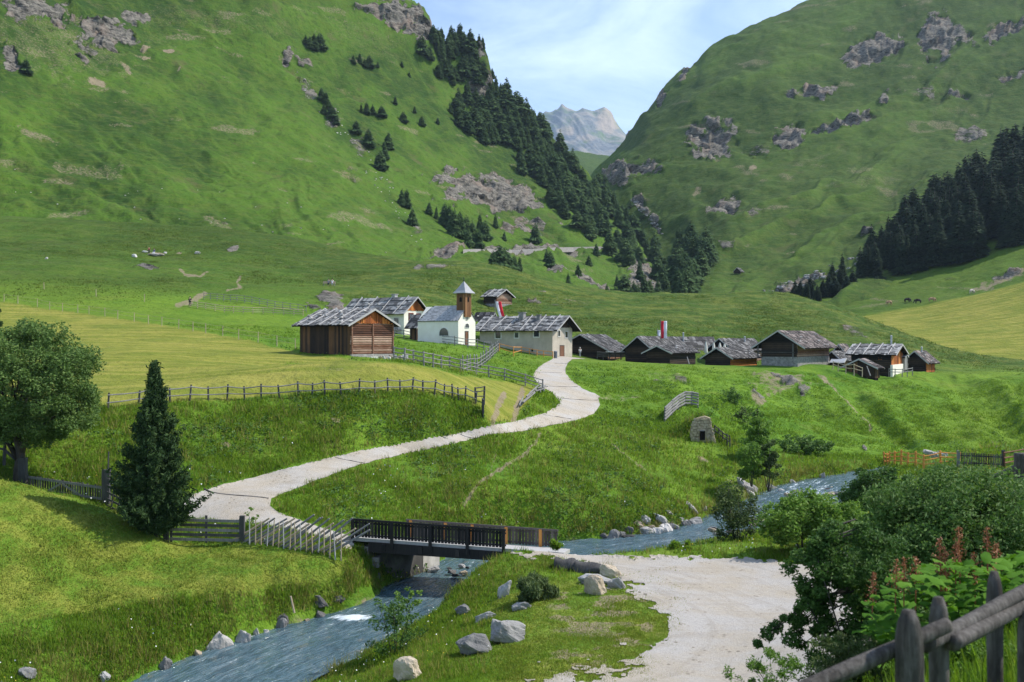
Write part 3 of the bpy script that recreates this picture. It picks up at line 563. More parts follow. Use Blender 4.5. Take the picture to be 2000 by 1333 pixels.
F_ROWS = [[(x, y, d * 1.7) for x, y, d in r_] for r_ in [[(930,420,3300),(1160,420,3300),(1350,420,3300)],[(930,310,3600),(1130,312,3600),(1180,308,3600),(1350,300,3600)],[(930,270,3800),(1075,262,3800),(1130,258,3750),(1180,262,3800),(1350,280,3800)],
 [(930,262,4000),(1040,232,4000),(1062,219,4000),(1080,213,4000),(1097,203,4000),(1110,211,4000),(1125,215,4000),(1140,212,4000),(1160,214,4000),(1172,208,4000),(1181,206,4000),(1194,215,4000),(1200,228,4010),(1210,242,4020),(1222,256,4040),(1240,272,4050),(1350,290,4100)],[(930,300,4500),(1130,300,4500),(1350,320,4500)]]]
def peakrock(px, py, D): return .30 + .7 * np.maximum(blobs(px, py, [(1185,235,26,34,10,1),(1100,262,18,10,0,1),(1150,268,40,14,5,.9)]), .7 * sstep(.0, .3, fbm(px / 9., py / 14., 4, 5)))
def peak_mat():
    m, g, out = newmat('peak_rock'); p = g.pos()
    n = g.noise(.0075, 8, g.map(p, (1., 1., .45), (0, R(18), 0)), .7, .5)
    c = g.ramp(n, [(.3, (.05, .06, .07)), (.47, (.14, .15, .16)), (.58, (.24, .22, .19)), (.72, (.36, .30, .24))])  # bluish dark stops put part of the distance haze into the rock
    c = g.mix(g.math('MULTIPLY', g.ss(.45, .6, g.noise(.006, 5, p)), g.ss(.62, .42, n)), c, (.10, .15, .05))
    c = g.mix(g.math('MULTIPLY', g.attr('pale'), .6), c, (.46, .35, .25))
    finish(g, out, c, .95, .1, g.bump(n, .8, 24.)); return m
PEAK = sheet('mountain', F_ROWS, 930, 1350, 1.6, [8,40,60,14], 16., 'distant grey and ochre rocky peak at the head of the valley', 'mountain', (), (), None, 0, 500, 2.5, .16, 3., peakrock, peak_mat())
_me = bpy.data.objects[-1].data if False else [o for o in COL.objects if o.get('label', '').startswith('distant grey')][0].data
_px, _py = PEAK.px, PEAK.py
_me.attributes.new('pale', 'FLOAT', 'POINT').data.foreach_set('value', blobs(_px, _py, [(1188,236,22,32,8,1),(1105,258,18,9,0,.9),(1150,270,24,8,10,.6)]).astype(np.float32).ravel())

# ------------------------------------------------------------------ sky, sun, camera
SUN_AZ = R(80); SUN_EL = R(48)       # azimuth clockwise from the viewing direction
w_ = bpy.data.worlds.new('World'); scene.world = w_; w_.use_nodes = True; g = G(w_.node_tree); g.n.clear()
sky = g.node('ShaderNodeTexSky', sky_type='NISHITA'); sky.sun_disc = False; sky.sun_elevation = SUN_EL; sky.sun_rotation = SUN_AZ; sky.altitude = 1500; sky.air_density = 1.; sky.dust_density = .6; sky.ozone_density = 1.2
tc = g.node('ShaderNodeTexCoord').outputs['Generated']
cl = g.noise(3.2, 7, g.map(tc, (1., 1., 3.2), (0, R(-16), 0)), .58, .6); cl2 = g.noise(1.6, 3, tc)
cf = g.math('MULTIPLY', g.ss(.36, .72, g.math('ADD', g.math('MULTIPLY', cl, .7), g.math('MULTIPLY', cl2, .3))), .62)
skc = g.mix(cf, g.mix(1., sky.outputs[0], (1.05, 1.12, 1.22), 'MULTIPLY'), (7.6, 8.9, 10.6))
bg = g.node('ShaderNodeBackground'); g.l.new(skc, bg.inputs[0]); bg.inputs[1].default_value = .15
g.l.new(bg.outputs[0], g.node('ShaderNodeOutputWorld').inputs[0])
ld = bpy.data.lights.new('sun', 'SUN'); ld.energy = 5.; ld.angle = R(.53); ld.color = (1., .95, .87)
so = bpy.data.objects.new('sun', ld); COL.objects.link(so)
sv = Vector((math.sin(SUN_AZ) * math.cos(SUN_EL), math.cos(SUN_AZ) * math.cos(SUN_EL), math.sin(SUN_EL)))
so.rotation_euler = sv.to_track_quat('Z', 'Y').to_euler(); so.location = sv * 60
cd = bpy.data.cameras.new('camera'); cd.sensor_width = 36; cd.lens = 36.; cd.clip_start = .1; cd.clip_end = 20000
cam = bpy.data.objects.new('camera', cd); COL.objects.link(cam); cam.location = (0, 0, 0); cam.rotation_euler = (R(90), 0, 0)
scene.camera = cam
scene.view_settings.view_transform = 'Standard'; scene.view_settings.look = 'None'; scene.view_settings.gamma = 1; scene.view_settings.exposure = .2
cd.dof.use_dof = True; cd.dof.focus_distance = 95.; cd.dof.aperture_fstop = 2.8
# ------------------------------------------------------------------ materials of built things
M = dict(
 plank_dark=wood_mat('old_dark_planks', (.010,.008,.007), (.050,.030,.018), (.19,.095,.040), (3,3,.15), 5., .45),
 plank_red=wood_mat('red_brown_planks', (.07,.022,.008), (.34,.095,.020), (.58,.22,.055), (3,3,.2), 5., .62),  # reddish boards; also paint the sunlit side of some huts
 log_brown=wood_mat('brown_logs', (.022,.012,.009), (.15,.062,.032), (.48,.33,.24), (.25,.25,3), 5., .52),
 log_dark=wood_mat('dark_shaded_logs', (.006,.005,.005), (.022,.016,.012), (.075,.048,.032), (.25,.25,3), 5., .45),  # darker log copy, paints shade on the huts' left walls
 shake=wood_mat('grey_shakes', (.040,.038,.037), (.18,.175,.17), (.46,.45,.43), (1,1,1), 3., .52),
 shake_dark=wood_mat('dark_grey_shakes', (.018,.017,.017), (.068,.064,.062), (.25,.24,.23), (1,1,1), 3., .5),
 shake_brown=wood_mat('brown_grey_shakes', (.020,.016,.015), (.095,.075,.068), (.34,.28,.25), (1,1,1), 3., .5),
 grey_wood=wood_mat('silver_grey_wood', (.05,.048,.045), (.19,.18,.17), (.40,.385,.365), (2,2,.2), 6., .5),
 pale_grey=wood_mat('bleached_poles', (.22,.21,.20), (.40,.385,.37), (.56,.545,.53), (2,2,.2), 6., .5),
 dark_wood=wood_mat('dark_weathered_wood', (.018,.017,.017), (.060,.057,.055), (.15,.145,.14), (2,2,.2), 6., .5),
 fresh_wood=wood_mat('fresh_larch', (.36,.13,.03), (.60,.25,.055), (.74,.38,.11), (2,2,.2), 6., .55),
 pale_wood=wood_mat('pale_larch', (.22,.16,.10), (.42,.33,.22), (.58,.48,.35), (2,2,.2), 6., .55),
 bridge_wood=wood_mat('dark_bridge_wood', (.008,.008,.008), (.022,.020,.019), (.06,.05,.045), (3,3,.2), 6., .45),  # near-black timber, darker than the far railing boards
 rail_wood=wood_mat('brown_bridge_boards', (.035,.03,.027), (.10,.085,.075), (.2,.18,.16), (3,3,.2), 6., .5),
 white=plaster_mat('white_plaster', (.80,.74,.63), (.86,.81,.71)),
 grey=plaster_mat('grey_roughcast', (.42,.37,.30), (.54,.48,.39), .5),
 cream=plaster_mat('cream_base', (.58,.54,.46), (.68,.64,.56)),
 concrete_pale=plaster_mat('pale_concrete', (.34,.32,.28), (.52,.49,.43), .9),
 concrete=plaster_mat('shaded_concrete', (.085,.080,.072), (.20,.19,.17), .6),  # same concrete as the wing, darkened to paint the shade under the deck
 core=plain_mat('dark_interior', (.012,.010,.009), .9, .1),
 pane=plain_mat('dark_glass', (.02,.025,.03), .12, .6),
 frame=plain_mat('white_window_surround', (.70,.68,.64), .8, .2),
 redpaint=plain_mat('red_shutter', (.16,.035,.02), .7, .2),
 door=wood_mat('brown_door', (.06,.03,.02), (.16,.075,.04), (.25,.13,.08), (3,3,.2), 5., .5),
 shingle=wood_mat('grey_shingles', (.20,.20,.205), (.33,.33,.34), (.46,.46,.47), (1,1,1), 3., .5),
 tin=plain_mat('tin_roof', (.42,.43,.45), .45, .4, .3),
 iron=plain_mat('iron', (.03,.03,.032), .5, .4, .5),
 stone=stone_mat('grey_stone', (.17,.165,.16), (.33,.32,.305), (.50,.485,.46)),
 stone_pale=stone_mat('pale_stone', (.30,.28,.26), (.52,.49,.45), (.70,.67,.63)),
 stone_base=stone_mat('limed_stone_base', (.12,.115,.11), (.27,.26,.24), (.48,.46,.43), 2.5),
 stone_tan=stone_mat('tan_stone', (.24,.20,.15), (.44,.36,.26), (.58,.50,.39)),
 stone_dark=stone_mat('wet_stone', (.05,.05,.05), (.13,.125,.12), (.26,.25,.235)),
 masonry=stone_mat('dry_stone_wall', (.06,.058,.054), (.14,.135,.125), (.25,.24,.22), 3.),
 rubble=stone_mat('tan_rubble_wall', (.22,.18,.12), (.40,.33,.22), (.55,.47,.33), 2.2),
 red=plain_mat('red_cloth', (.62,.03,.05), .8, .1, 0, .08), whitecloth=plain_mat('white_cloth', (.75,.76,.78), .8, .1, 0, .05), cream_cloth=plain_mat('cream_cloth', (.72,.68,.60), .8, .1, 0, .05),
 skin=plain_mat('skin', (.50,.30,.21), .6, .3), blue=plain_mat('blue_cloth', (.05,.09,.28), .8, .1), dkcloth=plain_mat('dark_cloth', (.03,.03,.04), .8, .1), redcl=plain_mat('dark_red_cloth', (.22,.03,.03), .8, .1), greycl=plain_mat('grey_cloth', (.30,.31,.34), .8, .1),
 cow_brown=plain_mat('brown_hide', (.42,.27,.16), .8, .15), cow_pale=plain_mat('pale_hide', (.58,.50,.42), .8, .15), cow_dark=plain_mat('dark_hide', (.035,.03,.03), .8, .15),
 tarp=plain_mat('green_plastic', (.03,.30,.12), .5, .3), bin=plain_mat('grey_bin', (.14,.15,.17), .5, .4))

# ------------------------------------------------------------------ houses
class House:
    def __init__(s, name, label, cat, corner, theta, pxl, pxr, eave, apex, ridge='Y', group=None):
        s.C = P(*corner); th = R(theta); s.dl = Vector((-math.cos(th), math.sin(th), 0)); s.dr = Vector((math.sin(th), math.cos(th), 0))
        def solve(d, px):
            k = (px - CX) / F; return (k * s.C.y - s.C.x) / (d.x - k * d.y)
        s.A = solve(s.dr, pxr); s.B = solve(s.dl, pxl); s.ridge = ridge
        s.H = (corner[1] - eave) * s.C.y / F
        mid = s.C + (s.dr * s.A / 2 if ridge == 'Y' else s.dl * s.B / 2)
        s.rise = max((CY - apex) * mid.y / F - s.C.z - s.H, .4)
        s.root = empty(name, s.C, label, cat, group, math.atan2(s.dr.y, s.dr.x))
        A, B = s.A, s.B
        s.walls = dict(L=(Vector((0, B, 0)), Vector((0, -1, 0)), Vector((-1, 0, 0)), B), R=(Vector((0, 0, 0)), Vector((1, 0, 0)), Vector((0, -1, 0)), A),
                       K=(Vector((A, 0, 0)), Vector((0, 1, 0)), Vector((1, 0, 0)), B), N=(Vector((A, B, 0)), Vector((-1, 0, 0)), Vector((0, 1, 0)), A))
        s.gables = ('R', 'N') if ridge == 'Y' else ('L', 'K')
    def top(s, w, t):
        ln = s.walls[w][3]; return s.H + (s.rise * (1 - abs(2 * t / ln - 1)) if w in s.gables else 0)
    def pt(s, w, t, z, out=0.):
        o, d, n, l = s.walls[w]; return o + d * t + n * out + Vector((0, 0, z))
    def onwall(s, w, px, py):
        o, d, n, l = s.walls[w]; Mx = Matrix.Rotation(math.atan2(s.dr.y, s.dr.x), 3, 'Z'); ow = s.C + Mx @ o; dw = Mx @ d
        k = (px - CX) / F; t = (k * ow.y - ow.x) / (dw.x - k * dw.y); y = ow.y + dw.y * t
        return t, (CY - py) * y / F - s.C.z
    def core(s, mat, name='wall', sink=1.6, inset=0.):
        mb = MB(); A, B, H, i = s.A, s.B, s.H, inset
        b = [(i, i, -sink), (A - i, i, -sink), (A - i, B - i, -sink), (i, B - i, -sink)]; t = [(x, y, H) for x, y, z in b]
        if s.ridge == 'Y': r = [(A / 2, i, H + s.rise), (A / 2, B - i, H + s.rise)]; fs = [(0,1,5,8,4), (1,2,6,5), (2,3,7,9,6), (3,0,4,7), (4,8,9,7), (8,5,6,9)]
        else: r = [(i, B / 2, H + s.rise), (A - i, B / 2, H + s.rise)]; fs = [(0,1,5,4), (1,2,6,9,5), (2,3,7,6), (3,0,4,8,7), (4,5,9,8), (8,9,6,7)]
        mb.add(b + t + r, fs); return mb.build(name, mat, s.root)
    def boards(s, w, mat, name, vertical=True, z0=-.3, z1=None, width=.24, out=.05, t0=0., t1=None, clip=True):
        o, d, n, ln = s.walls[w]; t1 = ln if t1 is None else t1; mb = MB()
        if vertical:
            t = t0
            while t < t1 - .02:
                bw = min(width * random.uniform(.75, 1.3), t1 - t); tp = min(s.top(w, t + .02), s.top(w, t + bw - .02)) if clip else 1e9
                zt = min(tp, z1 if z1 is not None else 1e9); zb = z0 + random.uniform(-.04, .04)
                if zt > zb + .08: mb.box(s.pt(w, t + .008, zb, 0.004), d * (bw - .016), n * (out * random.uniform(.6, 1.2)), (0, 0, zt - zb))
                t += bw
        else:
            z = z0; zt = z1 if z1 is not None else s.H + (s.rise if w in s.gables else 0)
            while z < zt - .03:
                h = min(width * random.uniform(.8, 1.2), zt - z); a, b = t0, t1
                if w in s.gables and z + h > s.H:
                    k = (z + h - s.H) / s.rise * ln / 2; a, b = max(a, k), min(b, ln - k)
                if b - a > .15:
                    e = random.uniform(.02, .16) if a == t0 else 0
                    q = out * random.uniform(.7, 1.2); p0 = s.pt(w, a - e, z + .01, 0.004); dd = d * (b - a + 2 * e); hh = h - .035
                    vs = []
                    for (u, v) in ((0, .15), (.75, .0), (1, .5), (.75, 1), (0, .85)):
                        vs.append(p0 + n * q * u + Vector((0, 0, hh * v)))
                    m = len(vs); mb.add(vs + [v + dd for v in vs], [(i, (i + 1) % m, m + (i + 1) % m, m + i) for i in range(m)] + [tuple(range(m - 1, -1, -1)), tuple(range(m, 2 * m))])
                z += h
        return mb.build(name, mat, s.root)
    def roof(s, mat, oe=.7, og=.8, courses=8, bw=.3, poles=0, logs=True, stones=0, hip=0., thick=.1, gap=.04, verge=True, polemat=None):
        W, L = (s.A, s.B) if s.ridge == 'Y' else (s.B, s.A)
        def xyz(l, c, z): return Vector((c, l, z)) if s.ridge == 'Y' else Vector((l, c, z))
        ze = s.H - oe * s.rise / (W / 2) + .06; zr = s.H + s.rise + .06
        mb = MB(); under = MB(); polemat = polemat or M['pale_grey']
        for sd in (-1, 1):
            def pt(l, f, up):   # f: 0 ridge .. 1 eave
                return xyz(l, W / 2 + sd * f * (W / 2 + oe), zr + (ze - zr) * f + up)
            l0, l1 = -og, L + og
            c = [pt(l0, 0, -.0), pt(l1 - hip, 0, 0), pt(l1, 1, 0), pt(l0, 1, 0)]
            under.hexa([v - Vector((0, 0, thick)) for v in c] + [v for v in c])
            for j in range(courses):
                f0 = j / courses; f1 = min((j + 1.3) / courses, 1.02); l = l0
                while l < l1 - .05:
                    b = min(bw * random.uniform(.6, 1.5), l1 - l)
                    fm = (f0 + f1) / 2
                    if l + b > l1 - hip * (1 - f0): break
                    u0 = .02 + random.uniform(0, gap); u1 = .045 + random.uniform(0, gap * 1.3); jt = random.uniform(-.12, .12) / courses; lj = random.uniform(-.02, .02)
                    vs = [pt(l + .01, f0, u0), pt(l + b - .01, f0, u0), pt(l + b - .01 + lj, f1 + jt, u1), pt(l + .01 + lj, f1 + jt, u1)]
                    mb.hexa([v for v in vs] + [v + Vector((0, 0, .03)) for v in vs]); l += b
        if hip:
            a = xyz(L + og - hip, W / 2, zr); b = xyz(L + og, -oe, ze); c = xyz(L + og, W + oe, ze); mb.add([a, b, c], [(0, 1, 2)])
        under.build('roof_boarding', M['core'], s.root)
        ro = mb.build('roof', mat, s.root)
        if verge:
            for sd in (-1, 1):
                for l in (-og - .03, L + og - hip + .03):
                    if hip and l > 0: continue
                    p = [xyz(l, W / 2 + sd * f * (W / 2 + oe), zr + (ze - zr) * f) for f in (0, 1.01)]
                    w_ = (xyz(1, 0, 0) - xyz(0, 0, 0)) * .05
                    vb = MB(); vb.box(p[0] + Vector((0, 0, -.14)) - w_ / 2, p[1] - p[0], w_, (0, 0, .22)); vb.build('verge_board', polemat, ro)
        def pole(l, sd, f0=-.03, f1=1.03, dl=.0):
            pm = MB(); pm.tube(xyz(l, W / 2 + sd * f0 * (W / 2 + oe), zr + (ze - zr) * f0 + .17), xyz(l + dl, W / 2 + sd * f1 * (W / 2 + oe), zr + (ze - zr) * f1 + .17), .085, .065, 6)
            pm.build('roof_pole', polemat, ro)
        for k in range(poles):
            l = -og * .6 + (L + 1.2 * og - hip) * (k + .5) / poles + random.uniform(-.2, .2)
            for sd in (-1, 1): pole(l, sd, dl=random.uniform(-.25, .25))
        if logs:
            for sd in (-1, 1):
                for j in range(1, courses, 2):
                    f = (j + .6) / courses; lm = MB()
                    lm.tube(xyz(-og * .8, W / 2 + sd * f * (W / 2 + oe), zr + (ze - zr) * f + .12), xyz(L + og * .8 - hip, W / 2 + sd * f * (W / 2 + oe), zr + (ze - zr) * f + .12), .06, .05, 6)
                    lm.build('roof_batten', M['dark_wood'], ro)
        for k in range(stones):
            f = random.choice([.22, .42, .62, .85]); l = random.uniform(-og * .6, L + og * .6); sd = random.choice([-1, -1, 1])
            o = rock_mesh('roof_stone', random.randint(0, 5), M['stone_pale']); o.parent = ro
            o.location = xyz(l, W / 2 + sd * f * (W / 2 + oe), zr + (ze - zr) * f + .18); o.scale = (.24, .18, .12); o.rotation_euler = (0, 0, random.uniform(0, 6))
        return ro
    def opening(s, w, px0, py0, px1, py1, kind='window', arch=0, frame=.09, fmat=None, pmat=None):
        a, zt = s.onwall(w, px0, py0); b, zb = s.onwall(w, px1, py1); (a, b) = (min(a, b), max(a, b))
        _, z0 = s.onwall(w, (px0 + px1) / 2, max(py0, py1)); _, z1 = s.onwall(w, (px0 + px1) / 2, min(py0, py1))
        o, d, n, l = s.walls[w]
        def outline(g):
            if not arch: return [(a - g, z0 - g), (b + g, z0 - g), (b + g, z1 + g), (a - g, z1 + g)]
            cx, r = (a + b) / 2, (b - a) / 2 + g; zs = max(z1 - (b - a) / 2 * arch, z0)
            return [(a - g, z0 - g), (b + g, z0 - g)] + [(cx + r * math.cos(t), zs + (z1 + g - zs) * math.sin(t)) for t in np.linspace(0, math.pi, 11)]
        def ring(p, q, o1):
            mb = MB(); m = len(p); f0 = [s.pt(w, t, z, .003) for t, z in p]; f1 = [s.pt(w, t, z, o1) for t, z in p]; g1 = [s.pt(w, t, z, o1) for t, z in q]; g0 = [s.pt(w, t, z, .003) for t, z in q]
            mb.add(f0 + f1 + g1 + g0, [(k * m + i, k * m + (i + 1) % m, (k + 1) * m + (i + 1) % m, (k + 1) * m + i) for k in range(3) for i in range(m)]); return mb
        q = outline(0); mb = MB(); v0 = [s.pt(w, t, z, .002) for t, z in q]; v1 = [s.pt(w, t, z, .022) for t, z in q]; m = len(q)
        mb.add(v0 + v1, [tuple(range(m, 2 * m)), tuple(range(m - 1, -1, -1))] + [(i, (i + 1) % m, m + (i + 1) % m, m + i) for i in range(m)])
        if kind == 'door':
            o_ = mb.build('door', pmat or M['door'], s.root); ring(outline(.08), q, .06).build('frame', fmat or M['dark_wood'], o_)
        else:
            o_ = ring(outline(frame), q, .07).build('window', fmat or M['frame'], s.root); mb.build('pane', pmat or M['pane'], o_)
        return o_
    def chimney(s, l, c, w=.5, h=.9, mat=None, pipe=False):
        W, L = (s.A, s.B) if s.ridge == 'Y' else (s.B, s.A); z = s.H + s.rise * (1 - abs(2 * c / W - 1)) - .2
        p = Vector((c, l, z)) if s.ridge == 'Y' else Vector((l, c, z)); mb = MB()
        if pipe: mb.tube(p, p + Vector((0, 0, h)), w / 2, w / 2, 8); mb.tube(p + Vector((0, 0, h)), p + Vector((0, 0, h + .12)), w * .8, w * .15, 8)
        else: mb.cbox(p, w, w, h); mb.cbox(p + Vector((0, 0, h)), w * 1.3, w * 1.3, .1)
        return mb.build('chimney', mat or (M['tin'] if pipe else M['stone']), s.root)

# ------------------------------------------------------------------ stones
_rock_cache = {}
def rock_mesh(name, k, material):
    key = (k, material.name)
    if key not in _rock_cache:
        r = np.random.default_rng(50 + k); nu, nv = 30, 18
        th = np.linspace(0, 2 * np.pi, nu, endpoint=False); ph = np.linspace(0.02, np.pi - .02, nv)
        T, Q_ = np.meshgrid(th, ph); n = np.stack([np.sin(Q_) * np.cos(T), np.sin(Q_) * np.sin(T), np.cos(Q_)], -1)
        rad = np.full(T.shape, 1.25)
        for _ in range(16):
            d = r.normal(size=3); d /= np.linalg.norm(d); dd = n @ d; rad = np.minimum(rad, np.where(dd > .2, r.uniform(.62, 1.0) / np.maximum(dd, .2), 9))
        rad = rad * (1 + .20 * fbm(n[..., 0] * 2.2 + k * 7 + n[..., 2] * 1.7, n[..., 1] * 2.2 + n[..., 2], 5, k))
        v = (n * rad[..., None]).reshape(-1, 3)
        f = [(i * nu + j, i * nu + (j + 1) % nu, (i + 1) * nu + (j + 1) % nu, (i + 1) * nu + j) for i in range(nv - 1) for j in range(nu)]
        o = mesh_np(name, v, f, material, None, False); _rock_cache[key] = o.data; return o
    o = bpy.data.objects.new(name, _rock_cache[key]); COL.objects.link(o); return o
_rk = [0]
def rock(px, py, wpx, hpx, mat, label, group=None, D=None, rot=None, tilt=0, name='boulder', dep=.7, k=None, sink=.42, water=False):
    p = P(px, py, D) if D else hit(px, py, NEAR, 34)
    _rk[0] += 1; o = rock_mesh(name, (_rk[0] * 5 + 3) % 9 if k is None else k, M[mat]); w = wpx * p.y / F / 2; h = hpx * p.y / F / 2
    o.scale = (w, w * dep, h * (1 + sink)); o.location = (p.x, p.y + w * dep * .5, p.z + h * (1 - sink)); o.rotation_euler = (0, R(tilt), random.uniform(0, 6.28) if rot is None else R(rot))
    if rot is None: o.rotation_euler[2] = random.uniform(-.4, .4)
    return tag(o, label, 'rock', group)

# --- barn
h = House('barn', 'dark timber hay barn with orange gable boards standing alone in the mown meadow', 'barn', (685,697,109.5), 38, 586.5, 766, 631, 606)
h.core(M['core'], 'frame', 1.2, .03)
h.boards('L', M['plank_dark'], 'plank_wall', True, -.5, None, .26, .06); h.boards('K', M['plank_dark'], 'plank_wall', True, -.5, None, .3, .06); h.boards('N', M['plank_dark'], 'plank_wall', True, -.5, None, .3, .06)
zl = h.H - .05
h.boards('R', M['log_brown'], 'log_wall', False, .25, zl, .24, .13); h.boards('R', M['plank_red'], 'gable_panel', True, zl, None, .22, .16)
for t in (-.02, h.A * .49, h.A - .1):
    mb = MB(); mb.box(h.pt('R', t, -.3, .0), Vector((.16, 0, 0)), Vector((0, -.2, 0)), (0, 0, zl + .3)); mb.build('corner_post', M['log_brown'], h.root)
mb = MB(); mb.box(h.pt('R', -.1, -1.2, 0), Vector((h.A + .2, 0, 0)), Vector((0, -.22, 0)), (0, 0, 1.42)); mb.build('stone_footing', M['stone_pale'], h.root)
h.roof(M['shake'], .75, .5, 11, .2, 5, False, 22, gap=.08)
mb = MB(); p = P(730,706,107.3); mb.cbox(p - Vector((0,0,.3)), .75, .6, .75, .5); tag(mb.build('concrete_block', M['white']), 'white concrete block at the foot of the barn gable', 'block')
for i in range(16):
    q = 742 + i * 3.4 + random.uniform(-2, 2); rock(q, 706 + random.uniform(-5, 2) - (q - 742) * .03, random.uniform(7, 12), random.uniform(6, 9), random.choice(['stone_tan','stone','stone_pale']), 'small rubble stone heaped at the right corner of the barn', 'rubble stones by the barn', D=107.6 + (q - 742) * .03, name='stone')
# --- farmhouse behind
h = House('farmhouse', 'white farmhouse with red-brown gable and grey shake roof behind the barn', 'house', (789,661,163), 35, 676, 829, 606, 582)
h.core(M['white']); zg = h.H - .1
h.boards('R', M['plank_red'], 'gable_panel', True, zg, None, .3, .08); h.roof(M['shake'], .9, .75, 7, .5, 4, True, 6)
for a in ((799,614,806,626), (814,615,820.5,627)):
    w_o = h.opening('R', *a, fmat=M['redpaint'], frame=.16)
h.opening('L', 748, 622, 758, 634); h.opening('L', 770, 622, 779, 634); h.chimney(h.B * .35, h.A * .55, .7, 1.0, M['stone'])
mb = MB(); mb.box(h.pt('L', h.B - 5.5, 1.2, .0), Vector((0, -5, 0)), Vector((-1.0, 0, 0)), (0, 0, .12))
for k in range(14): mb.box(h.pt('L', h.B - 5.5 + k * .37, 1.3, .95), Vector((0, -.16, 0)), Vector((-.04, 0, 0)), (0, 0, .8))
mb.box(h.pt('L', h.B - 5.6, 2.1, .93), Vector((0, -5.1, 0)), Vector((-.1, 0, 0)), (0, 0, .1)); mb.build('balcony', M['dark_wood'], h.root)
h = House('shed', 'narrow dark wooden shed squeezed between white farmhouse and chapel', 'shed', (813,665,156), 35, 801, 836, 635, 617)
h.core(M['core'], 'frame', 1., .03); h.boards('L', M['plank_dark'], 'plank_wall'); h.boards('R', M['plank_dark'], 'plank_wall'); h.roof(M['shake_dark'], .6, .6, 5, .4, 0, False)
# --- chapel
h = House('chapel', 'small white chapel with shingled roof and brown wooden bell turret', 'chapel', (895,674,147.5), 35, 816, 928.5, 626, 598.5)
h.core(M['white']); h.roof(M['shingle'], .16, .10, 15, .3, 0, False, 0, hip=1.3, thick=.06, gap=.005, verge=False)
h.opening('L', 858.5, 641.5, 876, 656.5, arch=1., frame=.07); h.opening('R', 910, 615.5, 913, 626, frame=.03); h.opening('R', 908.3, 633, 915.5, 641, arch=1., frame=.06); h.opening('R', 908.5, 648.5, 914, 674, 'door')
tw = 1.5; zb = h.H + h.rise; tz = (CY - 572) * 147.5 / F - h.C.z
tx, ty = h.A / 2, .75
mb = MB(); mb.box((tx - tw / 2, ty - tw / 2 - .2, zb - 1.6), (tw, 0, 0), (0, tw, 0), (0, 0, tz - zb + 1.6)); tur = mb.build('bell_turret', M['plank_red'], h.root)
tb = MB()
for k in range(8):
    u = tw * k / 8
    for (o_, d_, n_) in (((tx - tw / 2, ty - tw / 2 - .2), (1, 0), (0, -1)), ((tx - tw / 2, ty + tw / 2 - .2), (0, -1), (-1, 0)), ((tx + tw / 2, ty - tw / 2 - .2), (0, 1), (1, 0))):
        d3 = Vector(d_ + (0,)); n3 = Vector(n_ + (0,)); tb.box(Vector(o_ + (zb - 1.6,)) + d3 * u + d3 * .005 + n3 * .003, d3 * (tw / 8 - .01), n3 * random.uniform(.02, .035), (0, 0, tz - zb + 1.6))
tb.build('turret_boards', wood_mat('turret_boards', (.05,.025,.014), (.17,.08,.035), (.30,.15,.065), (3,3,.2), 5., .55), tur)
for (o_, d_, n_) in (((tx, ty - tw / 2 - .2), (1, 0), (0, -1)), ((tx - tw / 2, ty - .2), (0, -1), (-1, 0))):
    d3 = Vector(d_ + (0,)); n3 = Vector(n_ + (0,)); c = Vector(o_ + (tz - .95,)); pts = [(-.2, -.35), (.2, -.35), (.2, .1)] + [(.2 * math.cos(t), .1 + .22 * math.sin(t)) for t in np.linspace(.3, 2.84, 6)] + [(-.2, .1)]
    lb = MB(); v0 = [c + d3 * a + n3 * .04 + Vector((0, 0, b)) for a, b in pts]; m = len(v0); lb.add(v0 + [v + n3 * .02 for v in v0], [tuple(range(m, 2 * m)), tuple(range(m))] + [(i, (i + 1) % m, m + (i + 1) % m, m + i) for i in range(m)]); lb.build('bell_opening', M['core'], tur)
sp = MB(); s2 = tw / 2 + .42; cxy = (tx, ty - .2); hsp = (572 - 548.5) * 147.5 / F
prof = [(s2, -.06), (s2, 0), (s2 * .72, hsp * .22), (s2 * .40, hsp * .58), (.02, hsp)]
vs = []
for r_, z_ in prof: vs += [(cxy[0] + a * r_, cxy[1] + b * r_, tz + z_) for a, b in ((-1, -1), (1, -1), (1, 1), (-1, 1))]
sp.add(vs, [(k * 4 + i, k * 4 + (i + 1) % 4, k * 4 + 4 + (i + 1) % 4, k * 4 + 4 + i) for k in range(4) for i in range(4)] + [(3, 2, 1, 0)])
spo = sp.build('spire', M['shingle'], tur); cb = MB(); zt = tz + hsp; cb.cbox((cxy[0], cxy[1], zt - .1), .05, .05, .75); cb.cbox((cxy[0], cxy[1], zt + .36), .34, .05, .05); cb.cbox((cxy[0], cxy[1], zt + .02), .14, .14, .12); cb.build('cross', M['iron'], spo)
# --- grey roughcast house
h = House('stone_house', 'long grey roughcast house with cream gable and low shake roof at the road end', 'house', (1079,699,168), 30, 937, 1117.5, 642, 619)
h.core(M['grey']); h.roof(M['shake'], .85, 1.3, 8, .5, 6, True, 8, gap=.08)
h.boards('R', M['plank_dark'], 'gable_panel', True, h.H + .15, None, .3, .05)
for a in ((968,649,978,661.5), (1005.5,650.5,1012.8,660.5), (1043,646.5,1053,658.5)): h.opening('L', *a, frame=.17)
h.opening('L', 1038, 682, 1042, 687.5, frame=.03, fmat=M['grey']); h.opening('R', 1089.5, 646.5, 1093.5, 657.5, frame=.1); h.opening('R', 1103.5, 648.5, 1108.5, 660.5, frame=.1); h.opening('R', 1093.5, 676, 1101.5, 699, 'door')
h.chimney(h.B * .52, h.A * .40, .9, 1.3, M['stone']); h.chimney(h.B * .28, h.A * .36, .6, 1.0, M['stone'])
mb = MB(); mb.box(h.pt('L', .0, h.H - .32, .02), Vector((0, -h.B, 0)), Vector((-.12, 0, 0)), (0, 0, .22)); mb.build('eave_beam', M['plank_red'], h.root)
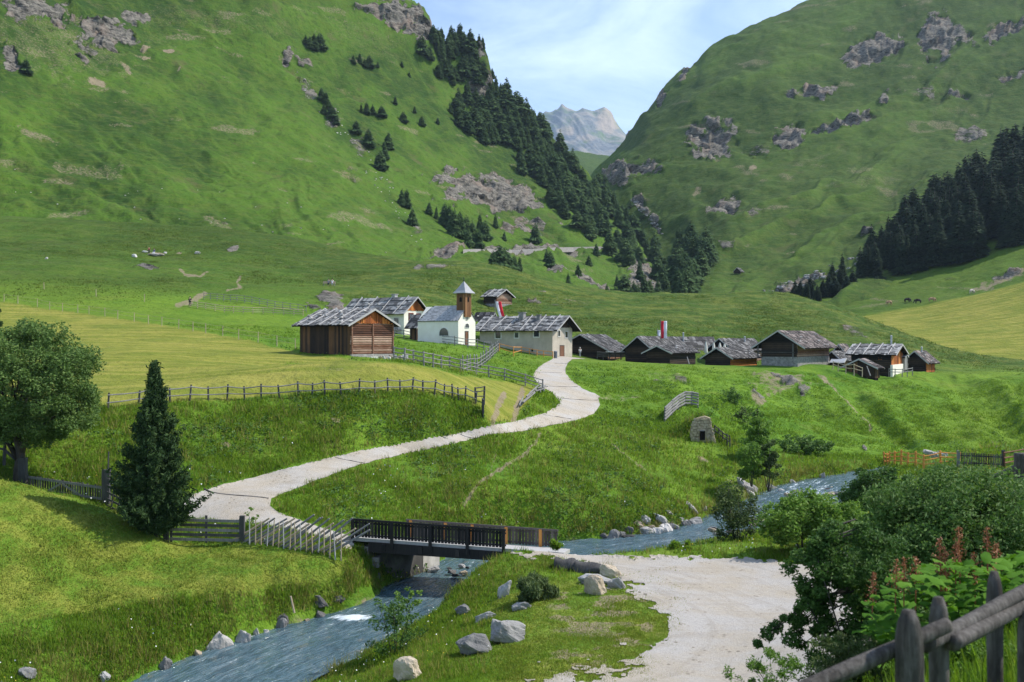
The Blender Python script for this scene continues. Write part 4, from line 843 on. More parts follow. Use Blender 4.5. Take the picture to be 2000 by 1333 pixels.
# --- huts
def hut(label, corner, th, pxl, pxr, eave, apex, ridge='X', L='log_dark', Rw='log_brown', roof='shake_dark', poles=0, oe=.7, og=.8, courses=6, bw=.5, stones=4, name='log_cabin', cat='cabin', vertR=False, base=None, pipe=None, vertL=False, logs=True, gap=.1):
    h = House(name, label, cat, corner, th, pxl, pxr, eave, apex, ridge); h.core(M['core'], 'frame', 1.2, .03)
    zb = .0 if base is None else base
    h.boards('L', M[L], 'gable_wall' if ridge == 'X' else 'side_wall', vertL, zb - .2, None, .3, .09); h.boards('R', M[Rw], 'side_wall' if ridge == 'X' else 'gable_wall', vertR, zb - .2, h.H if ridge == 'X' else None, .3, .09)  # left wall darker, right wall redder: shade and sun put into the wood
    h.boards('K', M[L], 'rear_wall', False, zb - .2, None, .4, .09); h.boards('N', M[L], 'rear_wall', False, zb - .2, None, .4, .09)
    if base:
        mb = MB(); mb.box((-.12, -.12, -1.3), (h.A + .24, 0, 0), (0, h.B + .24, 0), (0, 0, 1.3 + base)); mb.build('stone_base', M['stone_base'] if base > .3 else M['stone'], h.root)
    h.roof(M[roof], oe, og, courses, bw, poles, logs, stones, gap=gap)
    if pipe: h.chimney(h.A * pipe[0] if ridge == 'X' else h.B * pipe[0], (h.B if ridge == 'X' else h.A) * pipe[1], .28, pipe[2], None, True)
    return h
hut('dark cabin hidden between the chapel and the long grey house', (948,668,190), 35, 924, 972, 640, 612, 'Y', roof='shake_brown')
hut('small log hut alone on the grassy knoll above the chapel', (969,596,222), 35, 946, 999, 578.5, 567, 'Y', 'log_dark', 'log_brown', 'shake', 2, .6, .7, 5, .5, 3, base=.25)
hut('low dark cabin touching the right end of the grey house', (1187,700,180), 25, 1085, 1228, 684, 655, roof='shake_dark', pipe=(.15, .45, .6), stones=10)
hut('dark log cabin with banner flying behind its roof', (1272,705,172), 25, 1223, 1342, 681, 659, roof='shake_dark', stones=10)
hut('lower dark cabin with open shed side in front of the bannered cabin', (1308,712,165), 30, 1264, 1357, 688, 677, roof='shake_dark', Rw='log_dark', stones=6)
hut('cabin with red-brown wall and stove pipe behind the closed parasols', (1340,703,197), 62, 1322, 1396, 681, 660, roof='shake_dark', Rw='plank_red', pipe=(.0, .3, 1.9), vertR=True)
hut('dark cabin with glowing red side wall left of the tall barn', (1427,718,162), 35, 1379, 1477, 697, 681, roof='shake_dark', Rw='plank_red', vertR=False, stones=8)
hut('grey-roofed cabin half hidden behind the red-walled cabin', (1432,706,190), 45, 1386, 1490, 682, 663, roof='shake_dark', pipe=(.62, .3, 1.3))
h = hut('tall dark log barn on white stone base in the middle of the hamlet', (1557,714,157), 35, 1489, 1618, 670, 648, 'X', 'log_dark', 'log_brown', 'shake_brown', 0, 1.5, .9, 8, .45, 10, 'log_barn', 'barn', False, 1.25, None)
h.opening('L', 1490 + 2, 703.5, 1500, 712, frame=.04, fmat=M['dark_wood']); h.opening('L', 1523, 704.5, 1533, 711.5, frame=.04, fmat=M['dark_wood']); h.opening('L', 1506, 699, 1518, 716, 'door', pmat=M['core']); h.opening('R', 1597, 673.5, 1610, 678, frame=.05, fmat=M['frame'])
mb = MB(); mb.box((-1.2, h.B + .2, 1.0), (.14, 0, 0), (0, .14, 0), (0, 0, h.H - 1.4)); mb.box((-1.3, 0, 1.9), (.12, 0, 0), (0, h.B + .6, 0), (0, 0, .12)); mb.box((-1.2, .2, 1.0), (.14, 0, 0), (0, .14, 0), (0, 0, h.H - 1.2)); mb.build('gallery_rail', M['dark_wood'], h.root)
hut('little dark gabled cabin right behind the tall barn', (1652,706,186), 30, 1627, 1664, 690, 674, 'X', roof='shake_brown', stones=2)
hut('low lean cabin with grey roof between tall barn and silver-roofed house', (1640,715,176), 35, 1614, 1656, 700, 688, 'X', roof='shake_dark', stones=3)
hut('tiny shelter with pale tin roof beside the tall barn', (1645,724,168), 20, 1624, 1653, 710.5, 702, 'Y', 'plank_dark', 'plank_dark', 'tin', 0, .3, .3, 3, 1.2, 0, 'shelter', 'shelter', True, None, None, True, False, gap=.005)
h = hut('wooden house with bright silver shake roof and white base near the right end', (1740,732,158), 30, 1664, 1762, 692.5, 674.5, 'Y', 'log_dark', 'plank_red', 'shake', 4, .7, .9, 6, .4, 5, 'timber_house', 'house', True, None, (.14, .5, 1.6))
mb = MB(); mb.box(h.pt('R', -.15, -1.2, -.05), Vector((h.A + .3, 0, 0)), Vector((0, -.35, 0)), (0, 0, 1.2 + 1.45)); mb.build('white_base', M['white'], h.root)
h.opening('R', 1746, 696, 1751, 703, pmat=plain_mat('orange_curtain', (.55,.20,.05), .6), frame=.06, fmat=M['plank_red']); h.opening('L', 1690, 697, 1696, 703, frame=.04, fmat=M['plank_red']); h.opening('L', 1716, 697, 1722, 703, frame=.04, fmat=M['plank_red'])
hut('dark open lean-to below the silver-roofed house', (1708,737,151.5), 42, 1652, 1716, 717, 703, 'X', 'plank_dark', 'plank_dark', 'shake_brown', 0, .7, .5, 4, .5, 0, 'lean_to', 'shed', True, None, None, True)
hut('narrow grey sheet built as a shed at the gable of the silver-roofed house', (1766,722,166), 30, 1757, 1772, 699, 695, 'Y', 'grey_wood', 'grey_wood', 'tin', 0, .2, .2, 2, .8, 0, 'shed', 'shed', True, None, None, True, False, gap=.01)  # unidentified grey hanging sheet, given the form of a small plank shed
hut('small cabin with sunlit orange wall at the far right end of the hamlet', (1808,726,172), 40, 1769, 1825, 704.5, 687.5, 'X', 'log_dark', 'plank_red', 'shake_brown', 0, .7, .7, 6, .5, 3, vertR=True, pipe=(.45, .4, 1.2))
fp = hit(1443, 536, RIGHT); hut('tiny lone hay hut far off on the green slope behind the hamlet', (1446,537,fp.y), 30, 1434, 1452, 530, 524, 'X', roof='shake_dark', oe=.5, og=.6, courses=4, bw=.8, stones=0, base=.3)
# --- stone ruin on the slope
rp = hit(1372, 866); D0 = rp.y
mb = MB()
def wp(px, py, d): return P(px, py, d)
front = [(1347,846), (1351,828), (1360,818), (1376,814), (1387,818), (1391,840), (1402,876), (1378,876), (1350,862)]
f0 = [P(x, y, D0 - .2 + (x - 1345) * .012) for x, y in front]; b0 = [p + Vector((.12, .55, .02)) for p in f0]; m = len(f0)
mb.add(f0 + b0, [tuple(range(m)), tuple(range(2 * m - 1, m - 1, -1))] + [(i, (i + 1) % m, m + (i + 1) % m, m + i) for i in range(m)])
ru = empty('stone_cellar', P(1372, 866, D0), 'tan rubble-stone cellar front with tiny doorway set in the green slope', 'cellar'); o = mb.build('wall', M['rubble'], None); o.parent = ru; o.location = -ru.location
mb = MB()
for r_ in range(9):
    for c_ in range(8):
        px_ = 1350 + c_ * 5.6 + (r_ % 2) * 2.5 + random.uniform(-1, 1); py_ = 822 + r_ * 5.2 + random.uniform(-1, 1)
        if inpoly(np.array([px_ + 2.]), np.array([py_ + 2.]), front)[0] and not (1366 < px_ < 1379 and py_ > 838):
            p = P(px_, py_, D0 - .26 + (px_ - 1345) * .012); q = random.uniform(.16, .26); mb.box(p, (q, .0, random.uniform(-.03, .03)), (0, random.uniform(.1, .16), 0), (0, 0, random.uniform(.13, .2)))
o = mb.build('wall_stone', M['rubble'], None); o.parent = ru; o.location = -ru.location
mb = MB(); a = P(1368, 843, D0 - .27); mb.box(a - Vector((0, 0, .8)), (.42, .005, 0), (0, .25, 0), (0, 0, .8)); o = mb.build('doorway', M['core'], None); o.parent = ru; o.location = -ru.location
mb = MB(); mb.box(P(1366, 843, D0 - .34), (.52, .005, 0), (0, .2, 0), (0, 0, .09)); o = mb.build('lintel', M['grey_wood'], None); o.parent = ru; o.location = -ru.location

# ------------------------------------------------------------------ bridge
A0 = Vector((-9.03, 57.5, -11.0)); B0 = Vector((-.336, 56., -11.34)); d = (B0 - A0); Lb = d.length; d.normalize(); nf = Vector((-d.y, d.x, 0)).normalized()
SL = Vector((0, 0, -.13))                                           # the deck falls a little towards the far side
def bp(t, s_, z=0.): return A0 + d * t + (nf + SL) * s_ + Vector((0, 0, z))
br = empty('bridge', A0, 'dark timber footbridge with board railings on a concrete abutment', 'bridge')
def bpart(mb, name, mat, parent=None):
    o = mb.build(name, mat, None); o.parent = parent or br
    if parent is None: o.location = -br.location
    return o
mb = MB(); mb.hexa([bp(0, .1, -.22), bp(12., .1, -.22), bp(12., 3.1, -.22), bp(0, 3.1, -.22), bp(-.3, .1, -.02), bp(12., .1, -.02), bp(12., 3.1, -.02), bp(-.3, 3.1, -.02)]); bpart(mb, 'deck', M['pale_grey'])
mb = MB()
for s_ in (0., 1.1, 2.2, 3.1): mb.hexa([bp(1.0, s_, -.78), bp(9.1, s_, -.72), bp(9.1, s_ + .28, -.72), bp(1.0, s_ + .28, -.78), bp(1.0, s_, -.2), bp(9.1, s_, -.2), bp(9.1, s_ + .28, -.2), bp(1.0, s_ + .28, -.2)])
for t in (1.8, 3.9, 6., 8.1): mb.hexa([bp(t, -.08, -.66), bp(t + .22, -.08, -.66), bp(t + .22, 3.5, -.66), bp(t, 3.5, -.66), bp(t, -.08, -.3), bp(t + .22, -.08, -.3), bp(t + .22, 3.5, -.3), bp(t, 3.5, -.3)])
bpart(mb, 'beam', M['bridge_wood'])
def railing(s_, t0, t1, hh, mat, post, nm):
    rr = MB(); rr.hexa([bp(t0, s_ - .1, hh - .12), bp(t1, s_ - .1, hh - .12), bp(t1, s_ + .12, hh - .12), bp(t0, s_ + .12, hh - .12), bp(t0, s_ - .1, hh), bp(t1, s_ - .1, hh), bp(t1, s_ + .12, hh), bp(t0, s_ + .12, hh)]); ro = bpart(rr, nm, mat)
    bb = MB(); t = t0 + .02
    while t < t1 - .05:
        b = .155 + random.uniform(-.01, .01)
        for (z0, z1, k) in ((.02, hh - .13, .0),): bb.hexa([bp(t, s_, z0), bp(t + b, s_, z0), bp(t + b, s_ + .035, z0), bp(t, s_ + .035, z0), bp(t, s_, z1), bp(t + b, s_, z1), bp(t + b, s_ + .035, z1), bp(t, s_ + .035, z1)])
        t += b + .035
    for z0 in (hh - .28, .1): bb.hexa([bp(t0, s_ + .045, z0), bp(t1, s_ + .045, z0), bp(t1, s_ + .1, z0), bp(t0, s_ + .1, z0), bp(t0, s_ + .045, z0 + .1), bp(t1, s_ + .045, z0 + .1), bp(t1, s_ + .1, z0 + .1), bp(t0, s_ + .045 + .055, z0 + .1)])
    o = bb.build('board_panel', mat, ro)
    for t in post:
        pm = MB(); q = -.14 if s_ < 1 else -.12; pm.hexa([bp(t, s_ + q, -.5), bp(t + .17, s_ + q, -.5), bp(t + .17, s_ + q + .12, -.5), bp(t, s_ + q + .12, -.5), bp(t, s_ + q, hh - .05), bp(t + .17, s_ + q, hh - .05), bp(t + .17, s_ + q + .12, hh - .05), bp(t, s_ + q + .12, hh - .05)])
        pm.build('post', M['bridge_wood'] if s_ < 1 else M['fresh_wood'], ro)
railing(0., 0., Lb, 1.05, M['bridge_wood'], (.02, 2.3, 4.5, 6.6, Lb - .2), 'near_railing'); railing(3.2, 2.3, 11.3, 1.03, M['rail_wood'], (2.5, 4.6, 6.2, 8.2, 10.2), 'far_railing')
mb = MB(); mb.hexa([bp(2.4, 3.15, -.35), bp(11.3, 3.15, -.35), bp(11.3, 3.35, -.35), bp(2.4, 3.35, -.35), bp(2.4, 3.15, -.03), bp(11.3, 3.15, -.03), bp(11.3, 3.35, -.03), bp(2.4, 3.35, -.03)]); bpart(mb, 'kick_board', M['rail_wood'])
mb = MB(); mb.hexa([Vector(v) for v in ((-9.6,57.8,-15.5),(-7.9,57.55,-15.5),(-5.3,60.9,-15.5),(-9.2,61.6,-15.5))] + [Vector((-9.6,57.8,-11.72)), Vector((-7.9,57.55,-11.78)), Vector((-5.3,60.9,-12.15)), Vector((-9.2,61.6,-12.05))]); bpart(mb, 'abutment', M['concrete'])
mb = MB(); mb.hexa([Vector(v) for v in ((-5.28,60.93,-15.5),(-4.45,62.9,-15.5),(-5.2,63.3,-15.5),(-6.2,61.15,-15.5))] + [Vector((-5.28,60.93,-12.1)), Vector((-4.45,62.9,-12.6)), Vector((-5.2,63.3,-12.6)), Vector((-6.2,61.15,-12.1))]); bpart(mb, 'upstream_wing', M['concrete_pale'])
mb = MB()
for r_ in range(9):
    x = -9.9 + r_ * .06
    while x < -8.0:
        w_ = random.uniform(.3, .7); mb.box((x, 57.5 - (x + 9) * .17 + random.uniform(0, .06), -14.2 + r_ * .3), (w_ - .03, -.05, 0), (0, .8, 0), (0, 0, .27)); x += w_
bpart(mb, 'wing_wall', M['masonry'])
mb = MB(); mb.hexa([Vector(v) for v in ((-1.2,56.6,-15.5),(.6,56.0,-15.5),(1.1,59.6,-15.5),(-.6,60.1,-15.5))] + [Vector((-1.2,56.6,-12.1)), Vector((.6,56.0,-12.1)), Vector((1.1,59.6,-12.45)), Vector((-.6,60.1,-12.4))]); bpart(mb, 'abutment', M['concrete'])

# ------------------------------------------------------------------ fences
def jit(a): return random.uniform(-a, a)
def fence(name, label, pts, rails, pr, rr, mat, sh=NEAR, group=None, lean=.06, cat='fence', square=False, railmat=None, dmin=34., point=False, sag=.02, loc=None):
    """pts: (px, py of foot, height[, D])"""
    foot = [P(p[0], p[1], p[3]) if len(p) > 3 else hit(p[0], p[1], sh, dmin) for p in pts]
    root = empty(name, foot[0], label, cat, group); tops = []
    for p, f in zip(pts, foot):
        v = Vector((jit(lean), jit(lean), 1)) * p[2]; tops.append(v); mb = MB(); f = f - root.location
        if square: mb.box(f - Vector((pr, pr, .3)), (2 * pr, 0, 0), (0, 2 * pr, 0), v + Vector((0, 0, .3)))
        else:
            mb.tube(f - Vector((0, 0, .3)), f + v, pr * random.uniform(.9, 1.15), pr * .85, 7, True, .08)
            if point: mb.tube(f + v, f + v * 1.12, pr * .85, .01, 7)
        mb.build('post', mat, root)
    for hgt in rails:
        for i in range(len(foot) - 1):
            a = foot[i] + tops[i] * (hgt + jit(.015)) - root.location; b = foot[i + 1] + tops[i + 1] * (hgt + jit(.015)) - root.location; e = (b - a) * .03
            mb = MB(); off = Vector((0, -pr * .9, 0)); m_ = (a + b) / 2 + Vector((jit(.03), jit(.03), -sag)); mb.path([a - e + off, m_ + off, b + e + off], [rr * 1.1, rr, rr * .9], 6, .1); mb.build('rail', railmat or mat, root)
    return root
xs_ = [(210,799),(270,789),(300,785),(332,783),(370,782),(407,780),(443,780),(478,779),(510,779),(546,776),(583,774),(610,772),(635,771),(667,770),(701,768),(732,767),(758,766),(782,765),(804,765),(826,766),(848,769),(867,773),(884,777),(896,779),(908,781),(928,787)]
fence('rail_fence', 'grey two-rail fence along the lower edge of the mown meadow', [(x, y + 2, 1.15 if i % 2 == 0 else .98) for i, (x, y) in enumerate(xs_)], (.86, .40), .075, .042, M['dark_wood'], lean=.16, dmin=60, railmat=M['grey_wood'])
fence('rail_fence', 'short tall end piece of fence dropping at the meadow gap', [(929,789,1.3),(945,790,1.45)], (.95,.72,.45), .085, .045, M['dark_wood'], dmin=60)
mb = MB(); p = hit(944, 800, NEAR, 60); mb.box(p + Vector((-.12, -.35, -.6)), (.12, 0, 0), (.1, -.55, -.1), (0, 0, 1.5)); tag(mb.build('plank', M['dark_wood']), 'dark upright plank leaning at the end of the meadow fence', 'plank')
W_ = [(8,590),(35,594),(73,600),(97,606),(122,609),(152,612),(174,615),(205,619),(230,624),(262,629),(290,634),(316,638),(349,643),(377,648),(402,652),(435,657),(466,664),(504,670),(541,677),(577,684)]
fence('wire_fence', 'line of white posts with thin wire along the top of the mown meadow', [(x, y, 1.35) for x, y in W_], (.95,.55), .055, .012, M['pale_wood'], dmin=100, lean=.03, sag=.05)
fence('wire_fence', 'three lone pale posts standing in the pasture above the meadow', [(86,566,1.3),(188,580,1.3),(282,590,1.3)], (), .06, .01, M['pale_wood'], dmin=120)
fence('rail_fence', 'upper pale rail fence beside the footpath above the barn', [(x, y, 1.25) for x, y in ((398,586),(411,587),(424,588),(437,589),(450,590),(463,590),(478,592),(492,594),(507,597),(522,600),(537,603),(552,605),(567,607),(582,609),(598,612))], (.95,.6,.3), .06, .045, M['grey_wood'], dmin=120, lean=.03)
fence('rail_fence', 'lower pale rail fence beside the footpath above the barn', [(x, y, 1.1) for x, y in ((371,600),(386,603),(402,605),(420,608),(438,611),(456,612),(475,613),(494,614),(514,614),(534,615),(554,616),(574,617),(592,618))], (.95,.6,.3), .06, .05, M['pale_wood'], dmin=120, lean=.03)
fence('rail_fence', 'weathered rail fence running in front of the chapel', [(770,659,1.2),(789,662,1.35),(812,665,1.2),(834,667,1.35),(861,671,1.2),(888,676,1.35),(914,680,1.3),(932,681,1.35),(945,684,1.2),(959,686,1.35)], (.88,.55,.25), .075, .05, M['grey_wood'], dmin=100, lean=.05)
pk = [(905,726),(912,725),(919,723),(927,722),(933,722),(939,718),(944,714),(948,711),(952,708),(955,705),(958,702),(961,699),(964,696),(967,693),(970,690),(973,687)]
fence('picket_fence', 'steep fence of pointed grey stakes climbing towards the chapel', [(x, y, 1.5) for x, y in pk], (.75,.45,.2), .085, .05, M['grey_wood'], dmin=80, lean=.08, point=True)
fence('rail_fence', 'three-rail fence from the barn corner down to the road', [(x, y, 1.2) for x, y in ((770,705),(790,708),(808,711),(828,715),(846,718),(862,720),(878,722),(900,727),(930,733),(955,737),(985,743),(1026,754),(1060,765))], (.9,.6,.3), .08, .05, M['grey_wood'], dmin=85, lean=.04)
fence('rail_fence', 'new light-brown handrail in front of the grey roughcast house', [(975,687,1.1),(1003,697,1.35),(1018,690,1.0),(1034,693,1.),(1049,696,1.),(1062,698,1.),(1080,701,1.15)], (.95,.4), .07, .05, M['fresh_wood'], dmin=110, lean=.03)
# tumbled poles by the track
tp_ = [((1016,797),(1032,783)),((1020,792),(1040,775)),((1028,783),(1048,766)),((1034,778),(1054,762)),((1040,772),(1060,757)),((1044,768),(1066,760)),((1050,766),(1070,764)),((1046,774),(1062,771)),((1054,760),(1056,772)),((1062,758),(1063,771)),((1014,800),(1022,786)),((1022,797),(1045,779))]
for i, (a, b) in enumerate(tp_):
    p = hit(*a, NEAR, 80); q = hit(*b, NEAR, 80); mb = MB(); l = .15 + .10 * (i % 4)
    mb.tube(p + Vector((0, 0, l)), Vector((q.x, q.y, q.z + l + .1)), .07, .055, 6); tag(mb.build('pole', M['grey_wood']), 'grey pole lying in the tumbled heap beside the wheel tracks', 'pole', 'tumbled fence poles by the track')
# gate and slanting fence at the bridge
gz = hit(330, 1062, NEAR, 45); g0, g1 = P(331, 1060, 56.3), P(468, 1063, 56.3)
gt = empty('field_gate', g0, 'closed five-bar grey field gate left of the bridge', 'gate'); dv = g1 - g0
for k in range(5): 
    mb = MB(); mb.box(Vector((0, 0, .10 + k * .265)), dv, (0, .07, 0), (0, 0, .15)); mb.build('bar', M['dark_wood'] if k % 2 else M['grey_wood'], gt)
for f_ in (.0, .5, .985):
    mb = MB(); mb.box(dv * f_ + Vector((0, .08, 0)), dv.normalized() * .12, (0, .07, 0), (0, 0, 1.35 + (.15 if f_ == .5 else 0))); mb.build('upright', M['dark_wood'], gt)
for (px_, lab) in ((323, 'dark gate post between pine and field gate'), (472, 'dark gate post where the slanting fence begins')):
    p = P(px_, 1064, 56.25); mb = MB(); mb.box(p + Vector((-.13, 0, -.4)), (.26, 0, 0), (0, .24, 0), (0, 0, 1.95)); tag(mb.build('gate_post', M['dark_wood']), lab, 'post')
sf = empty('slanting_fence', P(482, 1064, 56.3), 'traditional fence of slanting split rails and thin stakes beside the bridge', 'fence')
for i in range(19):
    f_ = i / 18.; px_ = 484 + 196 * f_; b = P(px_, 1064 + 20 * f_, 56.3 - .9 * f_) - sf.location; mb = MB(); l = random.uniform(2.4, 3.2)
    a_ = R(random.uniform(28, 42)); mb.path([b + Vector((-1.1, .12, .05)), b + Vector((-1.1 + l * .5 * math.cos(a_), .1, .02 + l * .5 * math.sin(a_) * .95)), b + Vector((-1.1 + l * math.cos(a_), .06, l * math.sin(a_)))], [.075, .07, .05], 6, .15); mb.build('slanting_rail', M['grey_wood'] if i % 4 else M['pale_wood'], sf)
for i in range(17):
    f_ = (i + .3) / 17.; px_ = 484 + 190 * f_; b = P(px_, 1064 + 22 * f_, 56.1 - .9 * f_) - sf.location; mb = MB(); q = Vector((jit(.12), jit(.05), random.uniform(1.25, 1.55)))
    mb.tube(b - Vector((0, 0, .3)), b + q, .042, .03, 6); mb.build('stake', M['pale_wood'] if i % 3 else M['pale_grey'], sf)
# picket fence and slanting rails by the pine
pf = empty('picket_fence', P(50, 975, 60.3), 'dark board picket fence between the leafy tree and the pine', 'fence'); a_ = P(48, 962, 60.3) - pf.location; b_ = P(204, 985, 60.) - pf.location; dv = b_ - a_
mb = MB(); n_p = 32
for k in range(n_p): mb.box(a_ + dv * (k / n_p) + Vector((0, 0, -.4)), dv * (.62 / n_p), (0, .03, 0), (0, 0, 1.42 + jit(.05)))
mb.build('pickets', M['dark_wood'], pf); mb = MB()
for z_ in (.2, .85): mb.box(a_ + Vector((0, -.05, z_)), dv, (0, .045, 0), (0, 0, .14))
mb.build('cross_rail', M['grey_wood'], pf); mb = MB(); mb.box(a_ + dv * .22 + Vector((0, -.1, -.05)), dv * .24 + Vector((0, 0, .8)), (0, .04, 0), (0, 0, .13)); mb.box(a_ + dv * .98 + Vector((0, -.1, -.35)), dv * -.5 + Vector((0, 0, 1.1)), (0, .04, 0), (0, 0, .13)); mb.build('brace', M['grey_wood'], pf)
for (px_, py_, h_, lab) in ((44,945,1.5,'dark fence post at the foot of the leafy tree'), (207,985,2.0,'thick dark fence post with a thin pole rising beside the picket fence')):
    p = P(px_, py_, 60.); mb = MB(); mb.box(p + Vector((-.22, -.1, -.5)), (.44, 0, 0), (0, .3, 0), (0, 0, h_ + .5)); r_o = mb.build('fence_post', M['dark_wood']); tag(r_o, lab, 'post')
    if h_ > 1.8: mb = MB(); mb.tube(p + Vector((.08, .1, h_ - .2)), p + Vector((.12, .1, h_ + 1.05)), .05, .04, 6); mb.build('pole', M['dark_wood'], r_o)
sl = empty('slanting_fence', P(210, 990, 59.8), 'dark slanting-rail fence falling behind the pine', 'fence')
for k in range(6):
    mb = MB(); mb.box(P(208, 938 + k * 13, 59.8) - sl.location, P(330, 1000 + k * 12, 57.) - P(208, 938 + k * 13, 59.8), (0, .05, 0), (0, 0, .12)); mb.build('rail', M['dark_wood'], sl)
for k in range(9):
    px_ = 216 + k * 13; p = P(px_, 990 + (px_ - 216) * .55, 59.6 - (px_ - 208) * .022) - sl.location; mb = MB(); mb.tube(p - Vector((0, 0, .4)), p + Vector((.25, 0, 1.5)), .045, .04, 6); mb.build('stake', M['dark_wood'], sl)
mb = MB(); p = P(575, 1190, 50.2); mb.tube(p - Vector((0, 0, .2)), p + Vector((-.18, 0, .62)), .06, .05, 6); tag(mb.build('stake', M['pale_wood']), 'short pale stake leaning on the grassy stream bank', 'stake')
fence('rail_fence', 'dark rails running out of the picture behind the leafy tree trunk', [(-60,880,1.2,61.5),(8,900,1.3,61.),(40,925,1.3,60.6)], (.9,.5), .1, .08, M['dark_wood'])
# around the cellar
fence('board_fence', 'grey board fence in an inverted V above the stone cellar', [(1298,826,1.5),(1312,812,1.5),(1325,801,1.5),(1338,794,1.5),(1350,794,1.5),(1363,797,1.5)], (.95,.8,.6,.4,.2), .07, .10, M['grey_wood'], dmin=80, lean=.03)
fence('board_fence', 'dark stake fence running downhill from the stone cellar', [(1396,852,1.0),(1404,858,1.0),(1412,865,1.0),(1420,872,1.1),(1426,877,1.2)], (.9,.5), .06, .05, M['dark_wood'], dmin=70)
# right-hand fences by the stream
of = [(1727,909),(1733,908),(1737,908),(1747,908),(1760,909),(1773,911),(1788,913),(1804,916),(1838,912)]
fence('rail_fence', 'bright orange new larch fence bending beside the stream', [(x, y, 1.25 if i % 2 == 0 else 1.1) for i, (x, y) in enumerate(of)] + [(1873,908,1.0)], (.88,.6,.3), .085, .045, M['fresh_wood'], dmin=60, lean=.05, railmat=M['fresh_wood'])
pg = empty('picket_gate', hit(1877, 912, NEAR, 50), 'dark grey picket gate right of the orange fence', 'gate'); a_ = Vector((0, 0, 0)); b_ = hit(1957, 916, NEAR, 50) - pg.location; mb = MB()
for k in range(24): mb.box(a_ + (b_ - a_) * (k / 24.) + Vector((0, 0, .08)), (b_ - a_) * .022, (0, .03, 0), (0, 0, .98 + jit(.04)))
mb.build('pickets', M['dark_wood'], pg); mb = MB(); mb.box((0, .04, .25), b_, (0, .05, 0), (0, 0, .1)); mb.box((0, .04, .8), b_, (0, .05, 0), (0, 0, .1)); mb.build('cross_rail', M['dark_wood'], pg)
for (px_, lab) in ((1873, 'grey square post at the left side of the picket gate'), (1961, 'dark square post at the right side of the picket gate')):
    p = hit(px_, 914, NEAR, 50); mb = MB(); mb.box(p - Vector((.1, 0, .3)), (.2, 0, 0), (0, .2, 0), (0, 0, 1.6)); tag(mb.build('gate_post', M['grey_wood'] if px_ < 1900 else M['dark_wood']), lab, 'post')
fence('rail_fence', 'brown three-rail fence running off to the right from the picket gate', [(1963,914,1.2),(2005,905,1.2),(2060,895,1.2)], (.92,.6,.3), .08, .06, M['door'], dmin=50)

# drains across the gravel road
for a, b, lab in (((398,957),(524,976),'thin dark drain across the gravel road at its lowest bend'),((655,896),(712,907),'thin dark drain across the road on the long ramp'),((890,847),(942,856),'thin dark drain across the road just below the wheel tracks'),((1060,812),(1116,820),'thin dark drain where the road starts to bend upward'),((1093,779),(1168,783),'thin dark drain across the widest part of the upper bend'),((1072,756),(1128,757),'thin dark drain across the narrow middle of the upper road'),((1044,728),(1104,731),'thin dark drain across the upper road below the hamlet'),((1083,711),(1108,711),'thin dark drain nearest the grey roughcast house')):
    p, q = hit(*a, NEAR, 50), hit(*b, NEAR, 50); mb = MB(); n = 8; dv = (q - p)
    for i in range(n):
        x0, x1 = p + dv * (i / n), p + dv * ((i + 1) / n); x0.z = ground_z(x0.x, x0.y) + .0; x1.z = ground_z(x1.x, x1.y); mb.box(x0, x1 - x0, (0, .16, 0), (0, 0, .065))
    tag(mb.build('drain', M['dark_wood']), lab, 'drain')
mb = MB(); pts = [hit(x, y, LEFT) for x, y in ((905,494),(930,493),(960,493),(1000,494),(1040,492),(1080,489),(1120,488),(1160,487),(1200,486))]
for a, b in zip(pts[:-1], pts[1:]): mb.box(a - Vector((0, 1.5, 1.5)), b - a, (0, 2.5, 0), (0, 0, 2.6))
tag(mb.build('retaining_wall', M['stone_pale']), 'long pale retaining wall of the mountain road below the grey crag', 'wall')
# ------------------------------------------------------------------ foliage
def leaf_quads(c, size, nrm=None, flat=.5, aspect=1.9, seed=0, droop=0.):
    """diamond leaves: c (n,3) centres; returns verts, faces"""
    r = np.random.default_rng(seed); n = len(c); s = size * r.uniform(.6, 1.35, n)[:, None]
    a = r.normal(size=(n, 3)); a[:, 2] = a[:, 2] * flat - droop
    a /= np.linalg.norm(a, axis=1, keepdims=True); b = np.cross(a, r.normal(size=(n, 3)) if nrm is None else nrm + .8 * r.normal(size=(n, 3)))
    b /= np.linalg.norm(b, axis=1, keepdims=True) + 1e-9; k = np.cross(a, b) * s * .16
    v = np.stack([c - a * s * .5, c + b * s * .5 / aspect + k, c + a * s * .5, c - b * s * .5 / aspect + k], 1).reshape(-1, 3)
    i = np.arange(n)[:, None] * 4; return v, i + np.array([[0, 1, 2, 3]])
def clump_points(cl, per, seed=0, shell=.55):
    """points spread through clumps (x,y,z,r)"""
    r = np.random.default_rng(seed); cl = np.asarray(cl, float); n = len(cl); d = r.normal(size=(n, per, 3)); d /= np.linalg.norm(d, axis=2, keepdims=True)
    rad = (shell + (1 - shell) * r.random((n, per, 1))) ** .7 * r.uniform(.35, 1.08, (n, per, 1)) ** .4
    return (cl[:, None, :3] + d * rad * cl[:, None, 3:4] * np.array([1, 1, .8])).reshape(-1, 3)
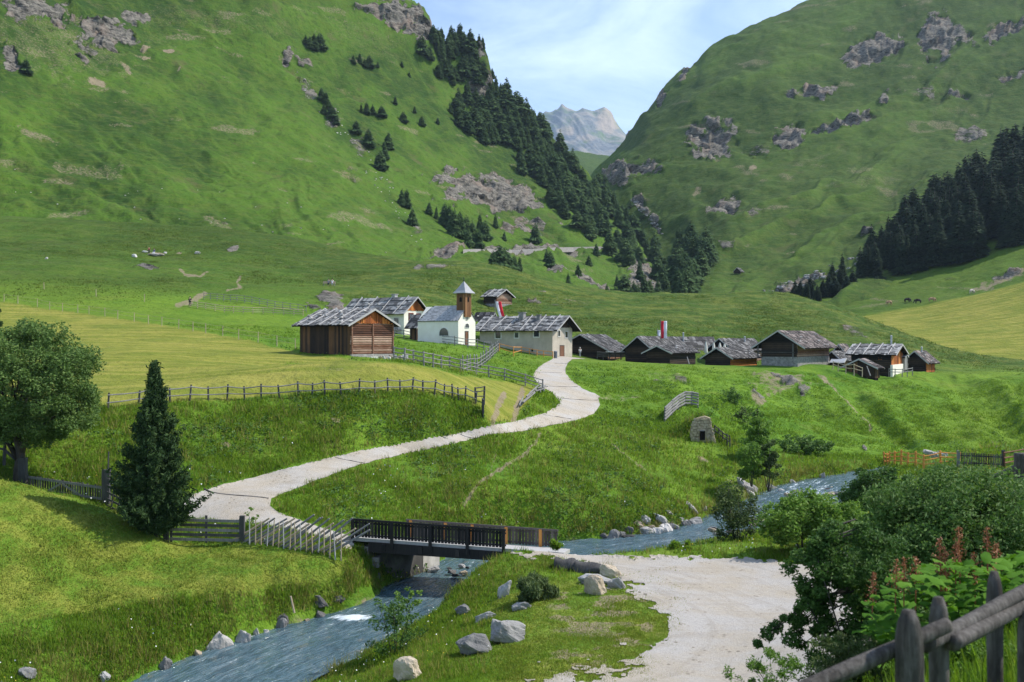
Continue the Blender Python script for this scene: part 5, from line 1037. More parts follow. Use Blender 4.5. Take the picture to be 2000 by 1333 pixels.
ML = dict(
 ash=leaf_mat('leafy_crown', (.040,.085,.018), (.095,.175,.036), (.185,.275,.075), .32, .6, .2, .35),
 pine=leaf_mat('pine_needles', (.016,.040,.012), (.048,.092,.026), (.110,.165,.046), .2, .7, .15, .3),
 conifer=leaf_mat('conifer_needles', (.030,.066,.024), (.070,.130,.044), (.140,.215,.075), .28, .8, .1, .5),
 spruce=leaf_mat('spruce_needles', (.008,.019,.010), (.020,.040,.018), (.044,.074,.033), .12, .8, .1, .2),
 willow=leaf_mat('willow_leaves', (.036,.088,.016), (.085,.175,.032), (.180,.275,.080), .32, .6, .2, .35),
 bright=leaf_mat('bright_leaves', (.065,.150,.016), (.140,.265,.032), (.24,.36,.070), .35, .6, .2, .4),
 olive=leaf_mat('olive_leaves', (.034,.064,.016), (.085,.132,.036), (.165,.205,.075), .28, .6, .2, .35),
 dock=leaf_mat('dock_leaves', (.055,.15,.014), (.115,.255,.026), (.20,.36,.05), .4, .7, .08, .3),
 spike=leaf_mat('dock_seeds', (.18,.05,.018), (.34,.115,.035), (.48,.21,.07), .1),
 grass=leaf_mat('grass_blades', (.092,.212,.014), (.168,.312,.022), (.272,.372,.042), .45, .7, .1, .8),
 pasture=leaf_mat('pasture_blades', (.050,.100,.012), (.095,.160,.018), (.155,.185,.034), .4, .7, .1, .8),
 dry=leaf_mat('dry_grass', (.14,.18,.03), (.27,.27,.06), (.42,.37,.13), .35, .7, .1, .75),
 short=leaf_mat('short_grass', (.130,.235,.022), (.220,.295,.036), (.33,.345,.068), .4, .7, .1, .8),
 flower=plain_mat('white_petals', (.8,.8,.74), .7, .2, 0, .05), yellow=plain_mat('yellow_petals', (.75,.55,.05), .7, .2, 0, .05))
BARK = wood_mat('bark', (.015,.012,.010), (.05,.042,.034), (.13,.115,.095), (1,1,.25), 7., .5)

# --- grass, scattered evenly over what each stretch of ground shows
def cell_weights(mask):
    dpx = np.abs(np.diff(PXG, axis=1))[:-1]; dpy = np.maximum(PYG[:-1, :-1] - PYG[1:, :-1], 0); v = VIS[:-1, :-1]
    return (dpx * np.clip(dpy, .15, 6) * v * mask[:-1, :-1]).ravel()
nR, nC = XG.shape
def grass(name, mask, n, blades, h0, h1, wid, mat, label, seed, spread=.12, lean=.5, parts=1):
    r = np.random.default_rng(seed); w = cell_weights(mask); cs = np.cumsum(w); k = np.searchsorted(cs, r.random(n) * cs[-1]); i, j = np.divmod(np.minimum(k, len(w) - 1), nC - 1)
    a, b = r.random((2, n)); f = lambda A: (A[i, j] * (1 - a) + A[i, j + 1] * a) * (1 - b) + (A[i + 1, j] * (1 - a) + A[i + 1, j + 1] * a) * b
    c = np.stack([f(XG), f(DG), f(ZG) - .02], 1); sc = np.clip(c[:, 1] / 52., .7, 1.9)
    clumpy = .55 + .9 * np.clip(fbm(c[:, 0] / 1.1, c[:, 1] / 1.1, 3, seed) + .5, 0, 1)
    hh = (r.uniform(h0, h1, n) * clumpy * np.sqrt(sc))[:, None, None]; base = c[:, None] + np.concatenate([r.normal(size=(n, blades, 2)) * spread * sc[:, None, None], np.zeros((n, blades, 1))], 2)
    th = r.uniform(0, np.pi, (n, blades)); ww = (wid * sc)[:, None, None] * .5 * np.stack([np.cos(th), np.sin(th), np.zeros_like(th)], -1)
    tip = base + hh * np.concatenate([r.normal(size=(n, blades, 2)) * lean * .5, r.uniform(.7, 1.15, (n, blades, 1))], 2)
    v = np.stack([base - ww, base + ww, tip], 2).reshape(-1, 3); fc = np.arange(len(v)).reshape(-1, 3)
    return tag(mesh_np(name, v, fc, mat, None, False), label, 'grass', None, 'stuff')
wild = np.clip(1 - road_s * 3 - yard_s * 3 - hay_s * 2 - lawn_s * 2, 0, 1) * (SHORE > .35) * (ROCKM < .5)
_tall = sstep(.25, .6, fbm(XG / 3.5, DG / 3.5, 4, 90) + .55) * (1 - .85 * np.clip(dirt, 0, 1))
grass('tall_grass', wild * (.25 + _tall) * (1 - .8 * np.clip(dirt * 1.3, 0, 1)) * ((DG > 41) & (DG < 100)), 130000, 4, .09, .25, .045, ML['grass'], 'rough green grass on the banks and slopes', 1)
grass('dry_grass', wild * ((DG > 36) & (DG < 95)) * (.25 + sstep(2.5, .4, SHORE)) * (1 - .6 * np.clip(dirt, 0, 1)), 23000, 4, .18, .48, .035, ML['dry'], 'pale seeding grass stalks among the green', 2)
grass('slope_grass', wild * (1 - .9 * np.clip(dirt * 1.4, 0, 1)) * ((DG > 95) & (DG < 150)) * (.3 + _tall), 40000, 4, .06, .17, .05, ML['grass'], 'green grass on the slope below the hamlet', 3)
grass('lawn_grass', np.clip(lawn_s, 0, 1) * (DG < 62), 45000, 4, .05, .11, .05, ML['short'], 'short mown grass on the lower meadow', 4, .16)
vg = np.clip(1 - road_s * 3 - yard_s * 1.25, 0, 1) * (SHORE > .15) * (DG > 35) * (DG < 54) * (PXG > 640) * (PXG < 1340) * (PYG > 1080) * (1 - .75 * np.clip(worn * 1.3, 0, 1))
grass('verge_grass', vg * (.25 + sstep(1000, 900, PXG)), 20000, 4, .05, .17, .032, ML['grass'], 'patchy grass on the verge between stream and gravel', 5, .10)
grass('verge_dry_grass', vg * (.3 + fbm(XG / 2, DG / 2, 3, 7)).clip(0, 1), 15000, 4, .04, .11, .03, ML['short'], 'yellowish short grass on the verge between stream and gravel', 6, .10)
grass('hillside_weeds', ((DG < 26) & (DG > 6)) * (PXG > 1430) * np.ones(XG.shape), 9000, 5, .10, .42, .035, ML['grass'], 'rank grass on the bank behind the log fence', 8, .2)
grass('pasture_tussocks', wild * sstep(165, 225, DG) * (DG < 300) * np.clip(.25 + fbm(XG / 14., DG / 14., 4, 120) * 1.6, .03, 1) * (1 - np.clip(dirt, 0, 1)), 30000, 4, .05, .15, .13, ML['pasture'], 'coarse tussocky turf on the pasture and knoll behind the hamlet', 9, .3)
_weed = wild * (fbm(XG / 5., DG / 5., 4, 101) > .16) * ((DG > 58) & (DG < 150)) * (1 - .8 * np.clip(dirt, 0, 1))
def weeds(n, seed):
    r = np.random.default_rng(seed); w = cell_weights(_weed); cs = np.cumsum(w); k = np.searchsorted(cs, r.random(n) * cs[-1]); i, j = np.divmod(np.minimum(k, len(w) - 1), nC - 1)
    c = np.stack([XG[i, j], DG[i, j], ZG[i, j] + .12], 1); c = (c[:, None] + r.normal(size=(n, 7, 3)) * np.array([.22, .22, .09])).reshape(-1, 3); v, f = leaf_quads(c, .19, np.array([0., 0, 1.]), .45, 1.5, seed)
    return tag(mesh_np('leafy_weeds', v, f, ML['willow'], None, False), 'dark broad-leaved weeds growing in patches on the green slopes', 'plants', None, 'stuff')
weeds(3000, 77)
def dots(name, mask, n, size, mat, label, seed, lift):
    r = np.random.default_rng(seed); w = cell_weights(mask); cs = np.cumsum(w); k = np.searchsorted(cs, r.random(n) * cs[-1]); i, j = np.divmod(np.minimum(k, len(w) - 1), nC - 1)
    c = np.stack([XG[i, j], DG[i, j], ZG[i, j] + lift * r.uniform(.6, 1.3, n)], 1); c[:, :2] += r.normal(size=(n, 2)) * .1
    v, f = leaf_quads(c, size, None, .3, 1.1, seed); return tag(mesh_np(name, v, f, mat, None, False), label, 'flowers', None, 'stuff')
fl = wild * (fbm(XG / 4, DG / 4, 3, 55) > .12) * ((DG > 38) & (DG < 72))
dots('white_flowers', fl, 700, .09, ML['flower'], 'tiny white meadow flowers dotted through the grass', 21, .34); dots('yellow_flowers', fl, 260, .07, ML['yellow'], 'tiny yellow meadow flowers dotted through the grass', 22, .3)

# --- broadleaf tree on the left
def tree(name, label, cat, base, clumps, trunk, leafmat, per, size, seed, group=None, flat=.6, aspect=1.8, shell=.5, droop=0., crown_name='crown', trunk_name='trunk'):
    root = empty(name, base, label, cat, group)
    mb = MB()
    for pts, rs in trunk: mb.path(pts, rs, 9, .06)
    if trunk: mb.build(trunk_name, BARK, root, True)
    v, f = leaf_quads(clump_points(clumps, per, seed, shell), size, None, flat, aspect, seed, droop); mesh_np(crown_name, v, f, leafmat, root, False); return root
tb_ = P(36, 938, 60.2); k_ = 60.2 / F; cl = []; r = np.random.default_rng(3)
for _ in range(270):
    d_ = r.normal(size=3); d_ /= np.linalg.norm(d_); q = r.uniform(.45, 1.0) ** .6
    lump = 1 + .07 * math.sin(d_[0] * 4 + 1) * math.cos(d_[2] * 5) + r.uniform(-.05, .05)
    x = (60 - 36) * k_ + d_[0] * q * 128 * k_ * lump; z = (938 - 766) * k_ + d_[2] * q * (140 if d_[2] > 0 else 104) * k_ * lump
    cl.append((x, d_[1] * q * 3.9, z, r.uniform(.55, .95)))
for _ in range(14): cl.append((r.uniform(-1.5, 3.0), r.uniform(-2, 2), r.uniform(2.6, 4.), r.uniform(.35, .6)))
lb = [([(0, 0, -.6), (.05, 0, .6), (.1, .1, 1.6), (-.3, .1, 3.0), (-.9, 0, 5.2), (-1.0, .2, 7.0)], [.36, .30, .25, .19, .12, .05]), ([(.1, .1, 1.5), (.5, -.1, 2.6), (1.2, -.2, 4.4), (1.6, 0, 6.6)], [.22, .17, .11, .04]),
      ([(0, 0, 1.2), (-.7, .3, 2.1), (-2.0, .5, 3.8), (-3., .4, 5.2)], [.20, .14, .09, .04]), ([(.4, 0, 2.4), (1.6, .4, 3.4), (3.0, .6, 4.6)], [.13, .09, .03]), ([(-.2, 0, 2.6), (.2, -1.2, 4.), (.6, -2., 5.6)], [.13, .08, .03]), ([(-.3, .2, 3.), (-.2, 1.4, 4.6), (.1, 2.2, 6.)], [.12, .08, .03])]
for _ in range(14):
    c = cl[r.integers(0, 150)]; s0 = Vector((r.uniform(-.6, .8), 0, r.uniform(2.6, 4.2))); e0 = Vector(c[:3]) * .9; lb.append(([s0, (s0 + e0) / 2 + Vector((0, 0, .3)), e0], [.07, .045, .02]))
tree('ash_tree', 'round leafy green tree at the left edge of the photo', 'tree', tb_, cl, lb, ML['ash'], 230, .17, 11)
# --- dark pine beside the gate
pb = P(302, 1044, 55.6); kp = 55.6 / F; hp = (1044 - 712) * kp; r = np.random.default_rng(5); pts = []; nrm = []
prof_z = np.array([0, .06, .12, .2, .3, .42, .55, .68, .8, .9, 1.]); prof_r = np.array([.25, .70, .96, 1.0, .93, .78, .60, .44, .27, .13, .02]) * 72 * kp
shoots = []
for _ in range(520):
    z = r.random() ** 1.25; th = r.uniform(0, 2 * math.pi); rr = np.interp(z, prof_z, prof_r) * r.uniform(.8, 1.1) * (1 + .16 * math.sin(3 * th + z * 9))
    if r.random() < .06: rr *= 1.2
    o = np.array([0, 0, max(z * hp - .35 * rr, .3)]); out = np.array([math.cos(th), math.sin(th), 0]); tip = out * rr + np.array([0, 0, z * hp + .10 * rr]); shoots.append((o, tip, out))
for o, tip, out in shoots:
    L = np.linalg.norm(tip - o); n = int(30 + 40 * L); t = r.uniform(.22, 1.0, n)[:, None]; c = o + (tip - o) * t + np.array([0, 0, .55]) * (np.clip(t - .55, 0, 1) ** 1.3) * min(L, 1.2)
    c = c + r.normal(size=(n, 3)) * np.array([.13, .13, .12]) * (1.1 - .5 * t); pts.append(c)
pts = np.concatenate(pts); root = empty('pine_tree', pb, 'dark bushy pine standing between picket fence and field gate', 'tree'); v, f = leaf_quads(pts, .24, None, 1., 3., 9, -.55); mesh_np('crown', v, f, ML['pine'], root, False)
mb = MB(); mb.path([(0, 0, -.6), (.02, 0, 1.), (0, 0, 4.), (0, 0, hp * .95)], [.19, .16, .12, .02], 9, .05); mb.build('trunk', BARK, root, True)
# --- far conifers: a few shapes, copied
def conifer_mesh(seed, wide, mat, n=760, whorl=11, droop=.35):
    r = np.random.default_rng(seed); t = 1 - np.sqrt(r.random(n)) * .97; t = np.clip(np.round(t * whorl) / whorl + r.normal(size=n) * .028, .05, .99)
    R_ = wide * (1.02 - t) ** .72 * (.72 + .5 * vnoise(t * 9., np.full(n, seed * 3.3), seed)); th = r.uniform(0, 2 * np.pi, n); q = r.uniform(.25, 1., n) ** .6
    o = np.stack([np.cos(th), np.sin(th), np.zeros(n)], 1); base = o * (R_ * q * .75)[:, None]; base[:, 2] = t; s = (.035 + .55 * R_ * (.5 + .6 * r.random(n)))[:, None]
    tip = base + o * s + np.array([0, 0, -1]) * s * droop * r.uniform(.2, 1.5, (n, 1)); sd = np.stack([-np.sin(th), np.cos(th), np.zeros(n)], 1) * s * .42
    up = np.array([0, 0, 1]) * s * .25; v = np.stack([base - sd - up * .3, base + sd - up * .3, tip, base + up], 1).reshape(-1, 3); i = np.arange(n)[:, None] * 4
    f = np.concatenate([i + np.array([[0, 1, 2]]), i + np.array([[0, 2, 3]]), i + np.array([[1, 3, 2]])])
    tv = []; tf = []
    for k in range(6): a = k * math.pi / 3; tv += [(math.cos(a) * .016, math.sin(a) * .016, -.06), (math.cos(a) * .003, math.sin(a) * .003, .98)]
    b = len(v); tf = [(b + 2 * k, b + 2 * ((k + 1) % 6), b + 2 * ((k + 1) % 6) + 1) for k in range(6)] + [(b + 2 * k, b + 2 * ((k + 1) % 6) + 1, b + 2 * k + 1) for k in range(6)]
    tf = np.array(tf); o_ = mesh_np('conifer', np.concatenate([v, np.array(tv)]), np.concatenate([f, tf]), mat, None, False); me = o_.data; me.materials.append(BARK)
    mi = np.zeros(len(me.polygons), np.int32); mi[len(f):] = 1; me.polygons.foreach_set('material_index', mi); bpy.data.objects.remove(o_); return me
CON = [conifer_mesh(k, w, ML['conifer']) for k, w in enumerate((.25, .30, .36, .27, .40))]; SPR = [conifer_mesh(20 + k, w, ML['spruce'], 760, 16) for k, w in enumerate((.15, .18, .20, .16))]
def conifer(px, py, hpx, sh, label, group, meshes=CON, name='conifer', wide=1.):
    p = hit(px, py, sh); o = bpy.data.objects.new(name, random.choice(meshes)); COL.objects.link(o); h = hpx * p.y / F * (.86 if sh is LEFT else 1.); o.location = p - Vector((0, 0, .02 * h)); w = h * random.uniform(.85, 1.2) * wide
    o.scale = (w, w, h); o.rotation_euler = (jit(.04), jit(.04), random.uniform(0, 6.28)); return tag(o, label, 'tree', group)
SING = [
 ('dark tree in the topmost clump high on the left slope', 'topmost clump on the left slope', [(605,95,30),(613,100,42),(625,98,40),(597,88,24)], 1.3),
 ('small tree in the loose row below the topmost clump', 'loose row below the topmost clump', [(690,124,20),(703,125,26),(712,132,20),(722,133,30),(738,132,14)], 1.2),
 ('lone tiny tree beside pale stones high on the left slope', None, [(785,132,16)], 1.3), ('lone tiny tree below the one beside pale stones', None, [(799,152,15)], 1.3), ('lone dark tree near the left edge high on the slope', None, [(50,145,36)], 1.2),
 ('tree along the stony gully down the left slope', 'trees along the stony gully', [(628,198,32),(637,210,38),(632,224,26),(650,232,30),(657,245,22),(645,226,30)], 1.15),
 ('rounded tree in the open middle of the left slope', 'trees in the open middle of the slope', [(706,222,22),(716,225,30),(728,224,24),(746,230,28),(772,206,22),(788,240,26),(810,222,18),(824,247,24),(855,243,16),(880,222,22)], 1.4),
 ('tree in the short line running down the left slope', 'short line down the left slope', [(696,262,32),(720,288,44),(758,292,42),(752,312,42),(743,332,46),(737,330,34)], 1.15),
 ('tree of the clump just left of the big grey crag', 'clump left of the big crag', [(784,402,40),(796,408,46),(806,440,42),(792,396,26)], 1.),
 ('tree under the foot of the big grey crag', 'trees under the big crag', [(838,418,28),(852,428,30),(868,442,56),(878,450,62),(888,462,66),(900,466,64),(912,468,58),(924,480,60),(938,452,44),(948,470,48),(968,446,36),(985,470,22),(935,486,50),(915,482,44)], .95),
 ('tree on the ledges below the mountain road', 'trees on the ledges below the road', [(962,530,50),(975,532,66),(988,534,62),(1003,538,48),(1015,530,34),(1045,476,48),(1075,524,40),(1110,568,42),(1130,540,30),(1185,578,28),(1232,588,34),(1258,586,62),(1068,512,30),(1150,520,26),(1205,560,30),(1165,500,30)], 1.05)]
for lab, grp, pts_, w_ in SING:
    for (x, y, hpx) in pts_: conifer(x, y, hpx, LEFT, lab, grp, wide=w_ * .78)
def fill(poly, n, h0, h1, sh, label, group, mind, seed, meshes=CON, name='conifer', wide=1., hfun=None):
    r = np.random.default_rng(seed); xs_ = [p[0] for p in poly]; ys_ = [p[1] for p in poly]; got = []; tries = 0
    while len(got) < n and tries < n * 80:
        tries += 1; x, y = r.uniform(min(xs_), max(xs_)), r.uniform(min(ys_), max(ys_))
        if not inpoly(np.array([x]), np.array([y]), poly)[0] or any((x - a) ** 2 + ((y - b) * 1.3) ** 2 < mind ** 2 for a, b in got): continue
        got.append((x, y)); conifer(x, y, (r.uniform(h0, h1) if hfun is None else hfun(x, y) * r.uniform(.75, 1.1)), sh, label, group, meshes, name, wide)
fill([(822,105),(848,82),(900,78),(940,90),(950,130),(944,178),(915,150),(880,172),(850,150)], 34, 30, 48, LEFT, 'dark conifer crowding the top of the left ridge', 'conifers on top of the left ridge', 9, 1)
fill([(868,222),(905,205),(940,205),(972,190),(995,205),(1050,250),(1095,300),(1150,350),(1210,410),(1288,485),(1300,540),(1262,530),(1215,515),(1160,478),(1125,452),(1085,420),(1058,372),(1010,335),(1000,300),(950,285),(905,262)], 150, 38, 60, LEFT, 'dark conifer in the dense strip falling along the left ridge', 'conifers in the strip down the left ridge', 8.5, 2)
for (x, y) in ((846,70),(852,74),(862,74),(905,80),(936,86),(943,92),(962,150),(968,170),(978,180),(985,186),(1020,212),(1032,222),(1044,233),(1060,250),(1072,262)): conifer(x, y + 4, random.uniform(24, 34), LEFT, 'thin conifer standing on the skyline of the left ridge', 'skyline conifers of the left ridge', wide=.75)
fill([(1312,520),(1340,480),(1385,490),(1392,520),(1360,560),(1345,590),(1322,590)], 38, 40, 66, RIGHT, 'dark conifer in the gully where both mountains meet', 'conifers in the gully', 6, 4)
fill([(1180,560),(1230,535),(1300,545),(1318,590),(1250,598),(1190,590)], 12, 34, 56, LEFT, 'dark conifer at the foot of the crumbling slope beside the gully', 'conifers at the gully foot', 9, 14)
fill([(1548,588),(1600,590),(1690,560),(1850,524),(2000,478),(2140,420),(2140,250),(2000,300),(1900,372),(1800,440),(1720,495),(1640,545)], 150, 80, 110, RIGHTHILL, 'dark spruce of the wood covering the hill on the right', 'spruces of the wood on the right hill', 12, 5, SPR, 'spruce_tree', 1.15, lambda x, y: np.interp(x, [1550, 1620, 1690, 1760, 1850, 2000, 2140], [34, 48, 72, 96, 110, 118, 120]))
for (x, y) in ((1553,582),(1562,586),(1574,588),(1583,584),(1596,588),(1607,582),(1618,578),(1631,580),(1643,572),(1655,574),(1667,568),(1590,576),(1625,568),(1650,562),(1680,560)): conifer(x, y, random.uniform(30, 46), RIGHTHILL, 'low conifer at the thin left end of the right-hand wood', 'conifers at the low end of the right wood', SPR, 'spruce_tree', 1.5)
for (x, y, hh, lab) in ((1457,602,12,'tiny round bush alone on the pasture behind the hamlet'),(1506,601,9,'tiny low bush by the pasture stones behind the hamlet')):
    p = hit(x, y, RIGHT); k2 = p.y / F; tree('bush', lab, 'bush', p, [(jit(3) * k2, jit(3) * k2, (3 + random.random() * hh * .6) * k2, 3.2 * k2) for _ in range(7)], [], ML['conifer'], 40, 1.6 * k2, 3)
# --- bushes
def bush(name, label, px, py, D, wpx, hpx, ncl, per, size, mat, seed, rcl=.22, stems=7, flat=.7, aspect=2., top=None, depth=.8, cat='bush', shell=.3, extra=()):
    D = D or hit(px, py).y; k = D / F; r = np.random.default_rng(seed); base = P(px, py, D); cl = []; tr = []
    for (ex, ey, er) in extra:
        e = P(ex, ey, D) - base; cl.append((e.x, e.y + jit(.1), e.z, er * k))
        for q in (.55, .75): cl.append((e.x * q + jit(8) * k, e.y, e.z + abs(e.x) * (1 - q) * .8 + jit(8) * k, er * k * .8))
        tr.append(([(e.x * .1, 0, e.z + abs(e.x) * .5), (e.x * .55, 0, e.z + abs(e.x) * .35), (e.x, e.y, e.z)], [.012, .008, .003]))
    for _ in range(ncl):
        d_ = r.normal(size=3); d_ /= np.linalg.norm(d_); q = r.random() ** .45
        x, y, z = d_[0] * q * wpx / 2 * k, d_[1] * q * wpx / 2 * k * depth, (hpx * .52 + d_[2] * q * hpx * .46) * k
        cl.append((x, y, z, rcl * min(wpx, hpx) * k * r.uniform(.5, 1.1)))
    for i in range(stems):
        c = cl[3 * len(extra) + i * ncl // max(stems, 1)]; e = Vector(c[:3]); tr.append(([(e.x * .12, e.y * .12, -.25), (e.x * .45, e.y * .45, e.z * .5), tuple(e)], [.028 * hpx * k * .3, .018 * hpx * k * .3, .003 * hpx * k]))
    return tree(name, label, cat, base, cl, tr, mat, per, size, seed, None, flat, aspect, shell, trunk_name='stems', crown_name='foliage')
bush('willow_bush', 'olive-green bush on the stream bank left of the big right-hand willow', 1440, 1086, 60.5, 96, 142, 46, 110, .17, ML['olive'], 31)
bush('young_larch', 'slim young larch growing out of bright shrubs above the stream', 1478, 905, 82, 60, 115, 30, 90, .2, ML['bright'], 32)
conifer(1482, 905, 112, NEAR, 'feathery pale green young larch top above the stream bushes', None, [conifer_mesh(61, .24, ML['bright'], 700, 10, .1)], 'larch_tree')
bush('alder_bush', 'green rounded shrub under the young larch by the stream', 1468, 945, 79, 64, 78, 34, 100, .2, ML['bright'], 33)
bush('willow_bush', 'drooping grey-green shrub beside the rounded shrub under the young larch', 1502, 955, 79, 46, 100, 26, 90, .18, ML['olive'], 34)
bush('willow_bush', 'small loose willow leaning over the stream below the bridge', 772, 1290, 45.2, 120, 135, 40, 42, .15, ML['willow'], 35, .17, 9)
bush('willow_shoots', 'few thin leafy shoots at the foot of the bridge abutment', 797, 1190, 52, 60, 50, 16, 26, .15, ML['bright'], 36, .2, 6)
bush('rush_clump', 'dark dense tuft of rushes on the verge left of the boulders', 1046, 1183, 45.6, 88, 66, 34, 150, .34, ML['olive'], 37, .25, 0, 2.5, 7.)
bush('sapling', 'thin pale sapling behind the slanting fence', 489, 1062, 57.6, 40, 84, 16, 16, .14, ML['bright'], 38, .16, 5)
bush('willow_bush', 'bright light-green shrub between gravel yard and stream', 1568, 1076, None, 170, 112, 70, 190, .2, ML['bright'], 39)
bush('grass_tussock', 'green tussock at the end of the far bridge railing', 1086, 1080, 55.6, 30, 24, 10, 50, .3, ML['grass'], 40, .3, 0, 2.5, 6.)
bush('grass_tussock', 'green tussock on the strip between gravel yard and stream', 1332, 1084, 56, 44, 26, 14, 60, .32, ML['grass'], 41, .3, 0, 2.5, 6.)
bush('dock_patch', 'dark leafy patch low on the slope below the tall barn', 1575, 890, 99, 120, 40, 60, 60, .22, ML['willow'], 42, .3, 0, .4, 1.4)
bush('shrub', 'low dark shrub in the green slope left of the pink bare soil', 1430, 800, 112, 34, 44, 18, 60, .2, ML['willow'], 43, .3, 0)
bush('shrub', 'low leafy weeds in the slope under the pink bare soil', 1462, 830, 106, 50, 34, 22, 60, .2, ML['olive'], 44, .3, 0)
bush('conifer', 'dark conifer tip peeping in at the left edge of the mown meadow', -8, 660, 66, 22, 70, 22, 120, .25, ML['pine'], 45, .3, 1, 1., 3., cat='tree')
bush('willow_bush', 'big dark willow thicket filling the right side above the log fence', 1876, 1300, 15.5, 400, 402, 300, 300, .066, ML['willow'], 46, .16, 12, .8, 2.1)
bush('willow_bush', 'dark willow at the edge of the gravel with boughs over it', 1680, 1392, 13.4, 250, 385, 170, 200, .055, ML['willow'], 47, .11, 12, .8, 2.1, extra=[(1500,1240,20),(1518,1228,18),(1540,1246,22),(1560,1215,24),(1545,1110,24),(1570,1090,26),(1585,1150,26),(1478,1254,12),(1565,1262,18),(1590,1060,24)])
bush('weeds', 'pale weeds along the edge of the gravel below the willow bough', 1510, 1362, 12.0, 190, 92, 44, 46, .045, ML['bright'], 49, .2, 14, 1., 2.6)
bush('weeds', 'greenish weeds in front of the dark willow beside the log rail', 1650, 1372, 10.2, 170, 130, 60, 90, .045, ML['olive'], 50, .2, 12, 1.2, 3.)
bush('weeds', 'bright green weeds below the log rail at the right edge', 1930, 1385, 8.8, 240, 150, 90, 110, .045, ML['bright'], 51, .18, 10, .9, 2.)
bush('willow_bush', 'willow thicket at the right edge behind the docks', 2070, 1260, 18., 260, 330, 110, 200, .065, ML['willow'], 52, .18, 8, .8, 2.1)
bush('willow_bush', 'leafy willow hiding the stream bend left of the orange fence', 1722, 1012, None, 150, 100, 70, 130, .2, ML['willow'], 53, .2, 8)
bush('shrub', 'fresh green shrub on the bank between light-green shrub and willow thicket', 1655, 1062, None, 130, 84, 50, 130, .18, ML['bright'], 54, .22, 6)
# --- docks: big leaves and rusty spikes
dk = empty('dock_plants', P(1850, 1235, 10.8), 'broad-leaved docks with rusty seed spikes behind the log fence', 'plants'); r = np.random.default_rng(8); V_ = []; Fc = []
def dock_leaf(c, L, w, yaw, pitch):
    b0 = len(V_); m = 6; d_ = Vector((math.cos(yaw) * math.cos(pitch), math.sin(yaw) * math.cos(pitch), math.sin(pitch))); s_ = Vector((-math.sin(yaw), math.cos(yaw), 0)); up = d_.cross(s_) * -1
    for i in range(m):
        t = i / (m - 1.); ww = w * math.sin(math.pi * min(.06 + t * .92, .99)) ** .7 * .5; cen = c + d_ * L * t + Vector((0, 0, -L * .35 * t * t)); wv = .12 * w * math.sin(t * 9 + yaw * 3)
        V_.extend([cen - s_ * ww + up * (ww * .35 + wv), cen, cen + s_ * ww + up * (ww * .35 - wv)])
    for i in range(m - 1):
        for k in range(2): Fc.append((b0 + i * 3 + k, b0 + i * 3 + k + 1, b0 + i * 3 + k + 4, b0 + i * 3 + k + 3))
for _ in range(420):
    t = r.random(); px = 1705 + 320 * t; top = np.interp(px, [1705, 1740, 1850, 1960, 2025], [1180, 1135, 1100, 1080, 1070]); py = top + r.random() ** .9 * 130
    dock_leaf(P(px, py, r.uniform(9.6, 11.6)) - dk.location, r.uniform(.11, .27), r.uniform(.09, .18), r.uniform(0, 6.28), r.uniform(-.1, .9))
mesh_np('leaves', np.array([tuple(v) for v in V_]), np.array(Fc), ML['dock'], dk, True)
for (px, y0, y1) in ((1703,1118,1165),(1748,1093,1148),(1765,1090,1155),(1788,1088,1135),(1838,1052,1115),(1846,1070,1120),(1866,1060,1110),(1875,1028,1085),(1930,1030,1092),(1943,1062,1090),(1905,1080,1120),(1850,1120,1160)):
    a, b = P(px, y1 + 60, 10.4) - dk.location, P(px + jit(4), y0, 10.4) - dk.location; n = 170; t = r.uniform(.42, 1, n); rad = .045 * (1.05 - t) + .012
    c = np.array(a) + (np.array(b) - np.array(a)) * t[:, None] + r.normal(size=(n, 3)) * rad[:, None] * np.array([1, 1, .6]); v, f = leaf_quads(c, .022, None, .8, 1.5, int(px)); m2 = MB(); m2.path([a, (Vector(a) + Vector(b)) / 2, b], [.008, .006, .004], 5); e_ = len(v); v = np.concatenate([v, np.array(m2.v)]); q4 = [x for x in m2.f if len(x) == 4]; mesh_np('seed_spike', v, np.concatenate([f, np.array(q4) + e_]), ML['spike'], dk, False)
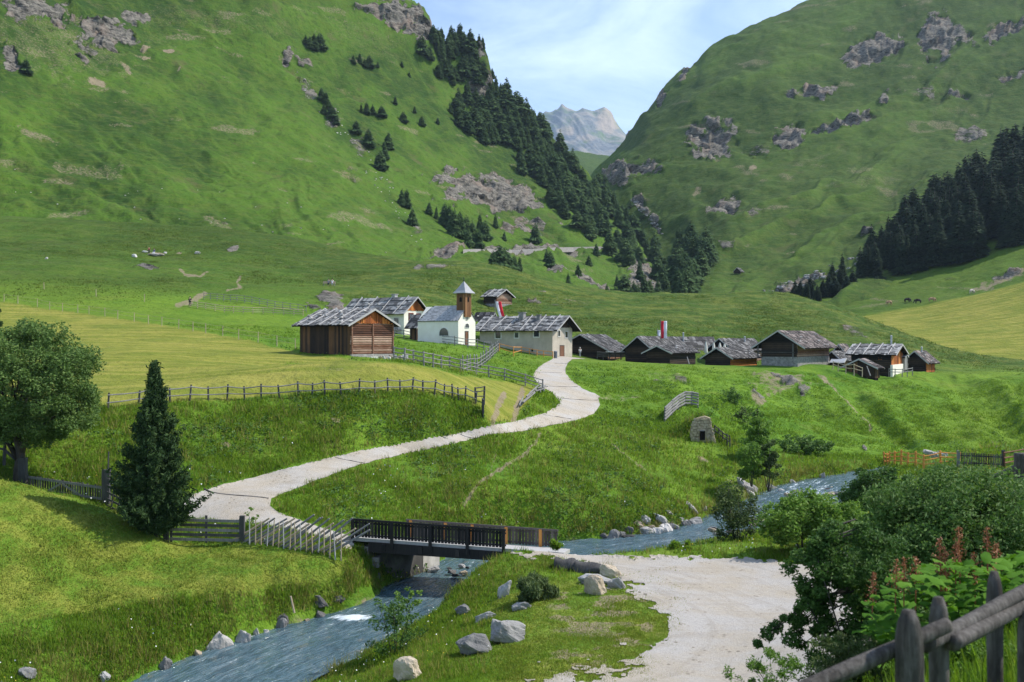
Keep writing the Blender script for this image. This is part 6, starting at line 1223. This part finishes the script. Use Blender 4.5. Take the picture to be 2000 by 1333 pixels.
# ------------------------------------------------------------------ people, animals, flags, parasols
def skinned(name, verts, edges, radii, mat, parent=None, sub=1, root=0):
    me = bpy.data.meshes.new(name); me.from_pydata([tuple(v) for v in verts], edges, []); o = bpy.data.objects.new(name, me); COL.objects.link(o); me.materials.append(mat)
    if parent: o.parent = parent
    o.modifiers.new('Skin', 'SKIN'); sv_ = me.skin_vertices[0].data
    for i, rd in enumerate(radii): sv_[i].radius = (rd, rd) if not isinstance(rd, tuple) else rd; sv_[i].use_root = (i == root)
    m = o.modifiers.new('Subdivision', 'SUBSURF'); m.levels = m.render_levels = sub; return o
def person(loc, label, facing, shirt, trousers, pose='walk', group=None, hat=None, scale=1.):
    root = empty('person', loc, label, 'person', group, facing); root.scale = (scale,) * 3; s = .0
    if pose == 'sit':
        J = dict(pel=(0,0,.50), sp=(0,.0,.78), ch=(0,.02,1.05), nk=(0,.03,1.22), hd=(0,0.0,1.36), kl=(-.1,-.42,.5), al=(-.1,-.44,.08), tl=(-.1,-.58,.04), kr=(.1,-.42,.5), ar=(.1,-.40,.08), tr=(.1,-.55,.04))
    else:
        st_ = .16 if pose == 'walk' else .03
        J = dict(pel=(0,0,.92), sp=(0,.01,1.12), ch=(0,0,1.34), nk=(0,-.01,1.49), hd=(0,-.03,1.62), kl=(-.1,-st_*.9,.50), al=(-.1,-st_*.5-.02,.09), tl=(-.1,-st_-.16,.04), kr=(.1,-.03,.49), ar=(.1,st_+.08,.12), tr=(.1,st_-.02,.04))
    z = J['ch'][2]; J.update(sl=(-.2,J['ch'][1],z+.06), el=(-.25,.03,z-.22), wl=(-.24,-.10,z-.44), fl=(-.235,-.15,z-.53), sr=(.2,J['ch'][1],z+.06), er=(.25,.05,z-.21), wr=(.24,-.06,z-.44), fr=(.235,-.10,z-.53), hl=(-.09,0,J['pel'][2]), hr=(.09,0,J['pel'][2]), tp=(J['hd'][0], J['hd'][1] + .01, J['hd'][2] + .12))
    rad = dict(pel=.13, sp=.12, ch=.14, nk=.055, hd=.095, tp=.07, kl=.06, al=.042, tl=.035, kr=.06, ar=.042, tr=.035, sl=.062, el=.043, wl=.03, fl=.028, sr=.062, er=.043, wr=.03, fr=.028, hl=.095, hr=.095)
    E = [('pel','sp'),('sp','ch'),('ch','nk'),('nk','hd'),('hd','tp'),('ch','sl'),('sl','el'),('el','wl'),('wl','fl'),('ch','sr'),('sr','er'),('er','wr'),('wr','fr'),('pel','hl'),('hl','kl'),('kl','al'),('al','tl'),('pel','hr'),('hr','kr'),('kr','ar'),('ar','tr')]
    def sub(nm, keys, grow, mat):
        idx = {k: i for i, k in enumerate(keys)}; skinned(nm, [J[k] for k in keys], [(idx[a], idx[b]) for a, b in E if a in idx and b in idx], [rad[k] + grow for k in keys], mat, root)
    sub('body', ['pel'] + [k for k in J if k != 'pel'], 0, M['skin']); sub('shirt', ['sp','pel','ch','sl','el','sr','er'], .018, shirt); sub('trousers', ['pel','hl','kl','al','hr','kr','ar'], .014, trousers)
    hb = Vector(J['hd']) + Vector((0, .015, .05)); mb = MB()
    rings = [(.0, .112), (.05, .108), (.09, .085), (.115, .04)]; vs = [hb + Vector((math.cos(t) * r_, math.sin(t) * r_ * 1.05, z_)) for z_, r_ in rings for t in np.linspace(0, 2 * math.pi, 10, endpoint=False)]
    mb.add(vs, [(k * 10 + i, k * 10 + (i + 1) % 10, k * 10 + 10 + (i + 1) % 10, k * 10 + 10 + i) for k in range(3) for i in range(10)] + [tuple(range(30, 40))]); mb.build('hat' if hat else 'hair', hat or M['dkcloth'], root, True)
    return root
person(hit(1133, 699, NEAR, 130), 'person in white top and white hat walking at the end of the road', R(200), M['whitecloth'], M['greycl'], 'walk', None, M['whitecloth'])
q = hit(291, 497, NEAR, 150); person(q, 'hiker in dark red standing by the pale rock on the left slope', R(30), M['redcl'], M['dkcloth'], 'stand')
q = hit(301, 498, NEAR, 150); person(q, 'hiker in blue and white crouching on the pale rock on the left slope', R(-20), M['blue'], M['whitecloth'], 'sit')
q = hit(371, 600, NEAR, 120); person(q, 'dark-clothed person at the start of the footpath fence', R(170), M['dkcloth'], M['dkcloth'], 'walk')
q = hit(641, 559, NEAR, 150)
bn = empty('bench', q, 'wooden bench on the grassy knob above the barn', 'bench')
for nm, o_, s_ in (('seat', (-1.1, -.2, .42), (2.6, .4, .06)), ('backrest', (-1.1, .2, .55), (2.6, .05, .4))):
    mb = MB(); mb.box(o_, (s_[0], 0, 0), (0, s_[1], 0), (0, 0, s_[2])); mb.build(nm, M['pale_wood'], bn)
for x in (-.95, 1.3): mb = MB(); mb.box((x, -.18, -.3), (.1, 0, 0), (0, .36, 0), (0, 0, .72)); mb.build('leg', M['grey_wood'], bn)
person(q + Vector((.1, -.0, 0)), 'person in grey sitting on the left half of the hillside bench', 0, M['greycl'], M['dkcloth'], 'sit'); person(q + Vector((.85, 0, 0)), 'person in pale top sitting on the right half of the hillside bench', R(10), M['whitecloth'], M['greycl'], 'sit')
for (px, py, lab, sh, tr) in ((1196,694,'guest in dark top sitting at the terrace left of the guest in pale top','dkcloth','dkcloth'),(1206,694,'guest in pale top sitting at the fenced terrace','whitecloth','greycl')): 
    p = hit(px, py + 4, NEAR, 150); person(p, lab, R(160), M[sh], M[tr], 'sit')
fence('picket_fence', 'dark slat fence around the little terrace beside the low cabin', [(1166,699,1.0,176),(1178,700,1.0,175.5),(1190,700,1.0,175),(1202,700,1.0,175),(1214,700,1.0,175),(1222,700,1.0,175)], (.95,.75,.5,.25), .06, .09, M['dark_wood'], cat='fence')
for (px, lab) in ((1191, 'round white table at the left of the terrace'), (1212, 'round white table at the right of the terrace')):
    p = P(px, 697, 174.2); tbm = MB(); tbm.tube(p + Vector((0, 0, .74)), p + Vector((0, 0, .79)), .7, .7, 14); o = tbm.build('table_top', M['whitecloth']); t_ = empty('table', p, lab, 'table'); o.parent = t_; o.location = -t_.location; mb = MB(); mb.tube((0, 0, -.6), (0, 0, .74), .06, .06, 6); mb.build('leg', M['iron'], t_)
def flag(label, px, y0, y1, D, cols, wpx, slant=0., polepx=None):
    k = D / F; base = P(polepx or px, y1 + 14, D); rt = empty('flag', base, label, 'flag'); h = (y1 - y0) * k; mb = MB(); mb.tube((0, .08, -1), (0, .08, h + 14 * k + .3), .06, .05, 7); mb.build('pole', M['grey_wood'], rt)
    x = (px - (polepx or px)) * k
    for ci, (c, w_) in enumerate(cols):
        vs = []; fs = []; n = 14
        for i in range(n + 1):
            t = i / n; wv = .10 * math.sin(t * 7 + ci * 2.) * (.3 + t)
            for u in (0, .33, .66, 1.): vs.append((x + (u * w_) * k + slant * k * t ** 1.3, -.05 + wv + .06 * math.sin(u * 6 + t * 5), (y1 + 14) * k * 0 + h * (1 - t) + 14 * k))
        for i in range(n):
            for u in range(3): fs.append((i * 4 + u, i * 4 + u + 1, i * 4 + u + 5, i * 4 + u + 4))
        mb = MB(); mb.add(vs, fs); o = mb.build('cloth', M[c], rt, True); md = o.modifiers.new('Solidify', 'SOLIDIFY'); md.thickness = .02; x += w_ * k
flag('white and red banner hanging limp behind the long grey house', 968, 590, 626, 182, [('whitecloth', 5.), ('red', 6.)], 11, 9., 967)
flag('tall upright red and white banner above the dark cabins', 1291, 628, 662, 183, [('red', 5.2), ('whitecloth', 6.4)], 11, 0., 1290.5)
flag('short whitish banner just left of the tall red and white one', 1284, 646, 664, 186, [('whitecloth', 5.5)], 6, 2., 1284)
def parasol(px, y0, y1, D, label):
    k = D / F; p = P(px, y1, D); rt = empty('parasol', p, label, 'parasol', 'closed cream parasols'); h = (y1 - y0) * k; mb = MB(); mb.tube((0, 0, -1.), (0, 0, h + .05), .04, .035, 7); mb.build('pole', M['grey_wood'], rt)
    vs = []; n = 12; prof = [(.06, h), (.12, h * .9), (.2, h * .7), (.24, h * .5), (.27, h * .32), (.2, h * .25)]
    for r_, z_ in prof:
        for i in range(n): t = 2 * math.pi * i / n; q = r_ * (1 + .22 * (i % 2)); vs.append((q * math.cos(t), q * math.sin(t), z_))
    mb = MB(); mb.add(vs, [(a * n + i, a * n + (i + 1) % n, a * n + n + (i + 1) % n, a * n + n + i) for a in range(5) for i in range(n)] + [tuple(range(n))]); mb.build('canopy', M['cream_cloth'], rt, True)
for a in ((1379,667,699,183,'tallest closed cream parasol, leftmost of four'),(1394,669,692,184,'closed cream parasol second from the left of four'),(1406,670,690,186,'closed cream parasol third from the left of four'),(1415,672,690,187,'smallest closed cream parasol, rightmost of four')): parasol(*a)
def cow(px, py, sh, mat, label, yaw, graze=True, s=1.):
    p = hit(px, py, sh); rt = empty('cow', p, label, 'cow', None, yaw); rt.scale = (s,) * 3; hd = (1.18, 0, .45) if graze else (1.25, 0, 1.45)
    V = [(0,0,.98),(.35,0,1.02),(.72,0,1.08),(1.0,0,1.05 if graze else 1.25),hd,(hd[0]+.28,0,hd[2]-.22),(-.4,0,1.04),(-.72,0,1.1),(-.9,0,1.0),(-.95,0,.5)]
    E = [(0,1),(1,2),(2,3),(3,4),(4,5),(0,6),(6,7),(7,8),(8,9)]; rd = [.40,.38,.34,.20,.15,.10,.38,.30,.06,.035]
    for (x, at, dx) in ((.6, 2, 0), (-.66, 7, .08)):
        for sd in (-1, 1):
            b = len(V); V += [(x, sd * .2, .72), (x - dx, sd * .2, .40), (x + dx * .3 + .02, sd * .2, .06)]; E += [(at, b), (b, b + 1), (b + 1, b + 2)]; rd += [.15, .075, .07]
    skinned('body', V, E, rd, mat, rt); mb = MB()
    for sd in (-1, 1): mb = MB(); mb.tube((hd[0] - .06, sd * .12, hd[2] + .1), (hd[0] - .1, sd * .34, hd[2] + .12), .06, .03, 6); mb.build('ear', mat, rt)
for a in ((1640,618,RIGHTHILL,'cow_pale','pale cow with brown patches nearest the mown field corner',R(20)),(1589,619,RIGHTHILL,'cow_brown','tan cow lying low on the pasture edge left of the pale cow',R(170)),(1737,597,RIGHTHILL,'cow_brown','light brown cow grazing left of the two dark cows',R(200)),(1772,592,RIGHTHILL,'cow_dark','dark cow grazing nearest the light brown cow',R(10)),(1793,594,RIGHTHILL,'cow_dark','dark cow lying between the dark cow and the bright brown cow',R(180)),(1820,591,RIGHTHILL,'cow_brown','bright brown cow rightmost of the grazing row',R(0)),(1898,575,RIGHTHILL,'cow_pale','whitish cow standing alone high on the right pasture',R(30))):
    cow(a[0], a[1], a[2], M[a[3]], a[4], a[5], True, 1.15)
# bin and small things at the road end
p = P(1085, 700, 164.); mb = MB(); mb.tube(p - Vector((0, 0, .2)), p + Vector((0, 0, 1.05)), .28, .3, 10); o = mb.build('waste_bin', M['bin']); tag(o, 'dark grey waste bin at the corner of the grey house', 'bin'); mb = MB(); mb.tube(p + Vector((0, 0, 1.06)), p + Vector((0, 0, 1.14)), .33, .2, 10); mb.build('lid', M['tin'], o)
fence('rail_fence', 'rail fence with leaning posts before the silver-roofed house', [(1627,719,1.,155),(1637,723,1.1,153),(1652,727,1.1,151),(1668,731,1.5,149.5),(1684,733,1.1,149)], (.9,.5), .07, .055, M['pale_wood'])
fence('rail_fence', 'grey rail fence right of the white house base', [(1736,733,1.,155),(1748,734,1.,154.5),(1762,734,1.,154.5),(1772,733,1.,156),(1782,731,1.,158)], (.9,.5), .07, .055, M['grey_wood'])
for (a, b, D, lab) in (((1342,698),(1346,712),162,'pale plank leaning on the low open shed'),((1693,716),(1700,735),149,'grey pole leaning against the dark lean-to')):
    p, q = P(*a, D), P(*b, D - 1.2); mb = MB(); mb.tube(q, p, .09, .08, 6); tag(mb.build('plank', M['grey_wood']), lab, 'plank')
# ------------------------------------------------------------------ stones and boulders
rock(990, 1256, 98, 44, 'stone', 'large cracked grey boulder on the verge beside the gravel', rot=12, tilt=6, k=2, dep=.55)
rock(928, 1279, 78, 36, 'stone', 'low grey boulder left of the large cracked one', rot=-8, tilt=-5, k=4, dep=.6)
rock(796, 1328, 58, 34, 'stone_tan', 'tan-topped boulder at the bottom edge by the stream', rot=5, k=1)
rock(984, 1166, 22, 34, 'stone', 'narrow upright grey stone in the verge grass', k=3, tilt=20)
rock(950, 1214, 46, 20, 'stone', 'flat tilted grey slab on the stream side of the verge', tilt=-22, k=5, dep=.5); rock(1020, 1192, 40, 14, 'stone', 'flat grey slab under the rush tuft', tilt=-6, k=0)
rock(905, 1200, 34, 16, 'stone', 'half buried grey slab lowest on the verge bank', tilt=-20, k=6)
def log(a, b, D0_, D1_, r0, r1, mat, label, seed):
    p, q = P(*a, D0_), P(*b, D1_); n = 26; r = np.random.default_rng(seed); m = 14; vs = []; d_ = (q - p).normalized(); s_ = Vector((-d_.y, d_.x, 0)).normalized(); u_ = Vector((0, 0, 1))
    for i in range(n + 1):
        t = i / n; c = p + (q - p) * t + Vector((0, 0, .05 * math.sin(t * 9 + seed))); rr = (r0 + (r1 - r0) * t) * (1 if 0 < i < n else .55)
        for j in range(m):
            th = 2 * math.pi * j / m; k = 1 + .16 * math.sin(3 * th + t * 5 + seed) + .10 * math.sin(7 * th + seed * 2 + t * 3) + r.uniform(-.05, .05); vs.append(c + (s_ * math.cos(th) + u_ * math.sin(th)) * rr * k)
    mb = MB(); mb.add(vs, [(i * m + j, i * m + (j + 1) % m, (i + 1) * m + (j + 1) % m, (i + 1) * m + j) for i in range(n) for j in range(m)] + [tuple(range(m - 1, -1, -1)), tuple(range(n * m, n * m + m))]); return tag(mb.build('log', M[mat], None, True), label, 'log')
log((1084, 1106), (1130, 1110), 51.4, 51., .40, .34, 'dark_wood', 'thick gnarled dark log end nearest the bridge', 1); log((1122, 1112), (1188, 1118), 50.9, 50.2, .36, .30, 'dark_wood', 'dark split log lying on the edge of the gravel', 2)
rock(1190, 1130, 44, 28, 'stone_tan', 'rusty tan boulder at the right end of the dark logs', k=7); rock(1160, 1142, 78, 22, 'stone', 'long flat grey slab in front of the dark logs', k=8, dep=.35, tilt=5); rock(1205, 1150, 34, 20, 'stone', 'grey block at the right end of the flat slab', k=0)
rock(1164, 1162, 46, 30, 'stone_tan', 'rounded tan boulder in front of the flat slab', k=1)
def stones(items, label, group, name='stone'):
    for it in items: rock(*it[:4], it[4], label, group, name=name, tilt=it[5] if len(it) > 5 else random.uniform(-15, 15))
rock(424, 1283, 62, 46, 'stone_pale', 'big whitish boulder at the water on the left bank', k=2, tilt=38, dep=.5); rock(474, 1270, 36, 44, 'stone', 'tall grey wedge of rock at the water right of the whitish boulder', k=5, tilt=25, dep=.6); rock(500, 1244, 12, 16, 'stone_pale', 'small pale stone between grassy tufts on the left bank')
stones([(520,1242,14,14,'stone_pale'),(548,1238,24,24,'stone',20),(552,1218,26,16,'stone_dark'),(600,1224,16,16,'stone_tan'),(624,1212,26,18,'stone_dark'),(580,1232,12,10,'stone_tan'),(640,1210,18,10,'stone'),(690,1202,20,8,'stone_tan'),(712,1198,18,9,'stone'),(740,1188,18,12,'stone'),(756,1194,22,12,'stone_tan'),(768,1188,16,10,'stone'),(320,1310,30,26,'stone',30),(385,1290,22,20,'stone_tan'),(445,1286,30,7,'stone_tan'),(200,1330,24,20,'stone'),(50,1325,40,18,'stone'),(620,1180,40,16,'stone_dark'),(660,1178,34,16,'stone_dark')], 'grey or tan stone along the left bank below the bridge', 'stones along the left bank below the bridge')
stones([(1198,1060,26,20,'stone',30),(1230,1060,40,14,'stone_dark',10),(1215,1052,20,14,'stone_dark'),(1262,1046,26,18,'stone_pale',-25),(1280,1050,34,24,'stone_pale',30),(1300,1045,40,26,'stone_pale',28),(1295,1025,44,14,'stone',38),(1316,1042,40,18,'stone',30),(1250,1030,30,12,'stone_tan',30),(1262,1022,26,10,'stone',35),(1338,1036,26,18,'stone'),(1358,1035,44,24,'stone',-20),(1350,995,34,9,'stone_pale',38),(1376,998,10,9,'stone_pale'),(1306,1004,18,8,'stone_pale',30),(1318,1050,60,12,'stone_tan'),(1285,1056,20,12,'stone_pale'),(1246,1056,22,10,'stone_tan'),(1180,1052,16,8,'stone_dark'),(1230,1040,20,10,'stone_dark',30),(1330,1020,18,9,'stone'),(1272,1036,18,10,'stone_tan',-25)], 'pale angular stone heaped on the far bank right of the bridge', 'stones heaped on the far bank')
stones([(1462,958,44,16,'stone_pale',40),(1452,946,36,9,'stone',42),(1470,972,30,9,'stone_pale',42),(1486,985,30,9,'stone_pale',40),(1512,962,28,14,'stone',35),(1528,972,26,12,'stone',30),(1530,984,24,9,'stone_pale',20),(1518,992,20,8,'stone'),(1550,948,20,9,'stone_pale',35),(1560,950,12,7,'stone_dark'),(1572,950,14,7,'stone_pale'),(1588,948,12,7,'stone'),(1606,940,14,16,'stone_pale'),(1614,944,10,12,'stone_dark'),(1604,943,18,6,'stone_pale',-20),(1625,942,12,6,'stone_tan'),(1490,1000,18,6,'stone_pale',20),(1500,1010,18,6,'stone')], 'slanting pale stone at the upper stream edge', 'stones at the upper stream edge')
r = np.random.default_rng(12)
for i in range(46):
    k = int(r.integers(0, 7)); cxs = [(1575,972),(1600,958),(1655,972),(1520,1008),(1480,1025),(1440,1042),(905,1120)][k]; px, py = cxs[0] + r.normal() * 26, cxs[1] + r.normal() * 6
    if px < 1660 or True:
        D = 12.2 * F / (py - CY) if px > 1380 else 13.7 * F / (py - CY); rr = r.uniform(8, 24); rock(px, py, rr, rr * .38, ['stone_dark','stone','stone_dark','stone_tan'][int(r.integers(0, 4))], 'dark wet stone breaking the water of the stream', 'wet stones in the stream', D=D, name='stone', sink=.2)
stones([(1815,892,30,14,'stone_pale',35),(1828,896,26,12,'stone_pale',30),(1845,894,18,10,'stone',10),(1835,889,10,8,'stone_pale',40)], 'pale stone at the stream bend behind the orange fence', 'stones behind the orange fence')
for (px, py, w_, h_, sh, m_) in ((262,503,11,5,NEAR,'stone_pale'),(385,497,13,5,NEAR,'stone_pale'),(322,496,9,4,NEAR,'stone_pale'),(282,494,14,4,NEAR,'stone_pale'),(90,507,8,4,NEAR,'stone_pale'),(300,500,34,6,NEAR,'stone_pale')):
    rock(px, py, w_, h_, m_, 'pale stone lying on the green foot of the left mountain', 'pale stones on the left mountain foot', name='stone')
def farstones(poly, n, s0, s1, sh, label, group, seed, mat='stone_pale'):
    r = np.random.default_rng(seed); xs_ = [p[0] for p in poly]; ys_ = [p[1] for p in poly]; c = 0
    while c < n:
        x, y = r.uniform(min(xs_), max(xs_)), r.uniform(min(ys_), max(ys_))
        if not inpoly(np.array([x]), np.array([y]), poly)[0]: continue
        p = hit(x, y, sh); c += 1; o = rock_mesh('stone', int(r.integers(0, 9)), M[mat]); w_ = r.uniform(s0, s1) * p.y / F / 2; o.location = p; o.scale = (w_, w_ * .8, w_ * .6); o.rotation_euler = (0, 0, r.uniform(0, 6)); tag(o, label, 'rock', group)
farstones([(560,125),(590,150),(640,195),(720,290),(800,420),(830,470),(815,480),(760,410),(700,320),(620,215),(560,140)], 70, 2, 5, LEFT, 'tiny pale stone in the scree gully down the left slope', 'scree gully stones', 3)
farstones([(0,300),(700,420),(840,500),(300,470),(0,430)], 36, 1.8, 4.5, LEFT, 'tiny pale stone strewn over the lower left slope', 'stones strewn on the left slope', 4)
farstones([(1560,545),(1640,510),(1700,495),(1700,512),(1650,528),(1575,560),(1490,575),(1490,565)], 60, 4, 12, RIGHT, 'pale block in the boulder field below the right wood', 'boulder field below the right wood', 5, 'stone')
farstones([(1235,385),(1262,412),(1292,448),(1294,462),(1282,450),(1252,415),(1228,390)], 50, 3, 8, RIGHT, 'pale stone in the steep torrent bed between the mountains', 'torrent bed stones', 6, 'stone')
farstones([(1260,520),(1300,540),(1300,575),(1240,560)], 14, 3, 7, LEFT, 'pale stone on the crumbling slope above the gully', 'stones above the gully', 7)
# ------------------------------------------------------------------ log fence in the foreground
def rough_log(mb, a, b, r0, r1, seed, n=30, m=20, dome=False):
    a, b = Vector(a), Vector(b); d_ = (b - a).normalized(); s_ = d_.orthogonal().normalized(); u_ = d_.cross(s_); vs = []; r = np.random.default_rng(seed); ph = r.uniform(0, 6, 5)
    for i in range(n + 1):
        t = i / n; k0 = 1.
        if dome and i > n - 4: k0 = (1., .93, .78, .45)[i - (n - 3)]
        for j in range(m):
            th = 2 * math.pi * j / m; k = 1 + .045 * math.sin(2 * th + ph[0] + t * 2) + .03 * math.sin(5 * th + ph[1] + t * 4) + .02 * math.sin(11 * th + ph[2]) + .03 * math.sin(t * 13 + ph[3]) + r.uniform(-.008, .008)
            vs.append(a + (b - a) * t + (s_ * math.cos(th) + u_ * math.sin(th)) * (r0 + (r1 - r0) * t) * k * k0)
    mb.add(vs, [(i * m + j, i * m + (j + 1) % m, (i + 1) * m + (j + 1) % m, (i + 1) * m + j) for i in range(n) for j in range(m)] + [tuple(range(m - 1, -1, -1)), tuple(range(n * m, n * m + m))])
m_, g, out_ = newmat('weathered_log'); o_ = g.obj(); gn = g.noise(7., 6, g.map(o_, (3.5, 3.5, .5)), .7, .4); g2 = g.noise(2., 4, o_); g3 = g.noise(40., 4, o_, .7)
c_ = g.ramp(g.math('ADD', g.math('MULTIPLY', gn, .7), g.math('MULTIPLY', g2, .35)), [(.32, (.018,.016,.014)), (.5, (.066,.058,.050)), (.7, (.165,.15,.135))]); c_ = g.mix(g.math('MULTIPLY', g.ss(.55, .75, g3), .4), c_, (.05, .045, .04))
finish(g, out_, c_, .85, .2, g.bump(g.math('ADD', gn, g.math('MULTIPLY', g3, .25)), .8, .02))
ff = empty('log_fence', P(1780, 1560, 5.6), 'stout weathered log fence in the near right corner', 'fence')
def fpost(px, pt_, D, r_, seed):
    mb = MB(); t = P(px, pt_, D); rough_log(mb, t - Vector((-.02, 0, 1.9)), t, r_, r_ * .93, seed, dome=True); o = mb.build('post', m_, ff, True); o.location = -ff.location
def frail(pts, r0, r1, seed):
    mb = MB(); a, b = P(*pts[0]), P(*pts[1]); rough_log(mb, a, b, r0, r1, seed, 40); o = mb.build('rail', m_, ff, True); o.location = -ff.location
fpost(1775, 1193, 5.5, .078, 1); fpost(1833, 1167, 5.95, .058, 2); fpost(1942, 1117, 6.9, .055, 3); fpost(2003, 1190, 6.6, .058, 4); fpost(2075, 1075, 8., .06, 5)
frail([(1500, 1378, 5.25), (1850, 1222, 5.72)], .050, .042, 6); frail([(1806, 1262, 5.72), (2090, 1108, 7.4)], .042, .050, 7); frail([(1860, 1258, 5.85), (2110, 1125, 7.6)], .046, .044, 8)
p1_, p2_ = P(1946, 932, 24.), P(1994, 908, 23.)
mb = MB(); rough_log(mb, p2_ - Vector((0, 0, 1.4)), p2_ + Vector((0, 0, .25)), .16, .15, 11); ro_ = mb.build('fence_post', m_, None, True); tag(ro_, 'dark round fence post at the right edge above the willow thicket', 'post'); mb = MB(); rough_log(mb, P(1942, 936, 24.), P(2030, 893, 22.5), .09, .09, 12); mb.build('rail', m_, ro_, True)
# ------------------------------------------------------------------ air
mb = MB(); mb.box((-3500, -20, -30), (7000, 0, 0), (0, 8200, 0), (0, 0, 1720)); hz = mb.build('haze', bpy.data.materials.new('air')); tag(hz, 'thin blue summer haze over the valley', 'haze', None, 'stuff')
hm = hz.data.materials[0]; hm.use_nodes = True; nt = hm.node_tree; nt.nodes.clear(); o_ = nt.nodes.new('ShaderNodeOutputMaterial'); v_ = nt.nodes.new('ShaderNodeVolumePrincipled'); v_.inputs['Density'].default_value = 5.5e-5; v_.inputs['Color'].default_value = (.62, .80, 1., 1); v_.inputs['Anisotropy'].default_value = .2; nt.links.new(v_.outputs[0], o_.inputs['Volume'])
